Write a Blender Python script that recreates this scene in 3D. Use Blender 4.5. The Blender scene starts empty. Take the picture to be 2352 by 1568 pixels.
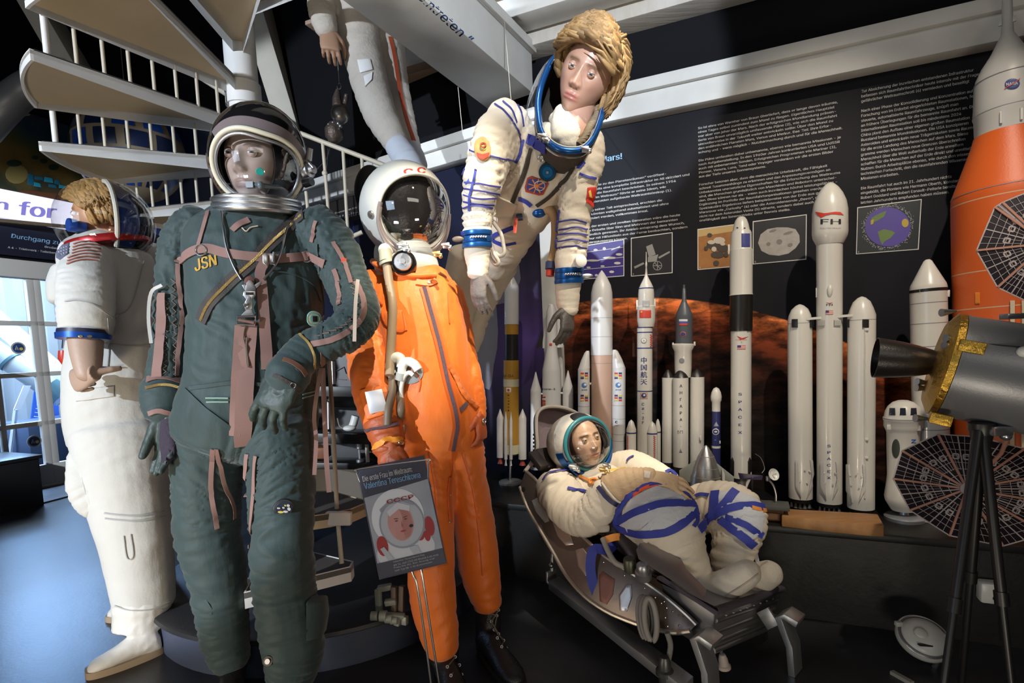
import bpy, bmesh, math, random
import numpy as np
from mathutils import Vector as V, Matrix, noise
from mathutils.bvhtree import BVHTree
from math import sin, cos, pi, radians, sqrt, atan, atan2
SC = bpy.context.scene
COL = SC.collection
random.seed(7)
# ---------------------------------------------------------------- camera
FPX, PX, PY, HC = 1240.0, 1176.0, 889.0, 1.15
PIT, ROL = atan(94/1240), 0.0434
CF = V((0, cos(PIT), -sin(PIT))); U0 = V((0, sin(PIT), cos(PIT))); R0 = V((1, 0, 0))
CR = R0*cos(ROL) - U0*sin(ROL); CU = R0*sin(ROL) + U0*cos(ROL)
CC = V((0, 0, HC)); ZV = V((0, 0, 1))
cd = bpy.data.cameras.new('camera'); cam = bpy.data.objects.new('camera', cd); COL.objects.link(cam)
cam.matrix_world = Matrix(((CR.x, CU.x, -CF.x, 0), (CR.y, CU.y, -CF.y, 0), (CR.z, CU.z, -CF.z, HC), (0, 0, 0, 1)))
cd.sensor_width = 36; cd.lens = 36*FPX/2352; cd.shift_y = (PY-784)/2352; cd.clip_start = .02; cd.clip_end = 60
SC.camera = cam
def ray(px, py): return CF + CR*((px-PX)/FPX) + CU*((PY-py)/FPX)
def P(px, py, d): return CC + ray(px, py)*d
def S(n, d): return n*d/FPX
def pix(p):
    q = p-CC; d = q.dot(CF); return PX+FPX*q.dot(CR)/d, PY-FPX*q.dot(CU)/d, d
def on_z(px, py, z):
    r = ray(px, py); return CC + r*((z-HC)/r.z)
def on_plane(px, py, p0, n):
    r = ray(px, py); return CC + r*((p0-CC).dot(n)/r.dot(n))
def zrow(X, Y, py):
    t = (PY-py)/FPX; w = CU - CF*t
    return HC - (X*w.x + Y*w.y)/w.z
# ---------------------------------------------------------------- materials
MATS = {}
def M(name, col, rough=.6, metal=0, bump=None, var=None, emit=None, spec=.5, coat=0, sheen=0):
    """bump=(scale, strength, stretch xyz, detail); var=(second colour, scale, contrast, stretch)"""
    if name in MATS: return MATS[name]
    m = bpy.data.materials.new(name); m.use_nodes = True; nt = m.node_tree; N = nt.nodes; L = nt.links
    b = N['Principled BSDF']
    c = tuple(col)+(1,)
    b.inputs['Base Color'].default_value = c; b.inputs['Roughness'].default_value = rough
    b.inputs['Metallic'].default_value = metal; b.inputs['Specular IOR Level'].default_value = spec
    b.inputs['Coat Weight'].default_value = coat; b.inputs['Sheen Weight'].default_value = sheen
    m.diffuse_color = c
    tc = None
    def tex(scale, stretch, detail):
        nonlocal tc
        if tc is None: tc = N.new('ShaderNodeTexCoord')
        mp = N.new('ShaderNodeMapping'); mp.inputs['Scale'].default_value = stretch
        L.new(tc.outputs['Object'], mp.inputs['Vector'])
        n = N.new('ShaderNodeTexNoise'); n.inputs['Scale'].default_value = scale; n.inputs['Detail'].default_value = detail
        n.inputs['Roughness'].default_value = .6
        L.new(mp.outputs['Vector'], n.inputs['Vector']); return n
    if bump:
        n = tex(bump[0], bump[2] if len(bump) > 2 else (1, 1, 1), bump[3] if len(bump) > 3 else 4)
        bp = N.new('ShaderNodeBump'); bp.inputs['Strength'].default_value = bump[1]; bp.inputs['Distance'].default_value = .01
        L.new(n.outputs['Fac'], bp.inputs['Height']); L.new(bp.outputs['Normal'], b.inputs['Normal'])
    if var:
        n = tex(var[1], var[3] if len(var) > 3 else (1, 1, 1), 5)
        r = N.new('ShaderNodeValToRGB'); k = var[2]
        r.color_ramp.elements[0].position = .5-k; r.color_ramp.elements[1].position = .5+k
        r.color_ramp.elements[0].color = c; r.color_ramp.elements[1].color = tuple(var[0])+(1,)
        L.new(n.outputs['Fac'], r.inputs['Fac']); L.new(r.outputs['Color'], b.inputs['Base Color'])
    if emit:
        b.inputs['Emission Color'].default_value = tuple(emit[0])+(1,); b.inputs['Emission Strength'].default_value = emit[1]
    MATS[name] = m; return m
def MV(name, rough=.5, metal=0, bump=None):
    """material that takes its base colour from the mesh colour attribute"""
    if name in MATS: return MATS[name]
    m = M(name, (.5, .5, .5), rough, metal, bump); nt = m.node_tree
    a = nt.nodes.new('ShaderNodeVertexColor'); a.layer_name = 'Col'
    nt.links.new(a.outputs['Color'], nt.nodes['Principled BSDF'].inputs['Base Color']); return m
def glass(name, tint=(1, 1, 1), refl=.12, rough=.02, dark=0):
    """thin clear pane: mostly transparent, a little mirror, more at grazing angles"""
    if name in MATS: return MATS[name]
    m = bpy.data.materials.new(name); m.use_nodes = True; nt = m.node_tree; N = nt.nodes; L = nt.links
    N.remove(N['Principled BSDF']); out = N['Material Output']
    t = N.new('ShaderNodeBsdfTransparent'); t.inputs['Color'].default_value = tuple(x*(1-dark) for x in tint)+(1,)
    g = N.new('ShaderNodeBsdfGlossy'); g.inputs['Roughness'].default_value = rough; g.inputs['Color'].default_value = (1, 1, 1, 1)
    lw = N.new('ShaderNodeLayerWeight'); lw.inputs['Blend'].default_value = .25
    mr = N.new('ShaderNodeMapRange'); mr.inputs['To Min'].default_value = refl*.45; mr.inputs['To Max'].default_value = min(1, refl*5)
    L.new(lw.outputs['Facing'], mr.inputs['Value'])
    mx = N.new('ShaderNodeMixShader'); L.new(mr.outputs['Result'], mx.inputs['Fac'])
    L.new(t.outputs[0], mx.inputs[1]); L.new(g.outputs[0], mx.inputs[2]); L.new(mx.outputs[0], out.inputs['Surface'])
    MATS[name] = m; return m
# ---------------------------------------------------------------- objects
def link(name, me, mat=None, parent=None):
    """me holds world coordinates; it is shifted so that the object sits at its parent's base"""
    o = bpy.data.objects.new(name, me); COL.objects.link(o)
    if mat:
        me.materials.clear(); me.materials.append(mat)
    if parent is not None:
        org = base_of(parent); me.transform(Matrix.Translation(-org)); o.parent = parent
    return o
BASES = {}
def base_of(o):
    p = V((0, 0, 0))
    while o is not None:
        p = p + o.location; o = o.parent
    return p
def tag(o, label=None, cat=None, group=None, kind=None):
    if label: o['label'] = label
    if cat: o['category'] = cat
    if group: o['group'] = group
    if kind: o['kind'] = kind
    return o
def empty(name, loc, label, cat, group=None):
    o = bpy.data.objects.new(name, None); COL.objects.link(o); o.location = loc; o.empty_display_size = .1
    return tag(o, label, cat, group)
def frame(a, up=V((0, 0, 1))):
    a = a.normalized()
    if abs(a.dot(up)) > .98: up = V((0, 1, 0)) if abs(a.y) < .9 else V((1, 0, 0))
    x = up.cross(a).normalized(); y = a.cross(x); return x, y, a
def smoothpath(pts, k=4):
    if len(pts) < 3: return [V(p) for p in pts]
    pts = [V(p) for p in pts]; r = []
    q = [pts[0]*2-pts[1]]+pts+[pts[-1]*2-pts[-2]]
    for i in range(1, len(q)-2):
        a, b, c, d = q[i-1:i+3]
        for j in range(k):
            t = j/k
            r.append(.5*((2*b)+(c-a)*t+(2*a-5*b+4*c-d)*t*t+(3*b-a-3*c+d)*t**3))
    r.append(pts[-1]); return r
class MB:
    def __init__(s): s.v = []; s.f = []; s.sm = []; s.c = []
    def add(s, vs, fs, smooth=True):
        n = len(s.v); s.v += [tuple(v) for v in vs]
        for f in fs: s.f.append([i+n for i in f]); s.sm.append(smooth)
        return s
    def rings(s, rings, closed=True, cap=True, smooth=True):
        n = len(rings[0]); vs = [p for r in rings for p in r]; fs = []
        m = n if closed else n-1
        for i in range(len(rings)-1):
            for j in range(m):
                k = (j+1) % n
                fs.append([i*n+j, i*n+k, (i+1)*n+k, (i+1)*n+j])
        s.add(vs, fs, smooth)
        if cap and closed:
            b = len(s.v)-len(vs)
            s.f.append([b+j for j in range(n)][::-1]); s.sm.append(False)
            s.f.append([b+(len(rings)-1)*n+j for j in range(n)]); s.sm.append(False)
        return s
    def tube(s, pts, r, n=10, cap=True, flat=1.0, up=V((0, 0, 1)), smooth=True, closed=False):
        pts = [V(p) for p in pts]; m = len(pts); rs = r if isinstance(r, (list, tuple)) else [r]*m
        out = []; xp = None
        for i, p in enumerate(pts):
            a = (pts[min(i+1, m-1)]-pts[max(i-1, 0)])
            if closed: a = pts[(i+1) % m]-pts[i-1]
            if a.length < 1e-9: a = V((0, 0, 1))
            a.normalize()
            if xp is None: x, y, _ = frame(a, up)
            else:
                x = xp-a*xp.dot(a)
                x = x.normalized() if x.length > 1e-6 else frame(a, up)[0]
                y = a.cross(x)
            xp = x
            out.append([p+x*(rs[i]*cos(2*pi*j/n))+y*(rs[i]*flat*sin(2*pi*j/n)) for j in range(n)])
        if closed: out.append(out[0])
        return s.rings(out, True, cap and not closed, smooth)
    def box(s, c, size, ax=None):
        c = V(c); x, y, z = ax if ax else (V((1, 0, 0)), V((0, 1, 0)), V((0, 0, 1)))
        a, b, d = x*size[0]/2, y*size[1]/2, z*size[2]/2
        vs = [c+a*i+b*j+d*k for i in (-1, 1) for j in (-1, 1) for k in (-1, 1)]
        fs = [[0, 1, 3, 2], [4, 6, 7, 5], [0, 4, 5, 1], [2, 3, 7, 6], [0, 2, 6, 4], [1, 5, 7, 3]]
        return s.add(vs, fs, False)
    def bar(s, p, q, w, t, up=V((0, 0, 1))):
        p = V(p); q = V(q); x, y, a = frame(q-p, up)
        return s.box((p+q)/2, (w, t, (q-p).length), (x, y, a))
    def lathe(s, prof, org, axis=V((0, 0, 1)), n=32, cap=True, smooth=True, up=V((0, 0, 1)), a0=0, a1=2*pi):
        x, y, a = frame(V(axis), up); org = V(org); out = []
        full = abs(a1-a0-2*pi) < 1e-6
        k = n if full else n+1
        for r, z in prof:
            out.append([org+a*z+x*(max(r, 1e-5)*cos(a0+(a1-a0)*j/n))+y*(max(r, 1e-5)*sin(a0+(a1-a0)*j/n)) for j in range(k)])
        return s.rings(out, full, cap and full, smooth)
    def ell(s, c, r, ax=None, nu=24, nv=14, t0=0, t1=pi, cap=False):
        """ellipsoid about ax[2] as pole, polar angle t0..t1"""
        c = V(c); x, y, z = ax if ax else (V((1, 0, 0)), V((0, 1, 0)), V((0, 0, 1)))
        out = []
        for i in range(nv+1):
            t = t0+(t1-t0)*i/nv; st, ct = max(sin(t), 1e-4), cos(t)
            out.append([c+x*(r[0]*st*cos(2*pi*j/nu))+y*(r[1]*st*sin(2*pi*j/nu))+z*(r[2]*ct) for j in range(nu)])
        return s.rings(out, True, cap)
    def prism(s, poly, ext, smooth=False):
        poly = [V(p) for p in poly]; n = len(poly); e = V(ext)
        s.add(poly+[p+e for p in poly], [list(range(n))[::-1], list(range(n, 2*n))] + [[i, (i+1) % n, n+(i+1) % n, n+i] for i in range(n)], smooth)
        return s
    def mesh(s, name='m'):
        me = bpy.data.meshes.new(name); me.from_pydata(s.v, [], s.f)
        me.polygons.foreach_set('use_smooth', s.sm); me.update()
        return me
    def build(s, name, mat, parent=None, bevel=0, fix=True):
        me = s.mesh(name)
        if fix or bevel:
            bm = bmesh.new(); bm.from_mesh(me)
            bmesh.ops.recalc_face_normals(bm, faces=bm.faces)
            if bevel:
                es = [e for e in bm.edges if len(e.link_faces) == 2 and e.calc_face_angle(0) > .6]
                bmesh.ops.bevel(bm, geom=es, offset=bevel, segments=2, affect='EDGES', profile=.5, clamp_overlap=True)
            bm.to_mesh(me); bm.free()
        me.set_sharp_from_angle(angle=.75)
        return link(name, me, mat, parent)
def evaluate(me, mods):
    """run modifiers over a mesh and return the result"""
    o = bpy.data.objects.new('tmp', me); COL.objects.link(o)
    for t, kw in mods:
        m = o.modifiers.new(t, t)
        for k, v in kw.items(): setattr(m, k, v)
    dg = bpy.context.evaluated_depsgraph_get(); dg.update()
    r = bpy.data.meshes.new_from_object(o.evaluated_get(dg), depsgraph=dg)
    bpy.data.objects.remove(o); bpy.data.meshes.remove(me); return r
def noise3(q): return noise.noise(q)
class Limb:
    def __init__(s, st, amp=.004, fa=18, fb=5, ratio=.8, k=3):
        s.amp, s.fa, s.fb = amp, fa, fb
        c = []; rx = []; rd = []
        for q in st:
            c.append(P(q[0], q[1], q[2])); rx.append(S(q[3], q[2])); rd.append(S(q[4], q[2]) if len(q) > 4 else S(q[3], q[2])*ratio)
        n = len(c); ext = smoothpath([V((a, b, 0)) for a, b in zip(rx, rd)], k); s.c = smoothpath(c, k)
        s.rx = [e.x for e in ext]; s.rd = [e.y for e in ext]
    def loft(s, mb, n=24, round0=True, round1=True):
        c = s.c; m = len(c); out = []
        for i in range(m):
            t = (c[min(i+1, m-1)]-c[max(i-1, 0)]).normalized()
            view = (c[i]-CC).normalized()
            w = t.cross(view); w.normalize(); v = w.cross(t).normalized()
            a, b = s.rx[i], s.rd[i]
            if i == 0 and round0:
                for f, g in ((.25, .62), (.6, .42), (.86, .2)):
                    out.append([c[i]-t*(min(a, b)*g)+w*(a*f*cos(2*pi*j/n))+v*(b*f*sin(2*pi*j/n)) for j in range(n)])
            out.append([c[i]+w*(a*cos(2*pi*j/n))+v*(b*sin(2*pi*j/n)) for j in range(n)])
            if i == m-1 and round1:
                for f, g in ((.86, .2), (.6, .42), (.25, .62)):
                    out.append([c[i]+t*(min(a, b)*g)+w*(a*f*cos(2*pi*j/n))+v*(b*f*sin(2*pi*j/n)) for j in range(n)])
        mb.rings(out, True, True)
BVH = {}
def body_mesh(limbs, voxel=.009, smooth=6, wrinkle=1.0, seed=0, extra=None, ridge=True):
    mb = MB()
    for l in limbs: l.loft(mb)
    if extra: extra(mb)
    me = evaluate(mb.mesh(), [('REMESH', dict(mode='VOXEL', voxel_size=voxel, use_smooth_shade=True)), ('SMOOTH', dict(factor=.5, iterations=smooth))])
    n = len(me.vertices); co = np.empty(n*3, 'f'); me.vertices.foreach_get('co', co); co = co.reshape(-1, 3)
    no = np.empty(n*3, 'f'); me.vertices.foreach_get('normal', no); no = no.reshape(-1, 3)
    if wrinkle:
        A = []; D = []; AMP = []; FA = []; FB = []; LL = []; RR = []; S0 = []
        for l in limbs:
            acc = 0
            for i in range(len(l.c)-1):
                a, b = l.c[i], l.c[i+1]; d = b-a; L_ = max(d.length, 1e-6)
                A.append(a); D.append(d/L_); LL.append(L_); AMP.append(l.amp); FA.append(l.fa); FB.append(l.fb); RR.append(l.rx[i]); S0.append(acc); acc += L_
        A = np.array([tuple(x) for x in A]); D = np.array([tuple(x) for x in D]); LL = np.array(LL); RR = np.array(RR)
        AMP = np.array(AMP); FA = np.array(FA); FB = np.array(FB); S0 = np.array(S0)
        W = np.zeros(n); SA = np.zeros(n); SP = np.zeros((n, 3)); AV = np.zeros(n)
        Q = np.zeros((n, 3))
        for s0 in range(0, n, 4000):
            p = co[s0:s0+4000, None, :]-A[None]
            t = (p*D[None]).sum(2); tc = np.clip(t, 0, LL[None])
            r = np.linalg.norm(p-D[None]*tc[..., None], axis=2)/RR[None]
            w = np.exp(-(r**2)*2.2)+1e-9; w /= w.sum(1, keepdims=True)
            AV[s0:s0+4000] = (w*AMP).sum(1)
            fa = (w*FA).sum(1); fb = (w*FB).sum(1)
            d = (w[..., None]*D[None]).sum(1); d /= np.linalg.norm(d, axis=1, keepdims=True)+1e-9
            pp = co[s0:s0+4000]; ax = ((w*(S0[None]+tc)).sum(1))
            al = (pp*d).sum(1)
            Q[s0:s0+4000] = (pp-d*al[:, None])*fb[:, None]+d*(ax*fa)[:, None]
        sd = V((seed*7.3, seed*3.1, seed*1.7)); disp = np.zeros(n)
        for i in range(n):
            q = V(Q[i])+sd
            a = noise.noise(q); b = noise.noise(q*2.1+V((9, 4, 2)))
            r = (.62-sqrt(a*a+.010)*1.9) if ridge else a
            disp[i] = r+.30*(.62-sqrt(b*b+.012)*1.9)
        co = co+no*(disp*AV*wrinkle)[:, None]
        me.vertices.foreach_set('co', co.astype('f').ravel()); me.update()
    me.polygons.foreach_set('use_smooth', np.ones(len(me.polygons), bool)); me.update()
    return me
def body(name, limbs, mat, parent, **kw):
    me = body_mesh(limbs, **kw); o = link(name, me, mat, parent); reg(o); return o
def reg(*objs):
    """remember world-space surface for projecting straps, patches and lettering"""
    for o in objs:
        org = base_of(o); me = o.data
        BVH[o] = BVHTree.FromPolygons([v.co+org for v in me.vertices], [tuple(p.vertices) for p in me.polygons])
def hit(px, py, targets, dflt=None, off=.0):
    r = ray(px, py); dn = r.normalized(); best = None
    for t in targets:
        if t not in BVH: reg(t)
        h = BVH[t].ray_cast(CC, dn)
        if h[0] is not None and (best is None or h[3] < best[2]): best = (h[0], h[1] if h[1].dot(dn) < 0 else -h[1], h[3])
    if best is None:
        if dflt is None: return None
        p = P(px, py, dflt); b2 = None
        for t in targets:
            h = BVH[t].find_nearest(p)
            if h[0] is not None and (b2 is None or h[3] < b2[2]): b2 = (h[0], h[1], h[3])
        return b2[0]+b2[1]*off, b2[1]
    return best[0]+best[1]*off, best[1]
def strap(path, w, targets, d, mb=None, th=.003, step=14, off=.0025, wends=None, smooth=True):
    """webbing of width w px lying on the targets along a pixel path"""
    mb = mb or MB(); pts = smoothpath([V((a, b, 0)) for a, b in path], 6) if len(path) > 2 and smooth else [V((a, b, 0)) for a, b in path]
    q = [pts[0]]
    for a, b in zip(pts, pts[1:]):
        k = max(1, int((b-a).length/step))
        for i in range(1, k+1): q.append(a+(b-a)*(i/k))
    mids = []; nor = []
    for p in q:
        h = hit(p.x, p.y, targets, d, off); mids.append(h[0]); nor.append(h[1])
    for _ in range(2):
        nor = [((nor[max(i-1, 0)]+nor[i]*2+nor[min(i+1, len(nor)-1)])).normalized() for i in range(len(nor))]
    out = []; n = len(q)
    for i in range(n):
        t = mids[min(i+1, n-1)]-mids[max(i-1, 0)]
        t = t.normalized() if t.length > 1e-7 else V((0, 0, 1))
        b = t.cross(nor[i])
        b = b.normalized() if b.length > 1e-6 else V((1, 0, 0)); N_ = b.cross(t).normalized()
        if N_.dot(nor[i]) < 0: N_ = -N_
        ww = w if wends is None else w+(wends-w)*i/max(1, n-1)
        hw = S(ww/2, d)
        t0 = min(.0022, th*.8)
        out.append([mids[i]-b*hw+N_*(th*.7-t0), mids[i]-b*hw+N_*th*.7, mids[i]+N_*th*.76, mids[i]+b*hw+N_*th*.7, mids[i]+b*hw+N_*(th*.7-t0)])
    mb.rings(out, True, True, True); return mb
def patch(poly, targets, d, mb=None, th=.002, nx=8, off=.001):
    """thin plate with a pixel outline (convex-ish), lying on the targets; fan of rings about its centre"""
    mb = mb or MB(); c = V((sum(p[0] for p in poly)/len(poly), sum(p[1] for p in poly)/len(poly), 0))
    edge = []
    for i, p in enumerate(poly):
        a = V((p[0], p[1], 0)); b = V((poly[(i+1) % len(poly)][0], poly[(i+1) % len(poly)][1], 0))
        k = max(1, int((b-a).length/max(6, nx)))
        for j in range(k): edge.append(a+(b-a)*j/k)
    out = []
    for f, o in ((1, off-th), (1, off+th*.6), (.94, off+th), (.66, off+th), (.33, off+th), (.03, off+th)):
        r = []
        for e in edge:
            q = c+(e-c)*f; h = hit(q.x, q.y, targets, d, o); r.append(h[0])
        out.append(r)
    mb.rings(out, True, True, True); return mb
def circ(x, y, rx, ry=None, n=20, a0=0, rot=0):
    ry = ry or rx; r = []
    for i in range(n):
        t = a0+2*pi*i/n; u, v = rx*cos(t), ry*sin(t)
        r.append((x+u*cos(rot)-v*sin(rot), y+u*sin(rot)+v*cos(rot)))
    return r
FONT = None
try: FONT = bpy.data.fonts.load(bpy.utils.resource_path('LOCAL')+'/datafiles/fonts/Inter.woff2')
except Exception: FONT = None
def text_mesh(s, size=1, align='LEFT', bold=0, spacing=1, line=1, res=2, extrude=0, cjk=False):
    cu = bpy.data.curves.new('t', 'FONT'); cu.body = s
    if FONT and not any(ord(q) > 0x2e80 for q in s): cu.font = FONT
    cu.size = size; cu.align_x = align; cu.offset = 0
    cu.space_character = spacing; cu.space_line = line; cu.resolution_u = 4 if FONT else res; cu.extrude = extrude
    o = bpy.data.objects.new('t', cu); COL.objects.link(o)
    dg = bpy.context.evaluated_depsgraph_get(); dg.update()
    me = bpy.data.meshes.new_from_object(o.evaluated_get(dg), depsgraph=dg)
    bpy.data.objects.remove(o); bpy.data.curves.remove(cu)
    if bold and len(me.vertices):      # heavier weight: two copies a hair apart
        vs = [v.co.copy() for v in me.vertices]; fs = [tuple(p.vertices) for p in me.polygons]; n = len(vs); b = bold*.9; bpy.data.meshes.remove(me)
        me = bpy.data.meshes.new('t'); me.from_pydata([(v.x-b, v.y, 0) for v in vs]+[(v.x+b, v.y, 0) for v in vs], [], fs+[tuple(i+n for i in f) for f in fs]); me.update()
    return me
def text_px(s, px, py, h, targets, d, name, mat, parent, rot=0, off=.0015, align='CENTER', bold=0, sx=1, spacing=1, shear=0, line=1, fitw=None):
    """lettering lying on the targets; px,py = centre of its box, h = cap height in px, rot in radians (image, clockwise)"""
    me = text_mesh(s, 1, align, bold, spacing, line)
    if not len(me.vertices): return None
    xs = [v.co.x for v in me.vertices]; ys = [v.co.y for v in me.vertices]
    cx, cy = (min(xs)+max(xs))/2, (min(ys)+max(ys))/2; k = h/(max(ys)-min(ys)) if '\n' in s else h/.70
    kx = fitw/(max(xs)-min(xs)) if fitw else k*sx
    for v in me.vertices:
        u, w = (v.co.x-cx)*kx, -(v.co.y-cy)*k; u += shear*w
        q = (px+u*cos(rot)-w*sin(rot), py+u*sin(rot)+w*cos(rot))
        v.co = hit(q[0], q[1], targets, d, off)[0]
    me.update(); return link(name, me, mat, parent)
def ring_pts(c, x, y, rx, ry, n=40): return [c+x*(rx*cos(2*pi*i/n))+y*(ry*sin(2*pi*i/n)) for i in range(n)]
def rope(pts, r, n=8, k=5, mb=None):
    mb = mb or MB(); q = smoothpath(pts, k); return mb.tube(q, r, n)
def pp(*a): return [P(*q) for q in a]
# ================================================================= setting
white_paint = M('white_paint', (.72, .72, .70), .55, bump=(9, .12), var=((.62, .61, .57), 5, .25))
cream_paint = M('cream_paint', (.70, .66, .57), .6, bump=(14, .12), var=((.60, .55, .46), 4, .3))
dark_wall = M('dark_wall', (.0045, .0048, .007), .8, bump=(20, .1), spec=.2)
black_mat = M('matt_black', (.012, .012, .013), .6)
floor_mat = M('floor_vinyl', (.022, .023, .026), .34, bump=(60, .06), var=((.04, .04, .045), 3, .25))
U1 = V((2.32, -1, 0)).normalized(); N1 = V((-U1.y*-1, 0, 0)); N1 = V((-.396, -.918, 0)).normalized(); W1P = V((1.489, 2.55, 0))
U2 = V((1.51, -1, 0)).normalized(); N2 = V((-U2.y, U2.x, 0))*-1
if N2.y > 0: N2 = -N2
def w1(px, py, off=0): return on_plane(px, py, W1P+N1*off, N1)
CORN = w1(1268, 800); CORN.z = 0
def w2(px, py, off=0): return on_plane(px, py, CORN+N2*off, N2)
U3 = V((.40, .917, 0)).normalized(); N3 = V((U3.y, -U3.x, 0)); W3P = V((-4.52, 5.04, 0))
def w3(px, py, off=0): return on_plane(px, py, W3P+N3*off, N3)
def struct(o): o['kind'] = 'structure'; return o
def wallbox(name, a, b, z0, z1, nrm, th, mat):
    m = MB(); a = V(a); b = V(b); a.z = b.z = z0
    m.prism([a, b, V((b.x, b.y, z1)), V((a.x, a.y, z1))], -V(nrm)*th); return struct(m.build(name, mat))
m = MB(); m.box((0, 1.5, -.05), (16, 16, .1)); struct(m.build('floor', floor_mat))
m = MB(); m.box((0, 1.5, 4.65), (16, 16, .1)); struct(m.build('ceiling', dark_wall))
W1A = CORN; W1B = CORN+U1*4.2
wallbox('wall_right', W1A, W1B, 0, 4.6, N1, .1, dark_wall)
W2A = CORN-U2*6.2
wallbox('wall_back', W2A, CORN, 0, 4.6, N2, .1, dark_wall)
# left wall with the door opening
D0 = w3(-130, 800); D1 = w3(232, 800); D0.z = D1.z = 0
DTOP = w3(40, 612).z
W3A = W3P-U3*6.0; W3B = W3P+U3*3.2
wallbox('wall_left', W3A, D0, 0, 4.6, N3, .14, dark_wall)
wallbox('wall_left_far', D1, W3B, 0, 4.6, N3, .14, dark_wall)
wallbox('wall_left_over_door', D0, D1, DTOP+.02, 4.6, N3, .14, dark_wall)
wallbox('wall_front', (-7.8, -4.2, 0), (6.5, -4.2, 0), 0, 4.6, (0, 1, 0), .1, dark_wall)
wallbox('wall_right_front', W1B, (6.3, -4.2, 0), 0, 4.6, (-1, 0, 0), .1, dark_wall)
# lintel beams over the printed walls
def lintel(name, f, pts_top, pts_bot, off0, off1, nrm, ext=0, exa=0):
    a, b = f(*pts_bot[0], off1), f(*pts_bot[1], off1); z0 = (a.z+b.z)/2
    z1 = (f(*pts_top[0], off1).z+f(*pts_top[1], off1).z)/2
    d = (b-a); d.z = 0; d.normalize(); b = b+d*ext; a = a-d*exa
    m = MB(); q = -V(nrm)*(off1-off0)
    m.prism([V((a.x, a.y, z0)), V((b.x, b.y, z0)), V((b.x, b.y, z1)), V((a.x, a.y, z1))], q)
    e = z1-.05; f2 = V(nrm)*.03
    m.prism([V((a.x, a.y, e)), V((b.x, b.y, e)), V((b.x, b.y, z1+.01)), V((a.x, a.y, z1+.01))], f2)
    return struct(m.build(name, white_paint, bevel=.006))
lintel('trim_1', w1, [(1440, 225), (2000, 36)], [(1440, 287), (2000, 134)], .002, .10, N1, 1.2, .34)
lintel('trim_2', w2, [(724, 414), (1099, 299)], [(739, 452), (1053, 375)], .002, .10, N2, .55, 2.2)
a = w1(1249, 700, .03); b = w1(1291, 700, .03); zt = w1(1260, 330).z
m = MB(); a.z = b.z = .38; c = (a+b)/2; m.box(V((c.x, c.y, (.38+zt)/2)), ((b-a).length, .06, zt-.38), (U1, N1, V((0, 0, 1)))); struct(m.build('trim_3', white_paint, bevel=.004))
# white box beam running to the wall, with blue hand lettering on its side
zb = 2.5
A0, A1 = on_z(800, 0, zb), on_z(1120, 250, zb); B0, B1 = on_z(975, 0, zb), on_z(1225, 215, zb)
dv = (B0-B1).normalized(); A0 = A0+dv*.6; B0 = B0+dv*.6
m = MB(); m.prism([A0, A1, B1, B0], V((0, 0, .25)))
side = B1-B0; sn = V((side.y, -side.x, 0)).normalized()
if sn.dot(CC-B0) < 0: sn = -sn
m.prism([B0+V((0, 0, .20)), B1+V((0, 0, .20)), B1+V((0, 0, .25)), B0+V((0, 0, .25))], sn*.03)
beam = struct(m.build('trim_4', white_paint, bevel=.004))
ink = M('blue_ink', (.02, .06, .17), .7)
text_px('wir eintreten “', 1002, 22, 26, [beam], 2.3, 'lettering', ink, beam, rot=.735, fitw=215, bold=.012, shear=-.15)
# ceiling joists and boards, parallel to the right wall
def joist(name, z, e0, e1, h, mat, ext=.6, boards=None):
    """bottom face between pixel line e0 (far) and e1 (near), each two pixels"""
    a0, a1 = on_z(*e0[0], z), on_z(*e0[1], z); b0 = on_z(*e1[0], z)
    d = U1.copy(); a0 = a0-d*ext; L_ = 4.4; w = (b0-a0); w = w-d*w.dot(d)
    m = MB(); m.prism([a0, a0+d*L_, a0+d*L_+w, a0+w], V((0, 0, h))); return struct(m.build(name, mat, bevel=.006))
board_mat = M('painted_boards', (.62, .60, .57), .6, bump=(3, .25, (1, 12, 1), 5), var=((.45, .40, .33), 3, .3, (1, 9, 1)))
brown_board = M('brown_ceiling_board', (.36, .27, .20), .7, bump=(4, .2, (1, 10, 1)), var=((.29, .20, .14), 3, .3, (1, 8, 1)))
joist('trim_5', 2.72, [(1441, 126), (1873, 0)], [(1300, 82), (1545, 0)], .16, board_mat)
joist('trim_6', 2.78, [(1180, 83), (1422, 0)], [(1170, 40), (1260, 10)], .14, white_paint, .9)
a = on_z(1500, 60, 2.86); m = MB(); c0 = a-U1*1.6; nn = V((U1.y, -U1.x, 0))
for i in range(9):
    for j in range(7):
        m.box(c0+U1*(.2+j*.52)+nn*(-.12+i*.115)+V((0, 0, .02)), (.505, .105, .02), (U1, nn, V((0, 0, 1))))
struct(m.build('trim_7', brown_board, bevel=.002))
# slanted roof strut behind the stair
def post(name, p, q, w, t, mat): 
    m = MB(); m.bar(p, q, w, t, V((1, 0, 0))); return struct(m.build(name, mat, bevel=.008))
post('trim_8', P(545, -130, 4.0), P(712, 420, 4.3), .30, .16, cream_paint)
post('trim_9', P(38, -70, 4.3), P(190, 190, 4.3), .26, .14, cream_paint)
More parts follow.
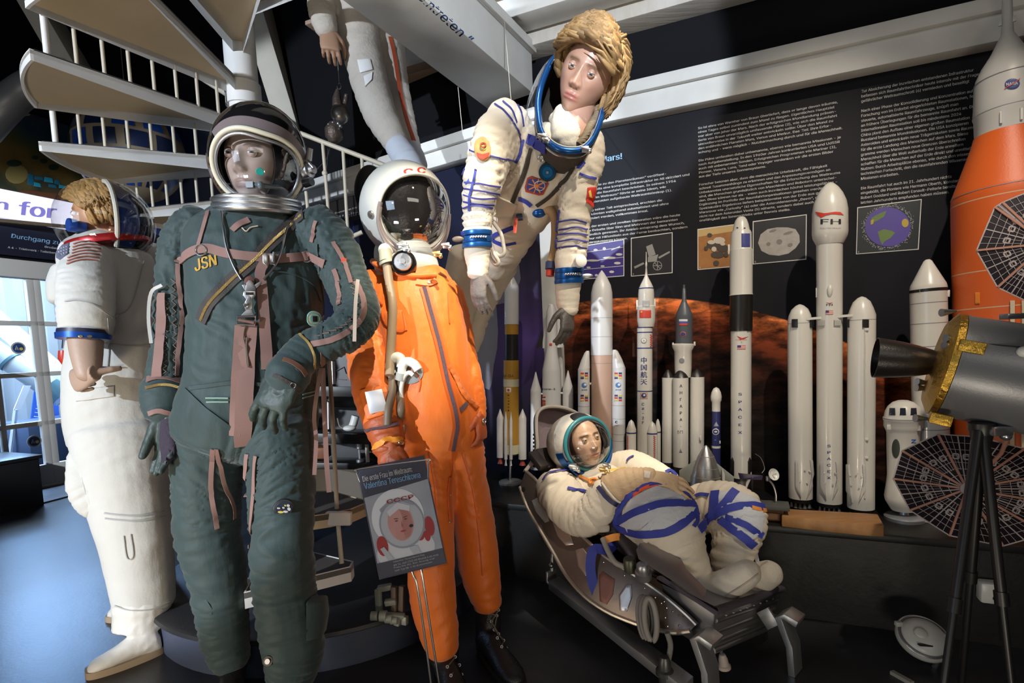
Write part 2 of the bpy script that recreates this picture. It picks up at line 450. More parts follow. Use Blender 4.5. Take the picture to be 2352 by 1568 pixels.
# ---------------------------------------------------------------- door, side lights and the hall beyond
frame_mat = M('door_frame_paint', (.66, .65, .62), .45, bump=(12, .08))
u3 = lambda p: (p-W3P).dot(U3)
def bar3(m, x0, x1, z0, z1, d0, d1):
    c = W3P+U3*((x0+x1)/2)+N3*((d0+d1)/2)+V((0, 0, (z0+z1)/2)); m.box(c, (x1-x0, d1-d0, z1-z0), (U3, N3, V((0, 0, 1))))
xa, xb = u3(D0), u3(D1); mul = u3(w3(96, 800)); 
m = MB(); bar3(m, xa, xa+.08, 0, DTOP, -.12, .02); bar3(m, xb-.08, xb, 0, DTOP, -.12, .02); bar3(m, xa, xb, DTOP-.10, DTOP+.06, -.12, .03); bar3(m, xa, xb, 0, .02, -.12, .02)
fr = struct(m.build('door_frame', frame_mat, bevel=.004))
pane = glass('window_glass', (.93, .97, 1), .10)
ztop = w3(60, 640).z; zbot = w3(90, 1070).z; zs = [zbot, w3(90, 973).z, w3(70, 860).z, w3(70, 742).z, ztop]
def leaf(name, x0, x1, bars):
    m = MB(); t0, t1 = -.07, -.02
    bar3(m, x0, x1, .02, zs[0], t0, t1); bar3(m, x0, x1, zs[4], DTOP-.10, t0, t1)
    bar3(m, x0, x0+.055, zs[0], zs[4], t0, t1); bar3(m, x1-.055, x1, zs[0], zs[4], t0, t1)
    for z in zs[1:4]: bar3(m, x0, x1, z-.022, z+.022, t0, t1)
    for b in bars: bar3(m, b-.02, b+.02, zs[0], zs[4], t0, t1)
    o = struct(m.build(name, frame_mat, bevel=.004))
    g = MB(); bar3(g, x0+.03, x1-.03, zs[0]-.01, zs[4]+.01, -.047, -.043); g.build('pane', pane, o); return o
lf = leaf('door_1', xa+.08, mul, [(xa+mul)/2])
leaf('door_2', mul, xb-.08, [(mul+xb)/2])
# the round museum stickers on the panes
st_ring = M('sticker_ring', (.55, .55, .5), .5); st_blue = M('sticker_blue', (.03, .07, .22), .5); st_gold = M('sticker_gold', (.8, .62, .12), .5)
for (sx, sy, lab) in ((42, 799, 'round blue mission sticker on the middle door pane'), (79, 1013, 'round blue mission sticker on the lowest door pane')):
    c = w3(sx, sy, -.043); r = S(14, c.y)
    e = empty('round_sticker', c, lab, 'sticker', 'mission stickers on the glass door')
    g = MB(); g.lathe([(0, .0005), (r, .0005), (r, .0025)], c, N3, 28); g.build('border', st_ring, e)
    g = MB(); g.lathe([(0, .0026), (r*.78, .0026), (r*.78, .0034)], c, N3, 28); g.build('disc', st_blue, e)
    g = MB(); g.lathe([(0, .0035), (r*.25, .0035), (r*.25, .0042)], c+U3*r*.35-V((0, 0, r*.15)), N3, 16); g.build('planet', st_gold, e)
    g = MB(); x = V((0, 0, 1)); q = c+N3*.004-U3*r*.25
    g.prism([q-U3*r*.25-x*r*.3, q-U3*r*.08-x*r*.3, q+x*r*.45], N3*.001); g.prism([q+U3*r*.1-x*r*.3, q+U3*r*.25-x*r*.3, q+x*r*.45], N3*.001); g.build('emblem', st_ring, e)
# bright hall behind the door
hall_floor = M('hall_floor', (.72, .74, .76), .5, var=((.55, .6, .66), 6, .2))
HN = -N3
m = MB(); c = W3P+U3*.3-N3*2.4; m.box(V((c.x, c.y, -.03)), (9, 4.7, .06), (U3, N3, V((0, 0, 1)))); struct(m.build('floor_hall', hall_floor))
corr = M('corrugated_metal', (.62, .70, .78), .45, metal=.2, bump=(10, .05))
m = MB(); base = W3P-N3*3.6; out = []
for i in range(150):
    x = -4+i*.06; dd = .06*(1 if (i//3) % 2 else -1); out.append([base+U3*x+N3*dd+V((0, 0, z)) for z in (0, 3.6)])
m.rings(out, False, False, False); struct(m.build('wall_hall', corr, fix=False))
m = MB(); m.bar(P(-60, 690, 7.0), P(190, 905, 7.6), .30, .2); m.bar(P(-60, 760, 6.8), P(130, 905, 7.3), .05, .05)
m.bar(P(-30, 905, 6.9), P(-20, 760, 6.9), .05, .05)
tag(m.build('white_gantry_beam', M('gantry_white', (.85, .86, .86), .4), bevel=.01), 'white slanting gantry beam seen through the glass door', 'gantry')
e = empty('rocket_body', P(60, 860, 7.3), 'pale grey missile lying on the slanting gantry beyond the door', 'rocket')
m = MB(); m.tube(pp((-70, 765, 6.4), (60, 855, 6.6), (150, 915, 6.8)), S(23, 6.6), 20); m.build('fuselage', M('missile_grey', (.62, .68, .70), .35, .3), e)
m = MB(); m.tube(pp((20, 828, 6.53), (26, 832, 6.54)), S(25, 6.5), 20); m.tube(pp((110, 888, 6.71), (142, 910, 6.78)), S(25, 6.7), 20); m.build('band', M('missile_band', (.08, .18, .22), .4), e)
e = empty('information_board', P(90, 980, 6.9), 'blue information board on the hall floor behind the glass door', 'board')
m = MB(); q = pp((80, 888, 6.9), (132, 900, 7.0), (140, 1000, 7.0), (66, 1000, 6.9)); m.prism(q, HN*.02); bo = m.build('panel', M('board_blue', (.05, .16, .62), .5), e); reg(bo)
m = MB()
for i in range(7): m.bar(P(90-i*2, 902+i*9, 6.88)-HN*.004, P(116+(i % 3)*3, 906+i*9, 6.93)-HN*.004, .012, .004)
m.build('text_lines', M('board_white', (.8, .85, .95), .5), e)
m = MB(); q = pp((55, 885, 6.1), (72, 885, 6.12), (48, 940, 6.1), (32, 940, 6.08)); m.prism(q, HN*.015); m.bar(P(36, 940, 6.1), P(22, 1050, 6.1), .03, .03)
tag(m.build('reading_stand', M('stand_white', (.85, .87, .9), .4)), 'slanted white reading stand behind the glass door', 'stand')
a = on_z(75, 1030, 0); 
m = MB(); c = W3P+U3*1.9-N3*1.1; c = P(160, 1010, 6.7); m.box(V((c.x, c.y, .26)), (1.15, .75, .52), (U3, N3, V((0, 0, 1))))
tag(m.build('dark_plinth', M('plinth_blue', (.06, .09, .17), .5), bevel=.01), 'dark blue plinth on the hall floor beyond the door', 'plinth')
# wall above the door: dark sign, light box, painted landscape
def board3(m, x0, x1, y0, y1, off, th):
    """upright board parallel to the door wall between px columns; y given at the two ends"""
    q = [w3(x0, y0[0], off), w3(x1, y0[1], off), w3(x1, y1[1], off), w3(x0, y1[0], off)]
    zt = (q[0].z+q[1].z)/2; zb_ = (q[2].z+q[3].z)/2
    q[0].z = q[1].z = zt; q[2].z = q[3].z = zb_
    m.prism(q, N3*th); return m
e = empty('passage_sign', w3(90, 560, .03), 'dark passage sign with pale blue heading above the glass door', 'sign')
m = MB(); board3(m, -110, 210, (510, 545), (578, 603), .03, .03); sg = m.build('board', M('sign_navy', (.015, .018, .035), .45), e); reg(sg)
sky_txt = M('pale_blue_print', (.36, .62, .92), .5); wht_txt = M('white_print', (.82, .82, .82), .5)
text_px('Durchgang zum G', 99, 553, 13, [sg], 5.3, 'heading', sky_txt, e, rot=.145, fitw=148, bold=.01)
text_px('A 4 - Triebwerk · Toiletten · Sputnik', 92, 577, 6, [sg], 5.3, 'small_print', wht_txt, e, rot=.12, fitw=150, bold=.01)
text_px('Großexponate', 133, 571, 6, [sg], 5.3, 'small_print', wht_txt, e, rot=.14, fitw=62, bold=.01)
e = empty('light_box_sign', w3(90, 470, .05), 'glowing white light box with violet lettering over the passage sign', 'light box')
m = MB(); board3(m, -110, 215, (430, 472), (498, 528), .05, .10)
lb = m.build('box', M('lit_panel', (.8, .8, .9), .5, emit=((.72, .74, 1.0), 1.0)), e); reg(lb)
vp_ = M('violet_print', (.16, .14, .42), .5, emit=((.22, .2, .55), .8)); text_px('n', 4, 472, 32, [lb], 5.2, 'letter', vp_, e, rot=.10, fitw=30, bold=.03, off=.004); text_px('for', 86, 482, 42, [lb], 5.2, 'lettering', vp_, e, rot=.11, fitw=88, bold=.03, off=.004)
m = MB(); c = [w3(-110, 496, .16), w3(215, 526, .16)]
for z in (0,): m.bar(c[0], c[1], .03, .03)
m.build('rail', M('brown_rail', (.20, .15, .10), .5), e)
paint = bpy.data.materials.new('painted_landscape'); paint.use_nodes = True
nt = paint.node_tree; b = nt.nodes['Principled BSDF']; tc = nt.nodes.new('ShaderNodeTexCoord')
n1_ = nt.nodes.new('ShaderNodeTexNoise'); n1_.inputs['Scale'].default_value = 2.2; n1_.inputs['Detail'].default_value = 4
sx = nt.nodes.new('ShaderNodeSeparateXYZ'); nt.links.new(tc.outputs['Object'], sx.inputs[0]); nt.links.new(tc.outputs['Object'], n1_.inputs['Vector'])
ad = nt.nodes.new('ShaderNodeMath'); ad.operation = 'MULTIPLY_ADD'; ad.inputs[1].default_value = .75; nt.links.new(n1_.outputs['Fac'], ad.inputs[0]); nt.links.new(sx.outputs['Z'], ad.inputs[2])
rp = nt.nodes.new('ShaderNodeValToRGB'); nt.links.new(ad.outputs[0], rp.inputs[0]); el = rp.color_ramp.elements
el[0].position = .0; el[0].color = (.10, .03, .01, 1); el[1].position = 1; el[1].color = (.004, .006, .02, 1)
for p_, c_ in ((.2, (.09, .05, .02, 1)), (.38, (.02, .03, .015, 1)), (.55, (.16, .10, .02, 1)), (.72, (.05, .06, .02, 1)), (.86, (.01, .03, .05, 1))):
    q = el.new(p_); q.color = c_
nt.links.new(rp.outputs['Color'], b.inputs['Base Color']); b.inputs['Roughness'].default_value = .6
e = empty('landscape_painting', w3(80, 430, .03), 'dark painted alien landscape with turquoise buildings above the light box', 'painting')
m = MB(); board3(m, -110, 190, (230, 285), (432, 458), .03, .04); pt = m.build('canvas', paint, e); reg(pt)
teal_p = M('painted_turquoise', (.02, .28, .40), .5); moon_p = M('painted_moon', (.30, .25, .10), .6); sand_p = M('painted_sand', (.24, .19, .06), .6); hill_p = M('painted_bush', (.015, .035, .02), .6)
for x0, y0, x1, y1, c in ((64, 398, 76, 426, 0), (80, 404, 98, 414, 0), (78, 418, 92, 430, 1), (102, 406, 120, 420, 1), (112, 422, 128, 432, 0), (126, 412, 136, 424, 0), (136, 424, 152, 434, 1)): patch([(x0, y0), (x1, y0+3), (x1+2, y1), (x0-1, y1-3)], [pt], 4.9, None, .002).build('turquoise_building', teal_p if c else M('painted_deep_teal', (.01, .13, .22), .5), e)
patch([(-20, 446), (60, 436), (150, 446), (188, 456), (188, 462), (-20, 444)], [pt], 4.9, None, .0015).build('brown_foreground', M('painted_earth', (.11, .04, .015), .6), e)
m = MB(); patch(circ(63, 258, 10, 8, 16), [pt], 4.9, m, .002); m.build('moon', moon_p, e)
m = MB(); patch(circ(38, 400, 26, 22, 14), [pt], 4.9, m, .0015); m.build('sand_patch', sand_p, e)
for x, y, w, h in ((32, 375, 18, 8), (80, 362, 8, 5), (100, 370, 9, 6), (122, 384, 12, 7)): patch(circ(x, y, w, h, 12), [pt], 4.9, None, .0025).build('bush', hill_p, e)
# floor mat and pedestal by the door
m = MB(); q = [on_z(84, 1131, .0), on_z(175, 1110, 0), on_z(196, 1131, 0), on_z(98, 1157, 0)]; m.prism(q, V((0, 0, .012)))
tag(m.build('door_mat', M('mat_rubber', (.05, .055, .065), .6, bump=(80, .3))), 'dark rubber mat on the floor in front of the glass door', 'mat')
c = on_z(30, 1205, 0); m = MB(); c = c+V((-.36, .05, 0)); m.box(c+V((-.30, .18, .2)), (.9, .55, .40), (U3, N3, V((0, 0, 1)))); m.box(c+V((-.30, .18, .41)), (.94, .58, .03), (U3, N3, V((0, 0, 1))))
tag(m.build('black_pedestal', M('pedestal_black', (.014, .014, .016), .35), bevel=.005), 'black low pedestal at the left edge before the door', 'pedestal')
m = MB(); d_ = c+V((-.42, .18, .425)); m.box(d_+V((0, 0, .42)), (.5, .34, .83), (U3, N3, V((0, 0, 1))))
tag(m.build('rough_stone_block', M('brown_stone', (.09, .05, .045), .9, bump=(30, .8), var=((.15, .09, .08), 25, .2)), bevel=.02), 'rough reddish brown block standing on the black pedestal', 'stone block')
# pipe at the left edge, high up
m = MB(); m.tube(smoothpath(pp((-40, 300, 4.0), (5, 250, 4.0), (45, 215, 4.05), (90, 190, 4.1), (160, 175, 4.2))), S(34, 4.1), 20)
tag(m.build('ventilation_pipe', M('pipe_grey', (.36, .37, .38), .4, .5)), 'thick grey ventilation pipe at upper left behind the stair', 'pipe')
# ================================================================= anatomy helpers
def axes(fwd, up=V((0, 0, 1))):
    y = V(fwd).normalized(); x = y.cross(V(up)).normalized(); z = x.cross(y); return x, y, z
skin_bump = (220, .05)
def head(c, fwd, up, h, parent, skin, lip, brow, eye=(.10, .16, .22), gaze=(0, 1, 0), neck=None, name='head', fem=False, matname='wax_skin', stubble=None):
    """c = centre of the skull, h = chin to crown"""
    X, Y, Z = axes(fwd, up); k = h/.23; mb = MB(); cols = []
    nu, nv = 112, 96; ex = lambda a: math.exp(-a)
    def prof(z):
        if z > .026: return max(0, 1-(z-.026)/.02)*.12
        if z > -.026: return .12+.88*((.026-z)/.052)**1.15
        return max(0, 1-((-.026-z)/.013))**.7 if z > -.039 else 0
    jw = .40 if fem else .30
    for i in range(nv+1):
        th = pi*i/nv; ring = []
        for j in range(nu):
            t = 2*pi*j/nu-pi; ph = t-.55*sin(t)
            x = sin(ph)*sin(th)*.076; y = cos(ph)*sin(th)*.096; z = cos(th)*.115
            if y < 0: y *= .98; z_ = z
            lo = max(0, -z/.115)
            x *= 1-jw*lo**1.6
            if y > 0:
                y = y*(.90+.06*lo)
                y += .022*lo**2*(1 if z > -.112 else .5)
                flat = ex((x/.05)**2)
                y -= .004*flat*ex(((z-.0)/.06)**2)
            else:
                y *= 1-.25*lo**1.5
            f = 1 if y > .02 else 0
            col = list(skin)
            if f:
                ax = abs(x)
                y += (.0235 if not fem else .0215)*prof(z)*ex((x/(.0075+.0065*max(0, min(1, (.02-z)/.05))))**2)
                y += .0075*ex(((ax-.0125)/.0055)**2+((z+.031)/.006)**2)
                y -= .0130*ex(((ax-.031)/.0155)**2+((z-.011)/.0105)**2)
                y += .0050*ex(((ax-.028)/.022)**2+((z-.031)/.0075)**2)
                y += .0035*ex(((ax-.045)/.015)**2+((z+.018)/.015)**2)
                wl = ex((x/.0215)**4)
                y += .0062*wl*ex(((z+.0575-.0012*math.cos(x*140))/.0042)**2)+.0072*wl*ex(((z+.0685)/.0050)**2)-.0030*wl*ex(((z+.0628)/.0018)**2)
                y -= .0025*ex((x/.005)**2+((z+.048)/.006)**2)
                y += .0070*ex((x/.018)**2+((z+.0985)/.012)**2)
                a = wl*max(ex(((z+.0575)/.0042)**4), ex(((z+.0685)/.0050)**4)); a = min(1, a*1.1)
                col = [col[q]*(1-a)+lip[q]*a for q in range(3)]
                a = .95*ex((max(0, abs(ax-.031)-.014)/.006)**2)*ex(((z-.0300+.12*abs(ax-.026))/.0048)**2)
                col = [col[q]*(1-a)+brow[q]*a for q in range(3)]
                a = .8*ex(((ax-.0095)/.0035)**2+((z+.0385)/.0026)**2)
                col = [col[q]*(1-a)+.04*a for q in range(3)]
                a = .8*wl*ex(((z+.0628)/.0012)**2); col = [col[q]*(1-a*.7) for q in range(3)]
                a = .22*ex(((ax-.042)/.014)**2+((z+.028)/.014)**2); col = [col[0]*(1-a)+lip[0]*a, col[1]*(1-a)+lip[1]*a, col[2]*(1-a)+lip[2]*a]
            if stubble and z < -.045 and y > -.02: col = [col[q]*.75+stubble[q]*.25 for q in range(3)]
            ring.append(c+(X*x+Y*y+Z*z)*k); cols.append(col)
        if i == 0: rs = [ring]
        else: rs.append(ring)
    mb.rings(rs, True, False)
    # eyelids, ears, neck join the same skin
    def more(n): 
        while len(cols) < len(mb.v): cols.append(list(skin))
    ey = .0730
    for s in (-1, 1):
        e = c+(X*(.031*s)+Y*ey+Z*.011)*k
        lid = [(V(X)*1), (V(Y)), (V(Z))]
        for (a0, a1, r) in ((-.24, .62, .0122), (-1.15, -.33, .0121)):
            out = []
            for i in range(7):
                el = a0+(a1-a0)*i/6+ (.35 if a0 > -.5 else 0)
                out.append([e+(X*(r*cos(el)*sin(az))+Y*(r*cos(el)*cos(az))+Z*(r*sin(el)))*k for az in [(-1.25+2.5*q/12) for q in range(13)]])
            n0 = len(mb.v); mb.rings(out, False, False); more(0)
            if a0 > -.5:
                for q in range(13): cols[n0+q] = [x*.6 for x in brow]
        ec = c+(X*(.0745*s)-Y*.008-Z*.002)*k
        mb.ell(ec, (.006*k, .017*k, .030*k), ((X+Y*.35*-s).normalized() if s > 0 else (X-Y*-.35).normalized(), Y, Z), 14, 10); more(0)
        mb.ell(ec+(X*(.005*s)+Y*.003)*k, (.005*k, .010*k, .020*k), (X, Y, Z), 12, 8); more(0)
    if neck is not None:
        a = c+(Z*-.06-Y*.022)*k; mb.tube(smoothpath([a, (a+V(neck))/2, V(neck)]), [.056*k, .054*k, .053*k, .052*k, .053*k, .055*k, .058*k, .062*k, .066*k][:9], 24); more(0)
    me = mb.mesh(name); at = me.color_attributes.new('Col', 'FLOAT_COLOR', 'POINT')
    for i, q in enumerate(cols): at.data[i].color = (*q, 1)
    o = link(name, me, MV(matname, .38, 0, skin_bump), parent)
    g = (X*gaze[0]+Y*gaze[1]+Z*gaze[2]).normalized()
    for s in (-1, 1):
        e = c+(X*(.031*s)+Y*ey+Z*.011)*k; m = MB(); m.ell(e, (.0112*k,)*3, (frame(g)[0], frame(g)[1], g), 24, 24)
        me = m.mesh('eye'); at = me.color_attributes.new('Col', 'FLOAT_COLOR', 'POINT')
        for i, v in enumerate(me.vertices):
            a = (v.co-e).normalized().dot(g)
            at.data[i].color = (.01, .01, .012, 1) if a > .965 else ((*eye, 1) if a > .86 else (.70, .66, .62, 1))
        link('eye', me, MV('eyeball', .08), o)
    return o
def hair(c, fwd, up, h, parent, col, n=520, length=.12, region=None, part=0, lift=.012, wave=.01, name='hair', seed=3, th=1.0, sweep=0):
    """a cap plus combed locks; region(x,y,z unit) -> grows hair"""
    rnd = random.Random(seed); X, Y, Z = axes(fwd, up); k = h/.23
    mb = MB(); cols = []
    def sk(d, off=0): return c+(X*d.x*(.078+off)+Y*d.y*(.100+off)+Z*d.z*(.118+off))*k
    if region is None: region = lambda d: d.z > .15+.55*max(0, d.y) or (d.y < .05 and d.z > -.45)
    nu, nv = 60, 40; rings = []
    for i in range(nv+1):
        th = pi*i/nv; r = []
        for j in range(nu):
            d = V((sin(2*pi*j/nu)*sin(th), cos(2*pi*j/nu)*sin(th), cos(th))); r.append(sk(d, .006+.004*noise.noise(d*9)) if region(d) else sk(d, -.035))
        rings.append(r)
    mb.rings(rings, True, False); cols += [[q*.55 for q in col]]*len(mb.v)
    for _ in range(n):
        while True:
            d = V((rnd.gauss(0, 1), rnd.gauss(0, 1), rnd.gauss(.3, 1))).normalized()
            if region(d): break
        pr = V((part, .15, .98)).normalized()
        flow = (d-pr*d.dot(pr)) if (d-pr).length > .05 else V((rnd.gauss(0, 1), rnd.gauss(0, 1), 0))
        p = d.copy(); pts = [sk(p, .002)]; L_ = length*rnd.uniform(.55, 1.15)/.115; off = 0; w = rnd.uniform(-1, 1); ph = rnd.uniform(0, 6)
        m = 7
        for q in range(1, m):
            fl = (p-pr*p.dot(pr)); fl = fl-p*fl.dot(p); fl = fl.normalized() if fl.length > .03 else flow.normalized()
            if sweep:
                s_ = V((sweep, 0, 0)); s_ = (s_-p*s_.dot(p)).normalized(); b_ = max(0, min(1, p.y*2.2)); fl = (fl*(1-b_)+s_*b_).normalized()
            sd = p.cross(fl); p = (p+fl*(L_/m)+sd*(wave/.115*w*sin(ph+q*1.1))).normalized()
            off = lift*sin(pi*min(1, q/(m-1)*.8))*rnd.uniform(.7, 1.2); pts.append(sk(p, .004+off))
        if sweep and any((q_-c).dot(Y) > .035*k and (q_-c).dot(Z) < .034*k for q_ in pts): continue
        r0 = rnd.uniform(.0022, .0042)*k*th; nb = len(mb.v)
        mb.tube(pts, [r0*.8, r0, r0, r0*.95, r0*.8, r0*.55, r0*.12], 5, True, .45)
        s = rnd.uniform(.65, 1.35); cols += [[q*s for q in col]]*(len(mb.v)-nb)
    me = mb.mesh(name); at = me.color_attributes.new('Col', 'FLOAT_COLOR', 'POINT')
    for i, q in enumerate(cols): at.data[i].color = (*q, 1)
    return link(name, me, MV('blond_hair', .55), parent)
def hand(wrist, tip, back, thumb, length, mat, parent, name='hand', curls=(.35, .4, .45, .5), tcurl=.3, width=1.0, fat=1.0, voxel=.0034, spread=.10, bump=0, tout=.65, thumb_pts=None):
    """wrist point, point the straight fingers would reach, back-of-hand direction, direction of thumb side"""
    Y = (V(tip)-V(wrist)).normalized(); Z = V(back); Z = (Z-Y*Z.dot(Y)).normalized(); X = Y.cross(Z)
    if X.dot(V(thumb)) < 0: X = -X
    k = length/.19; o = V(wrist); mb = MB()
    def pt(x, y, z): return o+(X*x+Y*y+Z*z)*k
    rows = [(-.012, .027, .020), (.012, .031, .017), (.04, .039, .0155), (.07, .042, .0145), (.093, .041, .0125), (.102, .036, .009)]
    rings = []
    for y, w, t in rows: rings.append([pt(w*width*cos(2*pi*j/20)*(1.05 if cos(2*pi*j/20) > 0 else 1), y+.006*cos(2*pi*j/20)*(y > .08), t*fat*sin(2*pi*j/20)) for j in range(20)])
    mb.rings(rings)
    for i, (fx, ln, r) in enumerate(((.030, .072, .0085), (.010, .080, .0088), (-.011, .075, .0085), (-.030, .059, .0075))):
        p = pt(fx*width, .088-(.006 if i == 3 else 0), .001); a = 0; sp = (1.5-i)*spread
        pts = [p]; rad = [r*1.02*fat*k]; cu = curls[i]
        for q, fr in enumerate((.45, .32, .23)):
            a += cu*(1.0, 1.15, .8)[q]
            d = (Y*cos(a)-Z*sin(a)); d = (d+X*sp*max(0, cos(a))).normalized()
            st = pts[-1]
            pts += [st+d*(ln*fr*k*.5), st+d*(ln*fr*k)]; rad += [r*(.97-.08*q)*fat*k, r*(.98-.09*q)*fat*k]
        mb.tube(pts, rad, 10); mb.ell(pts[-1], (rad[-1],)*3, None, 10, 8)
    p = pt(.026*width, .022, -.006); d0 = (X*tout+Y*.72-Z*.22).normalized()
    d1 = (X*(tout*.45-tcurl*.3)+Y*.85-Z*(.25+tcurl)).normalized(); d2 = (X*(tout*.2-tcurl*.6)+Y*.85-Z*(.28+tcurl*1.3)).normalized()
    q1 = p+d0*.042*k; q2 = q1+d1*.034*k; q3 = q2+d2*.027*k
    if thumb_pts: p, q1, q2, q3 = thumb_pts
    mb.tube([p, (p+q1)/2, q1, (q1+q2)/2, q2, q3], [.016*k*fat, .0145*k*fat, .0118*k*fat, .0105*k*fat, .0105*k*fat, .0082*k*fat], 12); mb.ell(q3, (.0082*k*fat,)*3, None, 10, 8)
    me = evaluate(mb.mesh(), [('REMESH', dict(mode='VOXEL', voxel_size=voxel, use_smooth_shade=True)), ('SMOOTH', dict(factor=.5, iterations=3))])
    if bump:
        for v in me.vertices:
            v.co += v.normal*bump*(.5-2*abs(noise.noise(v.co*38)))
    me.polygons.foreach_set('use_smooth', np.ones(len(me.polygons), bool))
    h = link(name, me, mat, parent)
    return h
def oang(a, t, e=0):
    """opening angle: a number, or (sideways, up/down)"""
    if not isinstance(a, tuple): return a+e
    return a[0]*cos(t)**2+a[1]*sin(t)**2+e
def helmet_shell(c, r, f, open_a, th, mat, parent, name='shell', up=V((0, 0, 1))):
    """ellipsoid shell with an opening about direction f (r = radii along x,y,z of the f frame)"""
    x, y, z = frame(V(f), up); mb = MB(); nv = 26; rings = []
    for rr, seq in ((1, range(nv+1)), (1-th, range(nv, -1, -1))):
        for i in seq:
            g = []
            for j in range(48):
                p = 2*pi*j/48; o = oang(open_a, p); t = o+(pi-.02-o)*i/nv
                g.append(c+(x*(r[0]*sin(t)*cos(p))+y*(r[1]*sin(t)*sin(p))+z*(r[2]*cos(t)))*rr)
            rings.append(g)
    rings.append(rings[0]); mb.rings(rings, True, False); return mb.build(name, mat, parent)
def rim(c, r, f, a, rad, mat, parent, name='rim', scale=1.0, up=V((0, 0, 1)), flat=1, e=0):
    x, y, z = frame(V(f), up); pts = []
    for j in range(72):
        p = 2*pi*j/72; o = oang(a, p, e); pts.append(c+x*(r[0]*scale*sin(o)*cos(p))+y*(r[1]*scale*sin(o)*sin(p))+z*(r[2]*cos(o)))
    m = MB(); m.tube(pts, rad, 10, False, flat, closed=True); return m.build(name, mat, parent)
def cap(c, r, f, a, mat, parent, name='visor', scale=1.0, up=V((0, 0, 1)), bulge=1.0, nv=18, e=0):
    x, y, z = frame(V(f), up); m = MB(); out = []
    for i in range(nv+1):
        g = []
        for j in range(56):
            p = 2*pi*j/56; o = oang(a, p, e); t = max(1e-3, o*i/nv); k = 1+(bulge-1)*cos(t/o*pi/2)
            g.append(c+x*(r[0]*scale*sin(t)*cos(p))+y*(r[1]*scale*sin(t)*sin(p))+z*(r[2]*cos(t)*scale+r[2]*(bulge-1)*cos(t/o*pi/2)))
        out.append(g)
    m.rings(out, True, False); return m.build(name, mat, parent, fix=False)
def shell_band(c, r, f, a, e0, e1, p0, p1, mat, parent, name, up=V((0, 0, 1)), k=1.015, t=.02, n=36):
    x, y, z = frame(V(f), up); m = MB(); out = []
    for i in range(n+1):
        p = p0+(p1-p0)*i/n; g = []
        for e, o in ((e0, k), (e1, k), (e1, k-t), (e0, k-t)):
            q = oang(a, p, e); g.append(c+(x*(r[0]*sin(q)*cos(p))+y*(r[1]*sin(q)*sin(p))+z*(r[2]*cos(q)))*o)
        out.append(g)
    m.rings(out, True, True); return m.build(name, mat, parent)
def disc(p, n, r, th, mat, parent, name, prof=None, seg=28):
    m = MB(); prof = prof or [(0, 0), (r, 0), (r, th*.7), (r*.93, th), (0, th)]
    m.lathe(prof, p, n, seg); return m.build(name, mat, parent)
# ================================================================= mannequin in the grey-green high altitude suit
g_suit = M('green_nylon', (.038, .066, .067), .62, bump=(70, .13, (1, 1, .4), 5), var=((.029, .051, .053), 7, .25), sheen=.25, spec=.3)
g_strap = M('pink_webbing', (.26, .150, .130), .75, bump=(400, .12))
g_dark = M('dark_zip_tape', (.045, .038, .036), .7, bump=(200, .3))
gold_teeth = M('brass_zip_teeth', (.60, .42, .16), .35, .8, bump=(700, .6))
steel = M('steel', (.62, .62, .63), .28, 1); dull = M('dull_metal', (.42, .42, .44), .4, .9); alum = M('aluminium', (.72, .73, .75), .32, 1)
black_gloss = M('black_gloss', (.010, .009, .010), .12, coat=.3); black_leather = M('black_leather', (.014, .013, .013), .35, bump=(150, .3))
G = empty('mannequin', on_z(590, 1600, 0), 'mannequin in grey-green high altitude suit with black helmet and pink harness straps', 'mannequin')
D = 1.79
gt = Limb([(592, 478, 1.80, 62, 50), (590, 505, 1.80, 108, 66), (590, 545, 1.80, 148, 82), (592, 640, 1.79, 146, 92), (590, 740, 1.78, 141, 94), (582, 840, 1.78, 138, 92), (580, 900, 1.79, 144, 92), (570, 960, 1.80, 154, 94), (562, 1010, 1.81, 148, 88)], .0055, 5, 17)
gal = Limb([(470, 515, 1.80, 52), (432, 552, 1.80, 54), (412, 620, 1.79, 46), (402, 700, 1.79, 42), (394, 790, 1.77, 40), (386, 850, 1.76, 41), (382, 885, 1.755, 45)], .0105, 30, 9)
gar = Limb([(712, 512, 1.80, 52), (762, 560, 1.80, 54), (790, 630, 1.79, 50), (815, 690, 1.75, 50), (822, 728, 1.70, 48), (792, 764, 1.66, 46), (750, 784, 1.64, 43), (715, 800, 1.63, 41)], .0100, 28, 9)
gll = Limb([(490, 985, 1.81, 84, 80), (478, 1080, 1.82, 75, 74), (476, 1160, 1.83, 70, 72), (478, 1230, 1.83, 68, 68), (496, 1300, 1.84, 62, 64), (508, 1390, 1.86, 56, 60), (518, 1470, 1.87, 50, 54), (530, 1520, 1.87, 40, 46)], .0085, 27, 7)
glr = Limb([(638, 985, 1.80, 84, 80), (646, 1080, 1.78, 75, 74), (648, 1160, 1.77, 71, 72), (648, 1250, 1.75, 69, 70), (653, 1350, 1.75, 68, 66), (664, 1420, 1.75, 69, 64), (675, 1490, 1.75, 66, 60), (668, 1550, 1.75, 54, 52), (660, 1600, 1.75, 40, 44)], .0085, 27, 7)
gs = body('pressure_suit', [gt, gal, gar, gll, glr], g_suit, G, voxel=.0068, smooth=5, seed=1)
T = [gs]
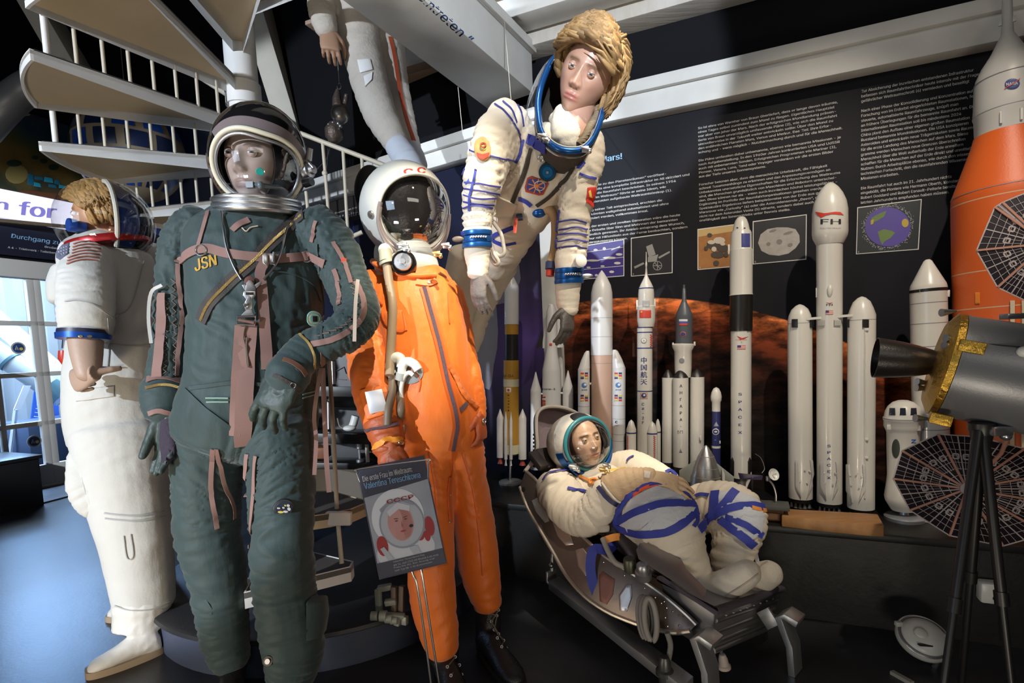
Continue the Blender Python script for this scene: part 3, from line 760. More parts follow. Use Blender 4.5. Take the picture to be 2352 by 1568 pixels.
# boots
def boot(name, ank, heel, toe, top, r, mat, parent, sole=None):
    """ank/heel/toe/top world points"""
    m = MB(); f = (toe-heel); f.z = 0; f.normalize(); s = f.cross(V((0, 0, 1)))
    rows = []; L_ = (V((toe.x, toe.y, 0))-V((heel.x, heel.y, 0))).length
    m.tube(smoothpath([top, (top+ank)/2, ank], 3), [r*1.05]*3+[r]*4, 20)
    for t, w, h in ((0, .55, .55), (.06, .78, .9), (.2, .88, 1.0), (.38, .85, .92), (.55, .9, .70), (.72, 1.0, .52), (.86, .95, .42), (.95, .74, .34), (1.0, .4, .2)):
        c = V((heel.x, heel.y, 0))+f*(t*L_); hh = h*.105; z0 = min(heel.z, toe.z)+.012; ww = w*.048
        rows.append([c+s*(ww*cos(2*pi*j/20)*(1 if sin(2*pi*j/20) < 0 else .92))+V((0, 0, z0+max(0, hh*.5+hh*.5*sin(2*pi*j/20)))) for j in range(20)])
    m.rings(rows)
    me = evaluate(m.mesh(), [('REMESH', dict(mode='VOXEL', voxel_size=.006, use_smooth_shade=True)), ('SMOOTH', dict(factor=.5, iterations=4))])
    for v in me.vertices: v.co += v.normal*.0016*(.5-2*abs(noise.noise(v.co*24)))
    me.polygons.foreach_set('use_smooth', np.ones(len(me.polygons), bool))
    o = link(name, me, mat, parent); z0 = min(heel.z, toe.z)
    if sole:
        m = MB(); out = []
        for z, e in ((z0, 0), (z0+.024, .003)):
            r_ = []
            for t in np.linspace(0, 2*pi, 36, endpoint=False):
                u = .5-.5*cos(t); w = .046*(.72+.55*u-.25*u*u)*sqrt(abs(sin(t)))*(1 if sin(t) > 0 else -1)
                r_.append(V((heel.x, heel.y, z))+f*(u*(L_+.016)-.008)+s*(w*1.12+e))
            out.append(r_)
        m.rings(out); m.build('sole', sole, o)
    return o
rubber = M('black_rubber', (.012, .012, .012), .6)
def onfloor(px, d, z=0):
    q = P(px, 1500, d); return V((q.x, q.y, z))
boot('boot', P(530, 1540, 1.87), onfloor(535, 1.93), onfloor(515, 1.66), P(530, 1490, 1.87), .052, black_leather, G, rubber)
boot('boot', P(660, 1600, 1.75), onfloor(665, 1.80), onfloor(672, 1.54), P(662, 1570, 1.75), .050, black_leather, G, rubber)
# helmet
hc = P(595, 366, 1.80); hr = (S(105, 1.8), S(122, 1.8), S(112, 1.8)); hf = V((.32, -.84, -.56)).normalized(); oa = (1.06, .70); hu = V((.22, 0, .98))
sh = helmet_shell(hc, hr, hf, oa, .05, black_gloss, G, 'helmet_shell', hu)
reg(sh)
cream_rim = M('cream_rim', (.70, .66, .52), .35)
rim(hc, hr, hf, oa, .0075, cream_rim, G, 'visor_rim', .998, hu, e=-.01)
rim(hc, hr, hf, oa, .005, dull, G, 'inner_rim', .965, hu, e=-.10)
bronze = M('bronze_band', (.34, .21, .10), .28, .85)
shell_band(hc, hr, hf, oa, .04, .24, pi*.10, pi*.90, M('mauve_band', (.20, .16, .16), .4), G, 'brow_band', hu)
shell_band(hc, hr, hf, oa, .03, .40, pi*1.04, pi*1.96, bronze, G, 'chin_band', hu)
vis = cap(hc, hr, hf, oa, glass('visor_clear', (.97, .98, 1), .11, .015), G, 'visor', .99, hu, bulge=1.12, e=-.02); reg(vis)
disc(hit(597, 394, [vis], 1.7, .0)[0], hit(597, 394, [vis], 1.7)[1], S(8.5, 1.68), .003, M('teal_dot', (.0, .30, .25), .5), G, 'sticker_dot')
nc = P(592, 474, 1.79); m = MB(); ax = V((.04, -.12, 1)).normalized()
prof = [(S(86, 1.79), -.028), (S(91, 1.79), -.028)]
for i in range(3): zz = -.024+i*.016; prof += [(S(95, 1.79), zz+.002), (S(96, 1.79), zz+.006), (S(95, 1.79), zz+.010), (S(90, 1.79), zz+.013)]
prof += [(S(86, 1.79), .024)]
m.lathe(prof, nc, ax, 56); m.build('neck_ring', alum, G)
# side disconnects of the helmet
vp = P(706, 392, 1.80); sd = V((.92, -.38, .02)).normalized()
m = MB(); m.lathe([(0, 0), (.030, 0), (.032, .010), (.026, .016), (.024, .024), (.015, .028), (.014, .040), (0, .042)], vp-sd*.012, sd, 26); m.build('valve_wheel', dull, G)
m = MB(); q = P(708, 368, 1.79); m.tube([q, q+V((.012, -.01, .035))], [.012, .010], 14); m.tube([q+V((.0, -.01, -.005)), q+V((.02, -.012, -.03))], [.006, .006], 10); m.build('connector', dull, G)
m = MB(); q = P(700, 420, 1.79); m.tube([q, q+sd*.03], [.016, .014], 14); m.build('knob', black_gloss, G)
# head inside
skin_g = (.44, .34, .29)
hd = head(P(592, 376, 1.79), V((-.12, -1, -.10)), V((.05, .0, 1)), .288, G, skin_g, (.34, .20, .17), (.07, .045, .035), (.10, .09, .09), (-.35, 1, -.02), P(588, 470, 1.80))
m = MB(); rb = rope([P(640, 430, 1.72), P(620, 428, 1.69), P(597, 424, 1.66), P(582, 424, 1.655)], .007); rb.box(P(575, 425, 1.652), (.022, .014, .018)); rb.ell(P(598, 425, 1.655), (.010, .010, .012)); rb.build('microphone', M('mic_grey', (.10, .13, .15), .35), G)
helmet_shell(P(593, 378, 1.795), (.112, .158, .127), V((-.06, -1, -.10)), (.98, .98), .04, M('dark_liner', (.014, .013, .015), .5), G, 'dark_liner', V((.03, 0, 1)))
# lettering, zips, straps
text_px('JSN', 473, 603, 36, T, D, 'name_letters', M('gold_thread', (.52, .30, .03), .6), G, rot=-.30, fitw=52, off=.003, bold=.03, shear=-.2)
strap([(697, 492), (640, 541), (583, 597), (520, 655), (480, 698), (462, 738)], 27, T, D, None, .003).build('zip_tape', g_dark, G)
strap([(695, 494), (640, 542), (583, 598), (520, 656), (480, 700), (463, 736)], 6, T, D, None, .0062).build('zip_teeth', gold_teeth, G)
strap([(410, 605), (432, 584), (457, 573), (483, 572), (516, 581), (560, 588), (598, 591), (629, 595), (660, 593), (693, 590), (713, 589), (745, 606)], 20, T, D, None, .0045).build('chest_strap', g_strap, G)
strap([(612, 595), (597, 626), (601, 656), (606, 727), (611, 800), (614, 848)], 19, T, D, None, .006, wends=24).build('hanging_strap', g_strap, G)
strap([(553, 748), (549, 800), (543, 900), (540, 1000)], 22, T, D, None, .005).build('hanging_strap', g_strap, G)
strap([(571, 748), (568, 800), (563, 900), (557, 1022)], 34, T, D, None, .0085).build('hanging_strap', g_strap, G)
for a in ([(478, 486), (466, 530), (456, 566)], [(726, 508), (720, 530), (716, 556)]): strap(a, 8, T, D, None, .003).build('shoulder_tape', g_strap, G)
strap([(534, 530), (549, 516), (572, 505)], 13, T, D, None, .004).build('collar_tab', g_strap, G)
for a, w in (([(372, 672), (371, 740), (367, 800), (360, 866)], 20), ([(408, 606), (411, 660), (417, 720), (412, 780), (404, 862)], 9), ([(764, 556), (790, 600), (806, 650)], 9), ([(768, 620), (780, 670), (778, 700)], 10), ([(818, 648), (834, 690), (832, 726), (806, 756), (760, 780), (716, 790)], 12)):
    strap(a, w, T, D, None, .0045).build('lacing_tape', g_strap, G)
lace = M('lace_cord', (.16, .12, .10), .8)
for pth in ([(398, 640), (404, 860)], [(382, 690), (378, 860)]):
    m = MB(); n = 26; pts = []
    for i in range(n+1):
        t = i/n; pts.append(hit(pth[0][0]+(pth[1][0]-pth[0][0])*t+(5 if i % 2 else -5), pth[0][1]+(pth[1][1]-pth[0][1])*t, T, D, .002)[0])
    m.tube(pts, .0022, 6); m.build('lacing_cord', lace, G)
m = MB(); n = 30; pts = []
pa = smoothpath([V((790, 600, 0)), V((812, 660, 0)), V((818, 715, 0)), V((788, 748, 0)), V((728, 772, 0))], 8)
for i, p in enumerate(pa): pts.append(hit(p.x+(5 if i % 2 else -5), p.y, T, D, .002)[0])
m.tube(pts, .0022, 6); m.build('lacing_cord', lace, G)
pale = M('pale_ribbon', (.62, .50, .40), .7)
def ribbon(pts, w, mat, parent, name='ribbon', th=.0015, up=V((0, -1, 0))):
    q = smoothpath(pts, 5); out = []
    for i, p in enumerate(q):
        t = (q[min(i+1, len(q)-1)]-q[max(i-1, 0)]).normalized(); v = (CC-p).normalized(); b = t.cross(v).normalized(); n = b.cross(t)
        ww = w if not isinstance(w, tuple) else w[0]+(w[1]-w[0])*i/(len(q)-1)
        out.append([p-b*ww/2-n*th, p+b*ww/2-n*th, p+b*ww/2+n*th, p-b*ww/2+n*th])
    m = MB(); m.rings(out, True, True, True); return m.build(name, mat, parent)
ribbon(pp((822, 642, 1.66), (817, 690, 1.63), (815, 740, 1.615), (814, 784, 1.61)), S(8, 1.64), pale, G)
ribbon(pp((372, 654, 1.72), (347, 672, 1.72), (341, 730, 1.72), (347, 788, 1.72)), S(7, 1.72), M('white_ribbon', (.62, .62, .62), .6), G)
ribbon(pp((737, 845, 1.70), (722, 950, 1.72), (726, 1010, 1.72), (722, 1090, 1.73)), S(9, 1.7), g_strap, G)
ribbon(pp((741, 845, 1.72), (746, 960, 1.76), (750, 1060, 1.78), (756, 1130, 1.80)), S(11, 1.75), g_strap, G)
# thigh straps
for a, w in (([(490, 1030), (484, 1110), (490, 1165), (498, 1214)], 10), ([(498, 1030), (514, 1110), (534, 1160), (537, 1190)], 9), ([(568, 1042), (563, 1120), (566, 1140)], 9), ([(588, 1046), (582, 1150), (574, 1255)], 8)):
    strap(a, w, T, D, None, .005).build('thigh_strap', g_strap, G)
piping = M('mint_piping', (.20, .33, .26), .6)
for a in ([(473, 914), (525, 914)], [(475, 923), (525, 922)], [(468, 940), (500, 960), (530, 982)], [(694, 906), (722, 898)], [(694, 914), (722, 906)]): strap(a, 3, T, D, None, .003).build('piping', piping, G)
strap([(425, 895), (470, 938), (530, 985)], 10, T, D, None, .004).build('waist_seam', g_suit, G)
strap([(436, 892), (520, 880), (600, 882), (722, 884)], 8, T, D, None, .002).build('waist_seam', g_suit, G)
strap([(728, 560), (735, 640), (742, 700), (738, 780)], 4, T, D, None, .003).build('side_seam', g_suit, G)
strap([(626, 622), (680, 632), (718, 654), (736, 690)], 4, T, D, None, .003).build('chest_seam', g_suit, G)
def dring(px, py, r, t, mat, parent, name='d_ring', targets=None, d=None):
    h = hit(px, py, targets, d, .006); x, y, z = frame(h[1]); m = MB(); rr = S(r, d); m.tube(ring_pts(h[0], x, y, rr, rr, 28), S(t, d), 8, False, closed=True); return m.build(name, mat, parent)
dring(464, 576, 11, 1.6, steel, G, 'd_ring', T, D); dring(703, 590, 12, 1.6, steel, G, 'd_ring', T, D)
# steel cable and chest release
for a in ([(512, 490), (514, 528), (524, 572), (540, 615), (556, 644)], [(672, 500), (656, 530), (646, 570), (630, 612), (604, 644)]):
    m = MB(); m.tube(smoothpath([hit(u, v, T, D, .009)[0] for u, v in a], 5), S(2.4, D), 8); m.build('steel_cable', steel, G)
def plate(poly, mat, parent, name, off, th, targets, d, hole=None):
    hs = [hit(u, v, targets, d, off) for u, v in poly]; c = sum((h[0] for h in hs), V())/len(hs); n = (CC-c).normalized()*.5+sum((h[1] for h in hs), V())/len(hs)*.5; n.normalize()
    q = []
    for u, v in poly: q.append(on_plane(u, v, c, n))
    m = MB(); m.prism(q, n*th); return m.build(name, mat, parent, bevel=th*.25)
plate(circ(573, 646, 12, 12, 20), M('dark_red_disc', (.14, .05, .04), .5), G, 'release_disc', .012, .005, T, D)
plate([(563, 665), (566, 650), (571, 643), (577, 643), (582, 650), (588, 664), (584, 672), (566, 672)], dull, G, 'release_plate', .018, .004, T, D)
plate([(556, 655), (563, 652), (571, 668), (565, 672)], dull, G, 'cable_end', .016, .004, T, D); plate([(583, 655), (599, 645), (602, 650), (588, 662)], dull, G, 'cable_end', .016, .004, T, D)
plate([(560, 668), (587, 668), (588, 678), (580, 688), (582, 700), (578, 712), (564, 712), (560, 700), (566, 688), (558, 678)], alum, G, 'shackle', .020, .004, T, D)
plate([(564, 671), (583, 671), (583, 677), (564, 677)], black_mat, G, 'shackle_slot', .0255, .001, T, D)
plate(circ(565, 700, 6, 6, 16), steel, G, 'rivet', .025, .004, T, D); plate(circ(572, 684, 4, 4, 12), dull, G, 'rivet', .025, .003, T, D)
plate([(566, 711), (578, 709), (584, 727), (551, 727)], dull, G, 'hook_plate', .018, .004, T, D)
h = [hit(u, v, T, D, .018)[0] for u, v in ((548, 728), (588, 730), (586, 750), (547, 746))]; m = MB(); m.tube(h, S(3.6, D), 8, False, .8, closed=True); m.build('buckle_frame', alum, G)
m = MB(); m.tube([hit(549, 738, T, D, .020)[0], hit(586, 741, T, D, .020)[0]], S(3.4, D), 10); m.build('buckle_roller', M('brown_roller', (.20, .11, .09), .5), G)
m = MB(); m.tube(smoothpath([hit(u, v, T, D, .014)[0] for u, v in ((563, 750), (561, 772), (565, 800), (571, 835), (574, 838), (568, 800), (568, 772))], 4), S(1.6, D), 6); m.build('pull_cord', lace, G)
plate([(603, 585), (612, 580), (616, 586), (616, 604), (612, 610), (604, 604)], alum, G, 'strap_adjuster', .012, .004, T, D)
plate([(618, 581), (632, 583), (634, 608), (620, 608)], steel, G, 'strap_adjuster', .012, .004, T, D); m = MB(); m.tube([hit(625, 585, T, D, .02)[0], hit(625, 606, T, D, .02)[0]], S(2.6, D), 10); m.build('adjuster_bar', dull, G)
# inlet port, badges
def port(px, py, specs, targets, d, parent):
    h = hit(px, py, targets, d, 0); n = (h[1]+(CC-h[0]).normalized()*1.0).normalized()
    for r, z0, z1, mat, nm in specs:
        m = MB(); rr = S(r, d); m.lathe([(0, z0), (rr, z0), (rr, z1*.8), (rr*.95, z1), (0, z1)], h[0], n, 32); m.build(nm, mat, parent)
    return h[0], n
p_, n_ = port(719, 732, [(18, -.01, .012, M('mint_ring', (.28, .50, .42), .4), 'inlet_ring'), (14, .0, .0135, M('tan_ring', (.42, .24, .12), .5), 'inlet_ring'), (12.4, 0, .015, M('mint_ring', (.28, .50, .42), .4), 'inlet_ring')], T, D, G)
x, y, z = frame(n_); m = MB(); m.box(p_+n_*.0155, (S(11, D), S(13, D), .002), (x, y, n_)); m.build('inlet_hole', M('void_black', (.003, .003, .003), .8), G, bevel=.002)
p_, n_ = port(652, 1166, [(21, -.004, .006, M('badge_rim', (.03, .03, .035), .4), 'knee_badge'), (18, 0, .007, M('badge_navy', (.02, .028, .055), .5), 'knee_badge')], T, D, G)
bl = [q for q in G.children if q.name.startswith('knee_badge')]; reg(*bl)
m = MB()
for (u, v, w, h_) in ((662, 1160, 4, 3), (664, 1168, 4, 4), (640, 1166, 4, 2), (651, 1165, 3, 2), (656, 1174, 6, 2.5)): patch(circ(u, v, w, h_, 8), bl, 1.74, m, .0012, 8, .002)
m.build('badge_print', M('badge_white', (.6, .6, .6), .5), G)
m = MB()
for (u, v, w, h_) in ((645, 1175, 7, 2.5), (655, 1160, 2, 2)): patch(circ(u, v, w, h_, 8), bl, 1.74, m, .0012, 8, .002)
m.build('badge_print', st_gold, G)
port(617, 1517, [(11, -.004, .006, M('snap_dark', (.05, .045, .04), .35, .6), 'ankle_fitting'), (6, 0, .010, dull, 'ankle_fitting')], T, 1.73, G)
plate([(784, 592), (796, 594), (796, 605), (784, 603)], M('red_tag', (.62, .05, .02), .5), G, 'red_tag', .004, .003, T, D)
# wrist joints: gauntlets with zip and leather band
def cuff(sts, mat, name, seed=3, amp=.003, vox=.006): return body(name, [Limb(sts, amp, 30, 12)], mat, G, voxel=vox, smooth=4, seed=seed)
g_glove = M('green_leather', (.040, .060, .055), .52, bump=(60, .2, (1, 1, 1), 5)); 
cl = cuff([(383, 878, 1.755, 47), (380, 900, 1.75, 51), (376, 930, 1.74, 46), (378, 955, 1.73, 38)], g_suit, 'gauntlet')
cr = cuff([(716, 800, 1.632, 44), (700, 812, 1.62, 45), (676, 836, 1.60, 44), (662, 862, 1.58, 50), (652, 884, 1.57, 44)], g_suit, 'gauntlet', 4)
for tg, a, w, mt, th in ((cl, [(338, 872), (360, 866), (390, 868), (430, 880)], 17, g_strap, .003), (cl, [(336, 890), (365, 884), (395, 886), (430, 898)], 6, gold_teeth, .004), (cl, [(342, 950), (365, 944), (400, 952), (414, 958)], 11, g_strap, .004), (cr, [(700, 762), (722, 780), (736, 805), (740, 838)], 13, M('wrist_leather', (.20, .10, .07), .5), .004), (cr, [(688, 768), (708, 788), (720, 815), (722, 846)], 5, gold_teeth, .004), (cr, [(650, 826), (668, 832), (690, 846), (702, 862)], 11, M('wrist_leather', (.20, .10, .07), .5), .004)):
    strap(a, w, [tg], 1.7, None, th).build('wrist_band', mt, G)
hl = hand(P(384, 945, 1.73), P(378, 1130, 1.71), V((.30, .9, .0)), V((-1, 0, 0)), .225, g_glove, G, 'glove', (.12, .14, .16, .2), .05, .86, 1.2, bump=.002, spread=.03, tout=.16)
reg(hl); patch([(370, 962), (402, 962), (406, 1010), (404, 1060), (390, 1072), (372, 1060), (366, 1010)], [hl], 1.70, None, .0015, 8, .001).build('palm_pad', M('purple_suede', (.035, .025, .045), .85, bump=(60, .5)), G)
hr_ = hand(P(672, 852, 1.575), P(590, 985, 1.55), V((-.15, -.95, .25)), V((-1, 0, .25)), .235, g_glove, G, 'glove', (.30, .34, .36, .36), .3, 1.08, 1.25, bump=.002, spread=.16, tout=.5)
reg(hr_); strap([(628, 862), (650, 870), (680, 888), (692, 896)], 9, [hr_, cr], 1.55, None, .003).build('glove_strap', g_dark, G); dring(672, 884, 6, 1.4, steel, G, 'glove_buckle', [hr_, cr], 1.55)
# loose calf pockets
for q in ([(428, 1382, 1.80), (470, 1372, 1.76), (488, 1400, 1.76), (486, 1452, 1.78), (462, 1450, 1.80), (452, 1410, 1.80)], [(700, 1382, 1.68), (742, 1380, 1.72), (746, 1420, 1.74), (738, 1470, 1.74), (700, 1480, 1.69)]):
    c0 = [P(*a) for a in q]; m = MB(); m.prism(c0, V((.0, .055, 0))); me = m.build('calf_pocket', g_suit, G, bevel=.012)
m = MB(); m.tube(smoothpath([hit(u, v, T, D, .004)[0] for u, v in ((556, 524), (566, 532), (576, 524), (592, 520))], 4), S(1.4, D), 6); m.build('draw_cord', pale, G)
# ================================================================= mannequin in the orange pressure suit
o_suit = M('orange_nylon', (.80, .175, .014), .52, bump=(50, .18, (1, 1, .5), 5), var=((.74, .145, .011), 6, .25), sheen=.2)
o_dark = M('burnt_orange_leather', (.42, .085, .02), .5, bump=(60, .2))
shell_white = M('helmet_white', (.66, .66, .61), .32, var=((.58, .58, .53), 8, .25)); hose_tan = M('tan_hose', (.30, .22, .14), .5); plastic_w = M('white_plastic', (.72, .72, .68), .3)
O = empty('mannequin', on_z(1040, 1570, 0), 'mannequin in bright orange pressure suit with white helmet and dark visor', 'mannequin')
DO = 1.94
ot = Limb([(942, 640, 1.965, 88, 60), (952, 690, 1.95, 106, 74), (968, 760, 1.94, 104, 80), (985, 850, 1.94, 98, 82), (1000, 930, 1.94, 94, 82), (1012, 1000, 1.95, 92, 80), (1016, 1030, 1.95, 84, 76)], .0030, 6, 13)
oal = Limb([(880, 648, 1.96, 48), (852, 710, 1.93, 50), (842, 790, 1.90, 46), (850, 860, 1.86, 48), (866, 925, 1.82, 48), (882, 972, 1.79, 44)], .0045, 18, 9)
oar = Limb([(1022, 672, 1.97, 42), (1046, 740, 1.98, 37), (1062, 820, 1.97, 34), (1078, 880, 1.95, 32), (1094, 935, 1.94, 24), (1101, 965, 1.93, 15)], .0055, 30, 12)
oll = Limb([(984, 1030, 1.93, 62, 66), (988, 1110, 1.91, 57, 62), (988, 1190, 1.89, 54, 58), (989, 1270, 1.87, 54, 58), (992, 1350, 1.86, 53, 54), (1004, 1430, 1.86, 48, 52), (1020, 1492, 1.86, 38, 46)], .0045, 18, 8)
olr = Limb([(1056, 1030, 1.97, 58, 62), (1072, 1100, 1.99, 47, 60), (1086, 1180, 2.01, 47, 58), (1095, 1250, 2.02, 47, 56), (1102, 1310, 2.03, 46, 52), (1116, 1370, 2.04, 36, 46), (1118, 1388, 2.04, 33, 44)], .0045, 18, 8)
ob = body('pressure_suit', [ot, oal, oar, oll, olr], o_suit, O, voxel=.0078, smooth=5, seed=5)
TO = [ob]
lace_boot = M('boot_lace', (.16, .13, .10), .8)
def laced(bt, side_pts, d, parent):
    m = MB(); prev = None
    L = [hit(a, b, [bt], d, .003)[0] for a, b in side_pts[0]]; R = [hit(a, b, [bt], d, .003)[0] for a, b in side_pts[1]]
    for i in range(len(L)-1):
        for a, b in ((L[i], R[i+1]), (R[i], L[i+1])): m.tube([a, (a+b)/2+(CC-a).normalized()*.006, b], .0024, 6)
    m.build('boot_lace', lace_boot, bt)
    for p in L+R:
        m = MB(); m.tube(ring_pts(p, *frame((CC-p).normalized())[:2], .0042, .0042, 14), .0013, 6, False, closed=True); m.build('eyelet', dull, bt)
b1 = boot('boot', P(1020, 1520, 1.87), onfloor(1012, 1.92), onfloor(1066, 1.62), P(1020, 1475, 1.87), .050, black_leather, O, rubber); reg(b1)
b2 = boot('boot', P(1122, 1450, 2.04), onfloor(1108, 2.06), onfloor(1190, 1.80), P(1119, 1375, 2.04), .050, black_leather, O, rubber); reg(b2)
laced(b2, ([(1122, 1406), (1128, 1426), (1134, 1446), (1142, 1466), (1152, 1486)], [(1144, 1400), (1152, 1420), (1160, 1440), (1168, 1460), (1178, 1480)]), 1.98, O)
laced(b1, ([(1020, 1512), (1028, 1532), (1036, 1552)], [(1044, 1508), (1054, 1528), (1064, 1548)]), 1.83, O)
# helmet
hc = P(929, 482, 1.96); hr = (S(100, 1.96), S(107, 1.96), S(104, 1.96)); hf = V((.60, -.76, -.30)).normalized(); oa = (1.04, .84)
osh = helmet_shell(hc, hr, hf, oa, .05, shell_white, O, 'helmet_shell'); reg(osh)
rim(hc, hr, hf, oa, .005, M('pale_rim', (.62, .60, .52), .35), O, 'helmet_rim')
dome = M('dark_visor', (.015, .014, .014), .08, coat=.5)
cap(hc-hf*.012, hr, hf, oa, M('smoked_lining', (.030, .026, .024), .25, bump=(60, .2)), O, 'dark_lining', .90, bulge=.9, e=-.06)
ov = cap(hc, hr, hf, oa, glass('visor_glossy', (.85, .86, .88), .22, .02), O, 'visor', 1.0, bulge=1.12, e=-.02); reg(ov)
rose = M('rose_steel', (.55, .47, .45), .3, .6)
x, y, z = frame(hf)
for k_ in (1, 2):
    m = MB(); pts = []
    for i in range(40):
        p = pi*(.93+1.12*i/39); q = oang(oa, p); pts.append(hc+x*(hr[0]*sin(q)*cos(p))+y*(hr[1]*sin(q)*sin(p))+z*(hr[2]*cos(q)-.004*k_)-ZV*(.0165*k_-.002)+(hc-P(929, 482, 1.96)))
    m.tube(pts, .0095, 10, True, .75); m.build('visor_band', rose, O)
neck = body('helmet_neck', [Limb([(920, 572, 2.02, 62, 62), (932, 605, 1.985, 72, 66), (938, 640, 1.96, 76, 68)], .0008, 8, 8)], shell_white, O, voxel=.008, smooth=6); reg(neck)
red_p = M('red_print', (.55, .03, .02), .5)
text_px('C', 938, 394, 17, [osh], 1.85, 'letter', red_p, O, rot=-.05, bold=.03, off=.001, fitw=22); text_px('C', 968, 391, 17, [osh], 1.85, 'letter', red_p, O, rot=.15, bold=.03, off=.001, fitw=20)
for (u, v, r, th, mt, nm) in ((853, 493, 9, .006, dull, 'ear_screw'), (853, 493, 5, .009, M('brown_metal', (.25, .2, .15), .4, .7), 'ear_screw')):
    h = hit(u, v, [osh], 1.9, 0); disc(h[0], h[1], S(r, 1.9), th, mt, O, nm)
vp = P(927, 603, 1.84); vn = V((.05, -1, .08)).normalized()
m = MB(); m.lathe([(0, -.03), (S(28, 1.85), -.03), (S(29, 1.85), 0), (S(26, 1.85), .006), (0, .006)], vp, vn, 30); m.build('valve_housing', black_gloss, O)
m = MB(); m.lathe([(0, .004), (S(20, 1.85), .004), (S(21, 1.85), .012), (S(19, 1.85), .018), (S(7, 1.85), .019), (S(6, 1.85), .024), (0, .024)], vp, vn, 30); m.build('valve_wheel', alum, O)
for dx, dy in ((-11, -2), (11, 0), (-6, 9), (6, 9)):
    m = MB(); q = P(927+dx, 603+dy, 1.84)+vn*.018; m.lathe([(0, 0), (.003, 0), (.003, .002), (0, .002)], q, vn, 10); m.build('valve_screw', dull, O)
e0 = P(884, 574, 1.86)
m = MB(); m.ell(e0, (S(15, 1.86),)*3, None, 20, 14); m.tube([e0+V((.02, .05, 0)), e0], S(13, 1.86), 18); m.build('hose_elbow', plastic_w, O)
m = MB(); m.tube([P(884, 574, 1.855), P(888, 600, 1.85)], [S(14, 1.85), S(16, 1.85)], 20); m.tube([P(888, 600, 1.85), P(890, 606, 1.85)], S(18, 1.85), 20); m.build('hose_clamp', M('khaki_clamp', (.40, .38, .28), .5), O)
hs = rope(pp((888, 602, 1.85), (894, 650, 1.835), (902, 700, 1.82), (901, 760, 1.82), (897, 815, 1.82), (895, 862, 1.80)), S(10.5, 1.83), 16, 8).build('breathing_hose', hose_tan, O)
# round latches
def latch(px, py, d, parent, sc=1.0, mat=steel):
    m = MB(); c = P(px, py, d); m.box(c, (.018*sc, .012, .014*sc)); m.tube([c+V((-.012*sc, -.008, .004)), c+V((.014*sc, -.008, -.004))], .0035*sc, 8); m.ell(c+V((.010*sc, -.006, -.008*sc)), (.006*sc,)*3, None, 10, 8); return m.build('latch', mat, parent, bevel=.001)
latch(925, 563, 1.82, O, 1.5, alum); latch(1025, 564, 1.84, O, 1.3, alum); latch(933, 572, 1.81, O, 1.0, alum); latch(1004, 583, 1.80, O, 1.2, M('gold_latch', (.7, .5, .2), .35, .9))
m = MB(); m.tube(smoothpath([hit(u, v, TO+[neck], DO, .006)[0] for u, v in ((842, 598), (872, 612), (900, 626), (950, 636), (1000, 634))], 4), S(7, DO), 10); m.build('collar_roll', o_suit, O)
strap([(956, 648), (985, 652), (1002, 645)], 13, TO, DO, None, .005).build('collar_tab', o_suit, O)
h = hit(984, 651, TO, DO, .006); disc(h[0], h[1], S(3.6, DO), .004, steel, O, 'snap_button')
zipm = M('purple_zip', (.14, .09, .11), .45, .3, bump=(500, .6)); seam = M('orange_seam', (.60, .10, .010), .6)
zp = [(974, 660), (986, 704), (1008, 788), (1028, 878), (1044, 940), (1049, 980), (1044, 1012), (1040, 1034)]
strap(zp, 20, TO, DO, None, .003).build('zip_flap', seam, O); strap(zp, 8, TO, DO, None, .006).build('front_zip', zipm, O)
for a, w in (([(870, 690), (885, 740), (912, 760), (930, 756), (924, 716)], 3), ([(1029, 672), (1030, 720), (1032, 742)], 3), ([(846, 640), (862, 680), (880, 700)], 3), ([(1040, 1035), (1036, 1090), (1030, 1180)], 4), ([(985, 1040), (1000, 1140), (1000, 1250)], 2.5), ([(1060, 1040), (1084, 1120), (1100, 1230), (1108, 1320)], 2.5), ([(920, 842), (950, 850), (965, 872), (962, 900)], 3)):
    strap(a, w, TO, DO, None, .0035).build('seam', seam, O)
strap([(1032, 1096), (1030, 1140), (1034, 1200)], 11, TO, DO, None, .005).build('fly_tape', seam, O)
for yy in (1105, 1136, 1164, 1198):
    h = hit(1031, yy, TO, DO, .004); disc(h[0], h[1], S(2.2, DO), .003, dull, O, 'snap_button')
strap([(1056, 942), (1071, 926)], 10, TO, DO, None, .005, smooth=False).build('pocket_zip', zipm, O)
pk = patch([(884, 716), (924, 712), (936, 758), (902, 766), (884, 744)], TO, DO, None, .003, 8, .002); pk.build('chest_pocket', o_suit, O)
# ruffled fabric on the right sleeve
m = MB(); pts = smoothpath([V((1026, 842, 0)), V((1042, 868, 0)), V((1056, 900, 0)), V((1076, 925, 0)), V((1092, 940, 0))], 6); out = []
for i, p in enumerate(pts):
    w = 5+3*math.sin(i*1.9); h = hit(p.x, p.y, TO, DO, .004); a = hit(p.x+9, p.y-9, TO, DO, .003); out.append([h[0]+h[1]*.002*sin(i*2.3), h[0]+h[1]*(.012+.006*sin(i*2.1))+(a[0]-h[0])*.3, a[0]])
m.rings(out, False, False); m.build('gathered_edge', o_suit, O, fix=False)
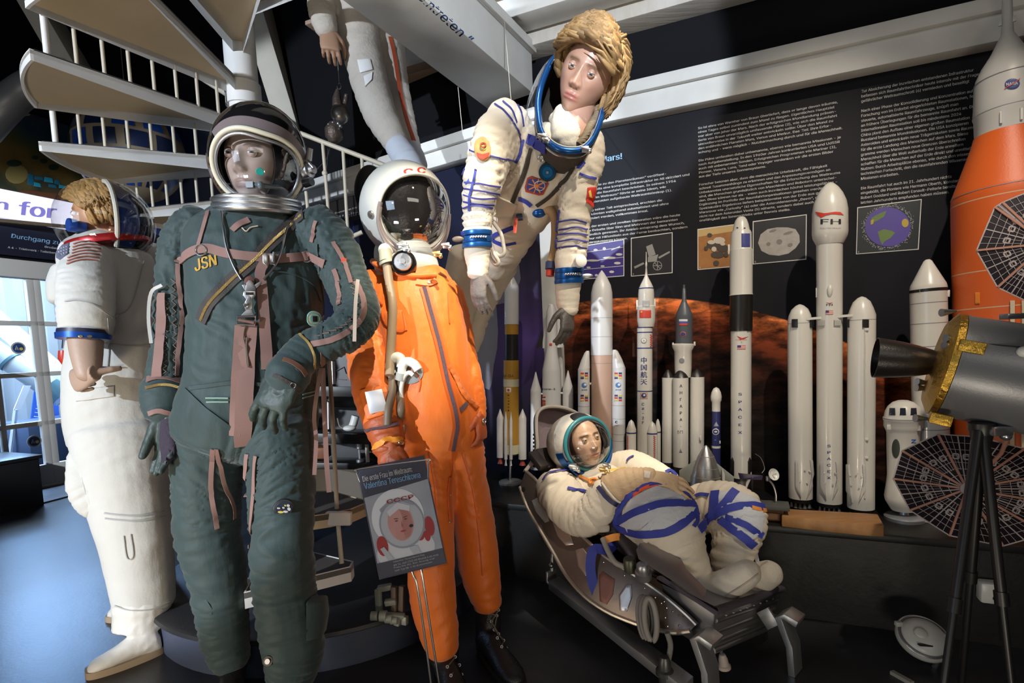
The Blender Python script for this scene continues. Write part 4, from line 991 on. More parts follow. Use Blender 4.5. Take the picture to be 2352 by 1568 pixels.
# oval hose inlet
patch(circ(937, 851, 36, 30, 24, rot=.35), TO, DO, None, .002, 6, .003).build('inlet_lining', M('grey_lining', (.28, .29, .29), .7, bump=(50, .4)), O)
m = MB(); m.tube(smoothpath([hit(u, v, TO, DO, .012)[0] for u, v in ((902, 860), (902, 836), (914, 820), (924, 824), (926, 842))], 5), S(11, 1.85), 16); m.build('hose_elbow', plastic_w, O)
m = MB(); m.tube(smoothpath([hit(u, v, TO, DO, .020)[0] for u, v in ((930, 864), (930, 842), (940, 830), (955, 836), (964, 850))], 5), S(10, 1.85), 16); m.build('hose_elbow', plastic_w, O)
for a in ([(901, 852), (899, 866)], [(929, 856), (928, 872)]):
    m = MB(); m.tube([hit(u, v, TO, DO, .018)[0] for u, v in a], S(12.5, 1.85), 18); m.build('hose_clamp', M('grey_tape', (.36, .38, .36), .6), O)
for a in ([(899, 864), (896, 900), (892, 940), (889, 972)], [(928, 870), (922, 910), (914, 950), (910, 985)]):
    m = MB(); m.tube(smoothpath([hit(u, v, TO, DO, .012)[0] for u, v in a], 6), S(9.5, 1.85), 14); m.build('short_hose', M('brown_hose', (.17, .12, .08), .5), O)
m = MB(); m.tube(smoothpath([hit(u, v, TO, DO, .022)[0] for u, v in ((954, 862), (944, 856), (934, 868), (929, 900), (926, 935), (926, 962))], 6), S(5, 1.85), 12); m.build('white_tube', plastic_w, O)
q = hit(929, 976, TO, DO, .022)[0]; m = MB(); m.box(q+V((0, 0, -.010)), (.036, .016, .032)); m.box(q+V((0, 0, .012)), (.020, .015, .018)); m.build('plug', M('grey_plug', (.36, .37, .37), .4, .5), O, bevel=.004)
# wrist mirror
fr_ = patch([(826, 897), (884, 885), (903, 944), (846, 964)], TO, 1.84, None, .006, 6, .004).build('mirror_frame', o_suit, O); reg(fr_)
plate([(838, 900), (877, 893), (891, 941), (850, 951)], M('mirror_glass', (.88, .90, .94), .38, .75), O, 'arm_mirror', .016, .003, [fr_], 1.83)
# glove and crumpled cuff
ocf = body('glove_cuff', [Limb([(878, 966, 1.795, 44), (886, 992, 1.78, 41), (892, 1018, 1.76, 38), (890, 1042, 1.75, 33)], .005, 34, 14)], o_dark, O, voxel=.006, smooth=4, seed=8)
strap([(832, 990), (858, 986), (890, 980), (916, 972)], 6, [ocf, ob], 1.75, None, .005).build('cuff_zip', zipm, O)
strap([(858, 1030), (878, 1014), (905, 1008), (930, 1012)], 13, [ocf], 1.72, None, .005).build('glove_strap', M('yellow_orange_strap', (.78, .27, .02), .5), O)
dring(930, 1013, 6, 1.4, steel, O, 'strap_buckle', [ocf], 1.72)
hand(P(890, 1020, 1.74), P(906, 1150, 1.68), V((-.2, -.92, .2)), V((1, 0, 0)), .19, o_dark, O, 'glove', (1.0, 1.05, 1.1, 1.15), .5, 1.0, 1.2, bump=.0025, tout=.4)
rh = hand(P(1101, 950, 1.93), P(1112, 1040, 1.90), V((.9, -.4, 0)), V((0, -1, 0)), .17, o_dark, O, 'glove', (.5, .6, .7, .8), .5, .9, 1.1, bump=.002)
dring(1109, 966, 6, 1.6, steel, O, 'strap_buckle', [rh], 1.9)
# ================================================================= the portrait sign on its wire stand
SG = empty('portrait_sign', onfloor(1010, 1.66), 'clear sleeved portrait sign on a bent steel wire stand before the orange suit', 'sign')
TLs, TRs, BRs, BLs = P(820, 1076, 1.63), P(974, 1066, 1.67), P(1027, 1293, 1.64), P(871, 1331, 1.60)
TRs = TLs+(BRs-BLs)*1.0; TRs = P(*pix(TRs)[:2], pix(TRs)[2])
nS = ((TRs-TLs).cross(BLs-TLs)).normalized()
if nS.dot(CC-TLs) < 0: nS = -nS
m = MB(); m.prism([TLs, TRs, BRs, BLs], -nS*.004); card = m.build('poster', M('poster_slate', (.080, .083, .112), .4), SG); reg(card)  # glare on the sleeve is partly put into the paler print colours
def sp(u, v): a = TLs+(TRs-TLs)*u+(BLs-TLs)*v; return pix(a)[:2]
def spoly(pts): return [sp(*p) for p in pts]
def flat(name, pts, mat, lift=.0006):
    q = [TLs+(TRs-TLs)*u+(BLs-TLs)*v+nS*lift for u, v in pts]; m = MB(); m.prism(q, nS*.0003); return m.build(name, mat, card)
def el(u, v, a, b, n=36, rot=0): return circ(u, v, a, b, n, rot=rot)
flat('photo_ground', [(.02, .27), (.98, .22), (.98, .985), (.02, .985)], M('photo_grey', (.52, .56, .63), .5, var=((.34, .37, .43), 12, .3)))
flat('photo_collar', el(.46, .80, .42, .17), M('photo_pale', (.74, .76, .80), .5), .0010)
flat('photo_helmet', el(.44, .50, .38, .255), M('photo_helmet', (.84, .88, .92), .5), .0014)
for pl_ in ([(.10, .74), (.16, .73), (.26, .855), (.18, .855)], [(.50, .78), (.62, .78), (.66, .855), (.55, .855)]): flat('photo_hose', pl_, M('photo_white', (.56, .60, .64), .5), .0034)
flat('photo_visor_edge', [(.20, .40), (.34, .345), (.55, .345), (.70, .40), (.69, .425), (.54, .375), (.35, .375), (.21, .43)], M('photo_ring', (.36, .40, .46), .5), .0030)
flat('photo_helmet', el(.48, .56, .33, .225), M('photo_ring', (.36, .40, .46), .5), .0018)
flat('photo_helmet', el(.48, .56, .305, .205), M('photo_white', (.78, .82, .86), .5), .0022)
flat('photo_face', el(.46, .555, .185, .16), M('photo_skin', (.58, .29, .26), .5, var=((.74, .46, .43), 14, .3)), .0026)
flat('photo_cheek', [(.46, .40), (.56, .42), (.62, .50), (.63, .60), (.55, .69), (.48, .70), (.47, .60), (.50, .50)], M('photo_skin_shade', (.47, .20, .18), .5, var=((.60, .32, .29), 16, .3)), .0028)
dk = M('photo_dark', (.16, .07, .07), .5)
for u in (.405, .54): flat('photo_eye', el(u, .530, .024, .006, 14), dk, .0030); flat('photo_brow', el(u, .510, .038, .004, 14, rot=.1 if u < .5 else -.1), dk, .0030)
flat('photo_nose', [(.470, .53), (.488, .59), (.462, .595)], M('photo_shade', (.42, .17, .16), .5), .0030); flat('photo_lips', el(.475, .630, .042, .008, 18), M('photo_lips', (.50, .08, .09), .5), .0030)
flat('photo_hood', [(.30, .43), (.47, .37), (.64, .42), (.62, .47), (.47, .43), (.32, .48)], M('photo_pale', (.50, .52, .56), .5), .0031)
flat('photo_microphone', el(.60, .60, .03, .014, 16), M('photo_black', (.03, .03, .035), .5), .0032)
for i, (u, v, w, h_) in enumerate(((.70, .69, .07, .06), (.86, .64, .07, .09), (.80, .72, .045, .05), (.14, .72, .08, .09))): flat('photo_red', el(u, v, w, h_, 14), M('photo_red', (.45, .06, .06), .5), .0012+.0002*i)
flat('photo_foot', [(.02, .86), (.98, .86), (.98, .985), (.02, .985)], M('photo_foot', (.10, .10, .13), .5), .0026)
def stext(s, u, v, h, w, name, mat, bold=.01):
    me = text_mesh(s, 1, 'LEFT', bold); xs = [q.co.x for q in me.vertices]; ys = [q.co.y for q in me.vertices]; x0, x1, y0, y1 = min(xs), max(xs), min(ys), max(ys)
    for q in me.vertices:
        a = u+(q.co.x-x0)/(x1-x0)*w; b = v+(1-(q.co.y-y0)/(y1-y0))*h; q.co = TLs+(TRs-TLs)*a+(BLs-TLs)*b+nS*.0040
    me.update(); return link(name, me, mat, card)
stext('Die erste Frau im Weltraum:', .05, .075, .052, .73, 'heading', wht_txt)
stext('Valentina Tereschkowa', .05, .137, .058, .83, 'heading', sky_txt, .015)
for i, (s, u, w) in enumerate((('Valentina Tereschkowa flog', .24, .46), ('am 16. Juni 1963 mit Wostok 6 als erste', .24, .66), ('Frau ins All. Der Anzug war', .24, .60), ('vom Typ SK-1 für Kosmonauten', .24, .55))): stext(s, u, .868+i*.026, .019, w, 'small_print', wht_txt, .005)
stext('CCCP', .32, .33, .035, .40, 'photo_letters', M('photo_red', (.45, .06, .06), .5), .02)
m = MB(); ov_ = [TLs-(TRs-TLs)*.015-(BLs-TLs)*.012, TRs+(TRs-TLs)*.015-(BLs-TLs)*.012, BRs+(BRs-BLs)*.015+(BLs-TLs)*.012, BLs-(BRs-BLs)*.015+(BLs-TLs)*.012]
m.prism([q+nS*.0055 for q in ov_], nS*.0006); m.build('clear_sleeve', glass('sleeve_film', (.98, .98, 1), .13, .08), SG)
wire = MB(); wire.tube(smoothpath([BLs+(BRs-BLs)*.30-nS*.006, TLs-(TRs-TLs)*.0+(BLs-TLs)*.10-nS*.004, P(821, 1084, 1.63), P(826, 1077, 1.63), P(976, 1056, 1.67), P(983, 1062, 1.67), P(984, 1102, 1.665), TRs+(BRs-TRs)*.3-nS*.006], 4), .0032, 10); wire.build('wire_frame', steel, SG)
w_ = MB(); w_.tube(smoothpath(pp((940, 1290, 1.63), (949, 1318, 1.625), (958, 1345, 1.625), (974, 1450, 1.64), (990, 1570, 1.65), (1000, 1650, 1.66)), 5), .0034, 10); w_.build('wire_leg', steel, SG)
w_ = MB(); w_.tube(smoothpath(pp((962, 1285, 1.64), (968, 1308, 1.635), (972, 1335, 1.635), (990, 1450, 1.65), (1009, 1570, 1.66), (1022, 1650, 1.67)), 5), .0034, 10); w_.build('wire_leg', steel, SG)
q = onfloor(1010, 1.665); m = MB(); m.lathe([(0, 0), (.11, 0), (.11, .008), (.10, .012), (0, .012)], q, V((0, 0, 1)), 32); m.build('base_plate', dull, SG)
# ================================================================= mannequin in the white moon suit, back turned
a_suit = M('white_beta_cloth', (.63, .63, .61), .75, bump=(80, .12, (1, 1, .7), 5), var=((.55, .54, .50), 5, .3))
skin_m = M('mannequin_skin', (.42, .29, .22), .5, bump=(120, .08))
A = empty('mannequin', on_z(300, 1500, 0), 'mannequin in white moon suit with clear bubble helmet, hand on hip', 'mannequin')
DA = 2.2
at_ = Limb([(243, 560, 2.22, 60, 55), (240, 590, 2.22, 88, 70), (258, 640, 2.22, 92, 80), (268, 720, 2.22, 86, 82), (266, 800, 2.22, 92, 84), (266, 880, 2.22, 98, 86), (270, 960, 2.22, 100, 86), (276, 1010, 2.22, 96, 84)], .0028, 7, 11)
aal = Limb([(212, 588, 2.10, 50), (198, 645, 2.01, 55), (198, 712, 1.98, 55), (198, 750, 1.98, 52), (195, 768, 1.98, 48)], .0045, 16, 10)
apad = Limb([(146, 622, 2.20, 24, 30), (132, 655, 2.18, 22, 30), (130, 690, 2.18, 18, 28)], .001, 8, 8)
aar = Limb([(310, 585, 2.36, 40), (345, 600, 2.45, 34), (352, 580, 2.6, 30)], .003, 16, 10)
all_ = Limb([(275, 990, 2.20, 97, 84), (286, 1080, 2.19, 88, 80), (298, 1160, 2.18, 80, 74), (314, 1240, 2.17, 72, 66), (324, 1310, 2.17, 67, 60), (332, 1372, 2.17, 62, 56), (333, 1388, 2.17, 60, 54)], .0035, 12, 8)
alr = Limb([(290, 1000, 2.42, 80), (310, 1200, 2.45, 62), (330, 1340, 2.47, 54)], .003, 12, 8)
apo = Limb([(218, 1010, 2.16, 44, 30), (212, 1050, 2.14, 46, 34), (222, 1110, 2.12, 56, 34), (236, 1150, 2.12, 50, 30), (244, 1162, 2.13, 40, 22)], .005, 10, 8)
ab = body('moon_suit', [at_, aal, apad, aar, all_, alr], a_suit, A, voxel=.009, smooth=5, seed=9); TA = [ab]
ap = body('thigh_pocket', [apo], a_suit, A, voxel=.008, smooth=4, seed=3)
# forearm and hand on hip
body('forearm', [Limb([(196, 752, 1.98, 36), (198, 800, 1.96, 33), (202, 845, 1.94, 27), (203, 866, 1.93, 22)], .0003, 5, 5)], skin_m, A, voxel=.006, smooth=5, wrinkle=0)
hand(P(214, 858, 1.93), P(128, 892, 1.99), V((-.30, -.92, .1)), V((.1, 0, 1)), .20, skin_m, A, 'hand', (.85, .9, .95, 1.0), 0, 1, 1.12, thumb_pts=[P(206, 862, 1.93), P(232, 853, 1.95), P(256, 848, 1.97), P(274, 846, 1.99)])
# bubble helmet
hc = P(243, 512, 2.2); hr_a = (S(97, 2.2), S(97, 2.2), S(96, 2.2))
m = MB(); m.ell(hc, hr_a, None, 48, 30, 0, pi*.80); m.build('bubble', glass('bubble_clear', (.98, .97, .94), .10, .02), A, fix=False)
m = MB(); out = []
for i in range(25):
    t = .15+(pi*.74-.15)*i/24; r_ = []
    for ph in (.2, .32, .44, .56, .68): r_.append(hc+V((cos(ph)*sin(t), -sin(ph)*sin(t), cos(t)))*hr_a[0]*.94)
    out.append(r_)
m.rings(out, False, False); m.build('blue_vent_pad', M('blue_pad', (.015, .05, .24), .3), A, fix=False)
m = MB(); pts = [hc+V((cos(.72)*sin(t), -sin(.72)*sin(t), cos(t)))*hr_a[0]*.945 for t in np.linspace(.2, pi*.74, 20)]; m.tube(pts, S(5, 2.2), 8); m.build('vent_edge', plastic_w, A)
m = MB(); m.rings([[hc+V((cos(ph)*sin(t), -sin(ph)*sin(t), cos(t)))*hr_a[0]*.93 for ph in np.linspace(-1.1, .22, 12)] for t in np.linspace(.1, pi*.76, 24)], False, False); m.build('rear_lining', black_gloss, A, fix=False)
red_ring = M('red_anodised', (.42, .015, .02), .3, .4)
m = MB(); m.lathe([(S(78, 2.2), -.02), (S(84, 2.2), -.016), (S(85, 2.2), .004), (S(82, 2.2), .012), (S(76, 2.2), .012)], P(250, 558, 2.21), V((-.16, -.10, 1)).normalized(), 48); m.build('neck_ring', red_ring, A)
kb = P(181, 520, 2.13); kn = V((-.55, -.83, .05)).normalized()
m = MB(); m.lathe([(0, 0), (.022, 0), (.022, .030), (.025, .030), (.026, .052), (.024, .056), (0, .056)], kb-kn*.02, kn, 28); m.build('feed_port', M('feed_port_blue', (.010, .06, .34), .35), A)
hA = P(232, 496, 2.22); fA = V((-.90, -.28, -.14))
head(hA, fA, V((.02, 0, 1)), .245, A, (.55, .30, .18), (.45, .16, .10), (.28, .16, .07), (.15, .25, .32), (0, 1, 0), P(248, 572, 2.24))
hair(hA, fA, V((.02, 0, 1)), .245, A, (.34, .20, .075), 2600, .13, None, .15, .014, .005, th=.36, sweep=-1)
# flag, cuffs, seams
stripe = M('flag_red', (.40, .14, .10), .8); canton = M('flag_blue', (.12, .13, .20), .8); starw = M('flag_white', (.60, .60, .58), .8)
pf = lambda u, v: (160+u*74-8*v, 555+v*46+u*2+10*(1-u)**2-4*sin(u*pi))
for i in range(7):
    v = i/6.5; strap([pf((.02 if i > 3 else .12), v), pf(.3, v), pf(.6, v), pf(1, v)], 3.2, TA, DA, None, .002).build('flag_stripe', stripe, A)
patch([(131, 578), (145, 562), (160, 559), (158, 582), (138, 597), (131, 592)], TA, DA, None, .002, 6, .002).build('flag_canton', canton, A)
m = MB()
for i in range(4):
    for j in range(3): patch(circ(138+i*5.5, 572+j*7-i*1.5, 1.2, 1.2, 6), TA, DA, m, .0015, 4, .0035)
m.build('flag_stars', starw, A)
m = MB(); m.lathe([(S(42, 2.05), -.012), (S(50, 2.05), -.012), (S(51, 2.05), .008), (S(42, 2.05), .010)], P(193, 772, 1.98), V((.03, .1, 1)).normalized(), 40); cu = m.build('cuff_ring', M('cuff_blue', (.02, .09, .42), .3, .5), A); reg(cu)
m = MB(); m.lathe([(S(44, 2.05), .004), (S(49, 2.05), .004), (S(48, 2.05), .022), (S(44, 2.05), .022)], P(193, 772, 1.98), V((.03, .1, 1)).normalized(), 40); m.build('cuff_ring', M('cuff_navy', (.02, .02, .05), .4), A)
for u in (185, 206): patch(circ(u, 772, 6, 3, 8), [cu], 1.95, None, .001, 4, .001).build('cuff_plate', M('cuff_gold', (.7, .6, .35), .3, .9), A)
m = MB(); q = P(150, 822, 2.12); m.tube([q+V((0, 0, .03)), q, q+V((.004, 0, -.03))], [.020, .024, .014], 14); m.tube([q+V((-.014, 0, .014)), q+V((.014, 0, .014))], .013, 12); m.build('red_connector', M('connector_red', (.42, .03, .015), .35), A)
m = MB(); m.tube([P(152, 775, 2.12), P(150, 800, 2.12)], .012, 10); m.build('connector_stub', M('cuff_navy', (.02, .02, .05), .4), A)
seam_w = M('suit_seam', (.42, .42, .41), .8)
for a, w in (([(150, 692), (180, 690), (215, 700), (256, 728)], 2.5), ([(228, 788), (270, 790), (340, 796), (356, 794)], 2), ([(240, 1178), (270, 1182), (320, 1184), (378, 1172)], 3), ([(242, 1190), (272, 1194), (320, 1196), (380, 1184)], 3), ([(265, 1390), (300, 1400), (350, 1398), (392, 1380)], 3), ([(330, 600), (300, 700), (256, 730)], 2), ([(246, 730), (250, 800), (246, 850)], 2), ([(284, 1230), (292, 1280), (306, 1275), (300, 1226)], 2)):
    strap(a, w, TA, DA, None, .0025).build('seam', seam_w, A)
patch([(174, 896), (262, 886), (262, 910), (176, 922)], TA+[ap], DA, None, .004, 8, .002).build('pocket_flap', a_suit, A)
patch([(196, 1110), (284, 1110), (284, 1140), (214, 1166), (200, 1150)], [ap], 2.05, None, .005, 8, .003).build('pocket_flap', a_suit, A)
strap([(196, 1020), (188, 1070), (196, 1120), (210, 1160)], 4, [ap], 2.05, None, .004).build('seam', seam_w, A)
m = MB(); m.tube(smoothpath([hit(u, v, TA, DA, .006)[0] for u, v in ((228, 842), (250, 843), (278, 842))], 3), S(1.6, DA), 6); m.build('waist_cord', black_mat, A)
white_boot = M('white_overshoe', (.70, .68, .64), .5, bump=(40, .15)); tan_sole = M('tan_sole', (.36, .27, .18), .7)
boot('boot', P(325, 1440, 2.16), onfloor(372, 2.15), onfloor(196, 1.99), P(328, 1372, 2.17), .098, white_boot, A, tan_sole)
boot('boot', P(325, 1400, 2.46), onfloor(360, 2.46), onfloor(262, 2.46), P(330, 1350, 2.47), .085, white_boot, A, tan_sole)
# ================================================================= hanging mannequin in the white suit with blue cords
s_suit = M('cream_suit', (.70, .64, .54), .68, bump=(70, .15, (1, 1, .7), 5), var=((.60, .52, .41), 5, .3))
blue_cord = M('blue_cord', (.035, .035, .22), .6); blue_web = M('blue_webbing', (.028, .042, .30), .65, bump=(350, .12)); blue_metal = M('blue_anodised', (.015, .10, .34), .28, .55)
H = empty('mannequin', P(1180, 560, 2.1), 'mannequin in white suit with blue cords hanging forward, blonde hair, open helmet', 'mannequin')
DH = 1.95
ht = Limb([(1295, 335, 1.83, 66, 60), (1262, 372, 1.88, 92, 75), (1222, 430, 1.96, 84, 76), (1182, 495, 2.06, 70, 70), (1148, 550, 2.15, 66, 66), (1118, 600, 2.22, 62, 62)], .0075, 13, 8)
hal = Limb([(1178, 272, 1.86, 52), (1148, 310, 1.82, 56), (1124, 365, 1.80, 50), (1108, 425, 1.80, 45), (1098, 480, 1.82, 36), (1096, 525, 1.83, 33), (1097, 545, 1.83, 32)], .0090, 30, 7)
har = Limb([(1338, 322, 1.80, 46), (1346, 370, 1.80, 42), (1328, 430, 1.82, 40), (1320, 490, 1.84, 38), (1315, 550, 1.86, 36), (1310, 600, 1.86, 34), (1308, 626, 1.86, 32)], .0090, 30, 7)
hll = Limb([(1092, 598, 2.25, 66), (1066, 660, 2.30, 50), (1050, 720, 2.38, 40), (1040, 800, 2.45, 34)], .006, 20, 8)
hlr = Limb([(1142, 598, 2.30, 52), (1118, 650, 2.38, 44), (1090, 715, 2.46, 38), (1070, 800, 2.5, 32)], .006, 20, 8)
hb = body('flight_suit', [ht, hal, har, hll, hlr], s_suit, H, voxel=.0078, smooth=4, seed=12); TH = [hb]
# cuffs below the wrist rings
fl_ = body('glove_cuff', [Limb([(1096, 548, 1.83, 31), (1096, 580, 1.835, 30), (1098, 612, 1.84, 26), (1096, 634, 1.84, 23)], .0030, 40, 9)], s_suit, H, voxel=.006, smooth=4, seed=2)
fr2 = body('glove_cuff', [Limb([(1308, 628, 1.86, 30), (1304, 665, 1.865, 29), (1304, 695, 1.87, 26), (1306, 718, 1.87, 22)], .0030, 40, 9)], s_suit, H, voxel=.006, smooth=4, seed=3)
glv = M('grey_glove', (.13, .11, .10), .6, bump=(60, .3)); glv2 = M('dark_glove', (.060, .052, .048), .5, bump=(60, .3))
hand(P(1097, 622, 1.84), P(1100, 730, 1.83), V((-.5, -.85, 0)), V((1, -.1, 0)), .175, glv, H, 'glove', (.35, .3, .3, .35), .1, .85, 1.05, spread=.03, tout=.55)
hand(P(1304, 705, 1.87), P(1302, 800, 1.84), V((.6, -.8, 0)), V((-1, -.1, 0)), .165, glv2, H, 'glove', (.40, .4, .45, .5), .0, .85, 1.1, spread=.03, tout=.75)
for (cx, cy, d, w, br) in ((1096, 0, 1.83, 33, (536, 551, 564)), (1307, 0, 1.86, 32, (621, 634, 646))):
    for i, yy in enumerate(br):
        m = MB(); c = P(cx-i*0, yy, d); hh = S(5 if i != 1 else 6.5, d)
        m.lathe([(S(w-4, d), -hh), (S(w+1, d), -hh), (S(w+2, d), 0), (S(w+1, d), hh), (S(w-4, d), hh)], c, V((0, -.06, 1)).normalized(), 40); m.build('wrist_ring', blue_metal, H)
    m = MB(); c = P(cx, br[1], d)
    for k in range(7):
        a = -1.9+k*.16; q = c+V((cos(a)*S(w+3, d), sin(a)*S(w+3, d), 0)); m.ell(q, (.005, .005, .005), None, 8, 6)
    m.build('ring_lock', steel, H)
m = MB(); q = P(1348, 634, 1.84); m.ell(q, (.022, .006, .009), None, 14, 8); m.build('ring_lever', dull, H)
m = MB(); q = P(1052, 549, 1.80); m.ell(q, (.020, .006, .010), None, 14, 8); m.build('ring_lever', M('brown_lever', (.12, .09, .07), .5), H)
strap([(1046, 536), (1066, 536), (1082, 538)], 8, [fl_, hb], 1.82, None, .003).build('ring_strap', blue_web, H)
# helmet ring and hood
rp_ = [(1295, 116, 1.86), (1267, 142, 1.83), (1251, 175, 1.80), (1241, 206, 1.77), (1236, 244, 1.75), (1242, 295, 1.725), (1258, 323, 1.71), (1281, 340, 1.70), (1308, 346, 1.70), (1338, 342, 1.71), (1361, 318, 1.725), (1378, 277, 1.75), (1386, 234, 1.78), (1386, 180, 1.82), (1370, 130, 1.86), (1335, 106, 1.88)]
rw = [P(*q) for q in rp_]
def closedpath(p, k=4):
    n = len(p); r = []
    for i in range(n):
        a, b, c, d = p[i-1], p[i], p[(i+1) % n], p[(i+2) % n]
        for j in range(k):
            t = j/k; r.append(.5*((2*b)+(c-a)*t+(2*a-5*b+4*c-d)*t*t+(3*b-a-3*c+d)*t**3))
    return r
rpth = closedpath(rw, 4); rc_ = sum(rpth, V())/len(rpth)
nrm = V((0, 0, 0))
for i in range(len(rpth)): nrm += (rpth[i]-rc_).cross(rpth[(i+1) % len(rpth)]-rc_)
nrm.normalize()
if nrm.dot(CC-rc_) < 0: nrm = -nrm
m = MB(); m.tube(rpth, .0105, 12, False, closed=True); m.build('helmet_ring', blue_metal, H)
m = MB(); m.tube([rc_+(p-rc_)*.965+nrm*.006 for p in rpth], .0035, 8, False, closed=True); m.build('inner_ring', M('pale_rim', (.62, .60, .52), .35), H)
m = MB(); m.tube([rc_+(p-rc_)*1.05-nrm*.016 for p in rpth], .0045, 8, False, closed=True); m.build('outer_ring', steel, H)
m = MB(); m.rings([[rc_+(p-rc_)*s-nrm*o for p in rpth]+[rc_+(rpth[0]-rc_)*s-nrm*o] for s, o in ((1.03, .0), (1.06, .05), (1.0, .10), (.85, .145), (.55, .175), (.03, .185))], False, False)
hood = m.build('hood', M('hood_brown', (.055, .042, .034), .8, bump=(60, .4)), H, fix=False)
# raised clear visor behind the head
vx = (P(1263, 160, 1.9)-P(1384, 200, 1.86)).normalized(); m = MB()
up_ = [q for q in rpth[:20]]
m.rings([[rc_+(p-rc_)*s-nrm*o+V((-.02, .03, .05))*f for p in rpth[0:26]] for s, o, f in ((1.02, .01, .3), (1.10, .05, .6), (1.12, .09, .9), (1.02, .13, 1.1))], False, False); m.build('raised_visor', glass('visor_clear', (.97, .98, 1), .11, .015), H, fix=False)
latch(1246, 314, 1.70, H, 1.3); latch(1344, 343, 1.69, H, 1.2, dull); latch(1253, 322, 1.69, H, .9)
# head
hH = P(1347, 172, 1.74); fH = V((-.38, -.86, -.34)); uH = V((.50, -.16, .85))
head(hH, fH, uH, .245, H, (.50, .29, .21), (.42, .13, .11), (.16, .09, .05), (.10, .15, .18), (-.25, 1, -.35), P(1308, 330, 1.80), fem=True)
def reg_h(d): return d.z > .34+.36*max(0, d.y) or (d.y < .02 and d.z > -.30)
hair(hH, fH, uH, .245, H, (.27, .165, .068), 4600, .19, reg_h, -.55, .034, .010, th=.34, sweep=1)
scarf = M('cream_scarf', (.74, .70, .60), .75, bump=(50, .3))
body('scarf', [Limb([(1302, 256, 1.80, 30), (1300, 290, 1.775, 36), (1302, 325, 1.765, 38)], .0035, 5, 13), Limb([(1274, 268, 1.82, 16), (1286, 300, 1.775, 18), (1300, 335, 1.75, 18)], .003, 5, 13), Limb([(1332, 258, 1.80, 14), (1326, 295, 1.76, 17), (1310, 335, 1.75, 18)], .003, 5, 13)], scarf, H, voxel=.006, smooth=10, wrinkle=.45)
m = rope(pp((1368, 240, 1.80), (1372, 262, 1.78), (1358, 285, 1.76), (1344, 312, 1.74), (1330, 332, 1.74)), .013, 14); m.build('air_hose', M('khaki_hose', (.24, .19, .12), .7, bump=(20, .8, (1, 1, 6), 2)), H)
m = rope(pp((1330, 250, 1.80), (1342, 270, 1.79), (1350, 282, 1.785)), .014, 12); m.build('hood_fold', M('hood_lining', (.17, .13, .09), .8), H)
# zips, patches, cords
strap([(1221, 342), (1214, 366), (1206, 394), (1194, 425), (1182, 455), (1176, 468)], 10, TH, DH, None, .004).build('chest_zip', M('dark_zip', (.05, .04, .03), .5, bump=(500, .6)), H)
strap([(1318, 385), (1304, 408), (1280, 432), (1256, 455), (1232, 472)], 9, TH, DH, None, .004).build('chest_zip', M('dark_zip', (.05, .04, .03), .5, bump=(500, .6)), H)
gk, gn = port(1258, 394, [(20, -.02, .016, M('gauge_dark', (.012, .03, .06), .3), 'pressure_dial'), (16.5, 0, .020, M('gauge_blue', (.010, .09, .22), .2, .3), 'pressure_dial'), (12, 0, .0225, M('gauge_face', (.012, .12, .28), .2), 'pressure_dial'), (3, 0, .026, steel, 'pressure_dial')], TH, 1.85, H)
pt_ = patch([(1212, 408), (1222, 404), (1232, 408), (1256, 414), (1260, 422), (1248, 446), (1238, 448), (1208, 440), (1206, 430)], TH, DH, None, .003, 6, .003); pt_ = pt_.build('mission_patch', M('patch_red', (.40, .05, .03), .7), H); reg(pt_)
patch([(1214, 411), (1232, 411), (1253, 417), (1255, 422), (1245, 442), (1236, 444), (1211, 436), (1210, 430)], [pt_], DH, None, .001, 6, .001).build('patch_ground', M('patch_blue', (.03, .05, .24), .7), pt_)
m = MB()
for k in range(4):
    a = k*pi/4+.3; strap([(1232-19*cos(a), 427-17*sin(a)), (1232, 427), (1232+19*cos(a), 427+17*sin(a))], 3.0 if k % 2 else 2.0, [pt_], DH, m, .001, 6, .0022)
m.build('patch_star', M('patch_orange', (.75, .24, .06), .7), pt_)
m = MB(); m.tube([hit(u, v, [pt_], DH, .003)[0] for u, v in circ(1240, 426, 12, 11, 20)], .0012, 5, False, closed=True); m.build('patch_orbit', M('patch_white', (.7, .7, .7), .7), pt_)
text_px('МИР', 1249, 416, 6, [pt_], DH, 'patch_letters', M('patch_gold', (.7, .5, .12), .7), pt_, rot=.4, off=.003, bold=.02)
cr_ = patch(circ(1109, 343, 18, 28, 24, rot=-.12), TH, 1.8, None, .004, 6, .003).build('round_crest', M('crest_tan', (.48, .28, .10), .7), H); reg(cr_)
patch([(1095, 350), (1108, 354), (1124, 350), (1122, 360), (1110, 368), (1098, 362)], [cr_], 1.8, None, .001, 5, .001).build('crest_red', M('crest_red', (.42, .06, .03), .7), cr_)
patch(circ(1110, 336, 8, 10, 16), [cr_], 1.8, None, .001, 5, .001).build('crest_disc', M('crest_gold', (.55, .38, .10), .6), cr_); dring(1110, 336, 6, 1.5, M('crest_red', (.42, .06, .03), .7), cr_, 'crest_ring', [cr_], 1.8)
fl2 = patch([(1349, 432), (1368, 430), (1362, 476), (1346, 464)], TH, 1.82, None, .002, 6, .003).build('red_flag_patch', M('flag_red_bright', (.62, .035, .02), .7), H); reg(fl2)
patch([(1352, 440), (1356, 436), (1358, 446), (1360, 454), (1354, 452)], [fl2], 1.82, None, .001, 4, .001).build('flag_emblem', st_gold, fl2)
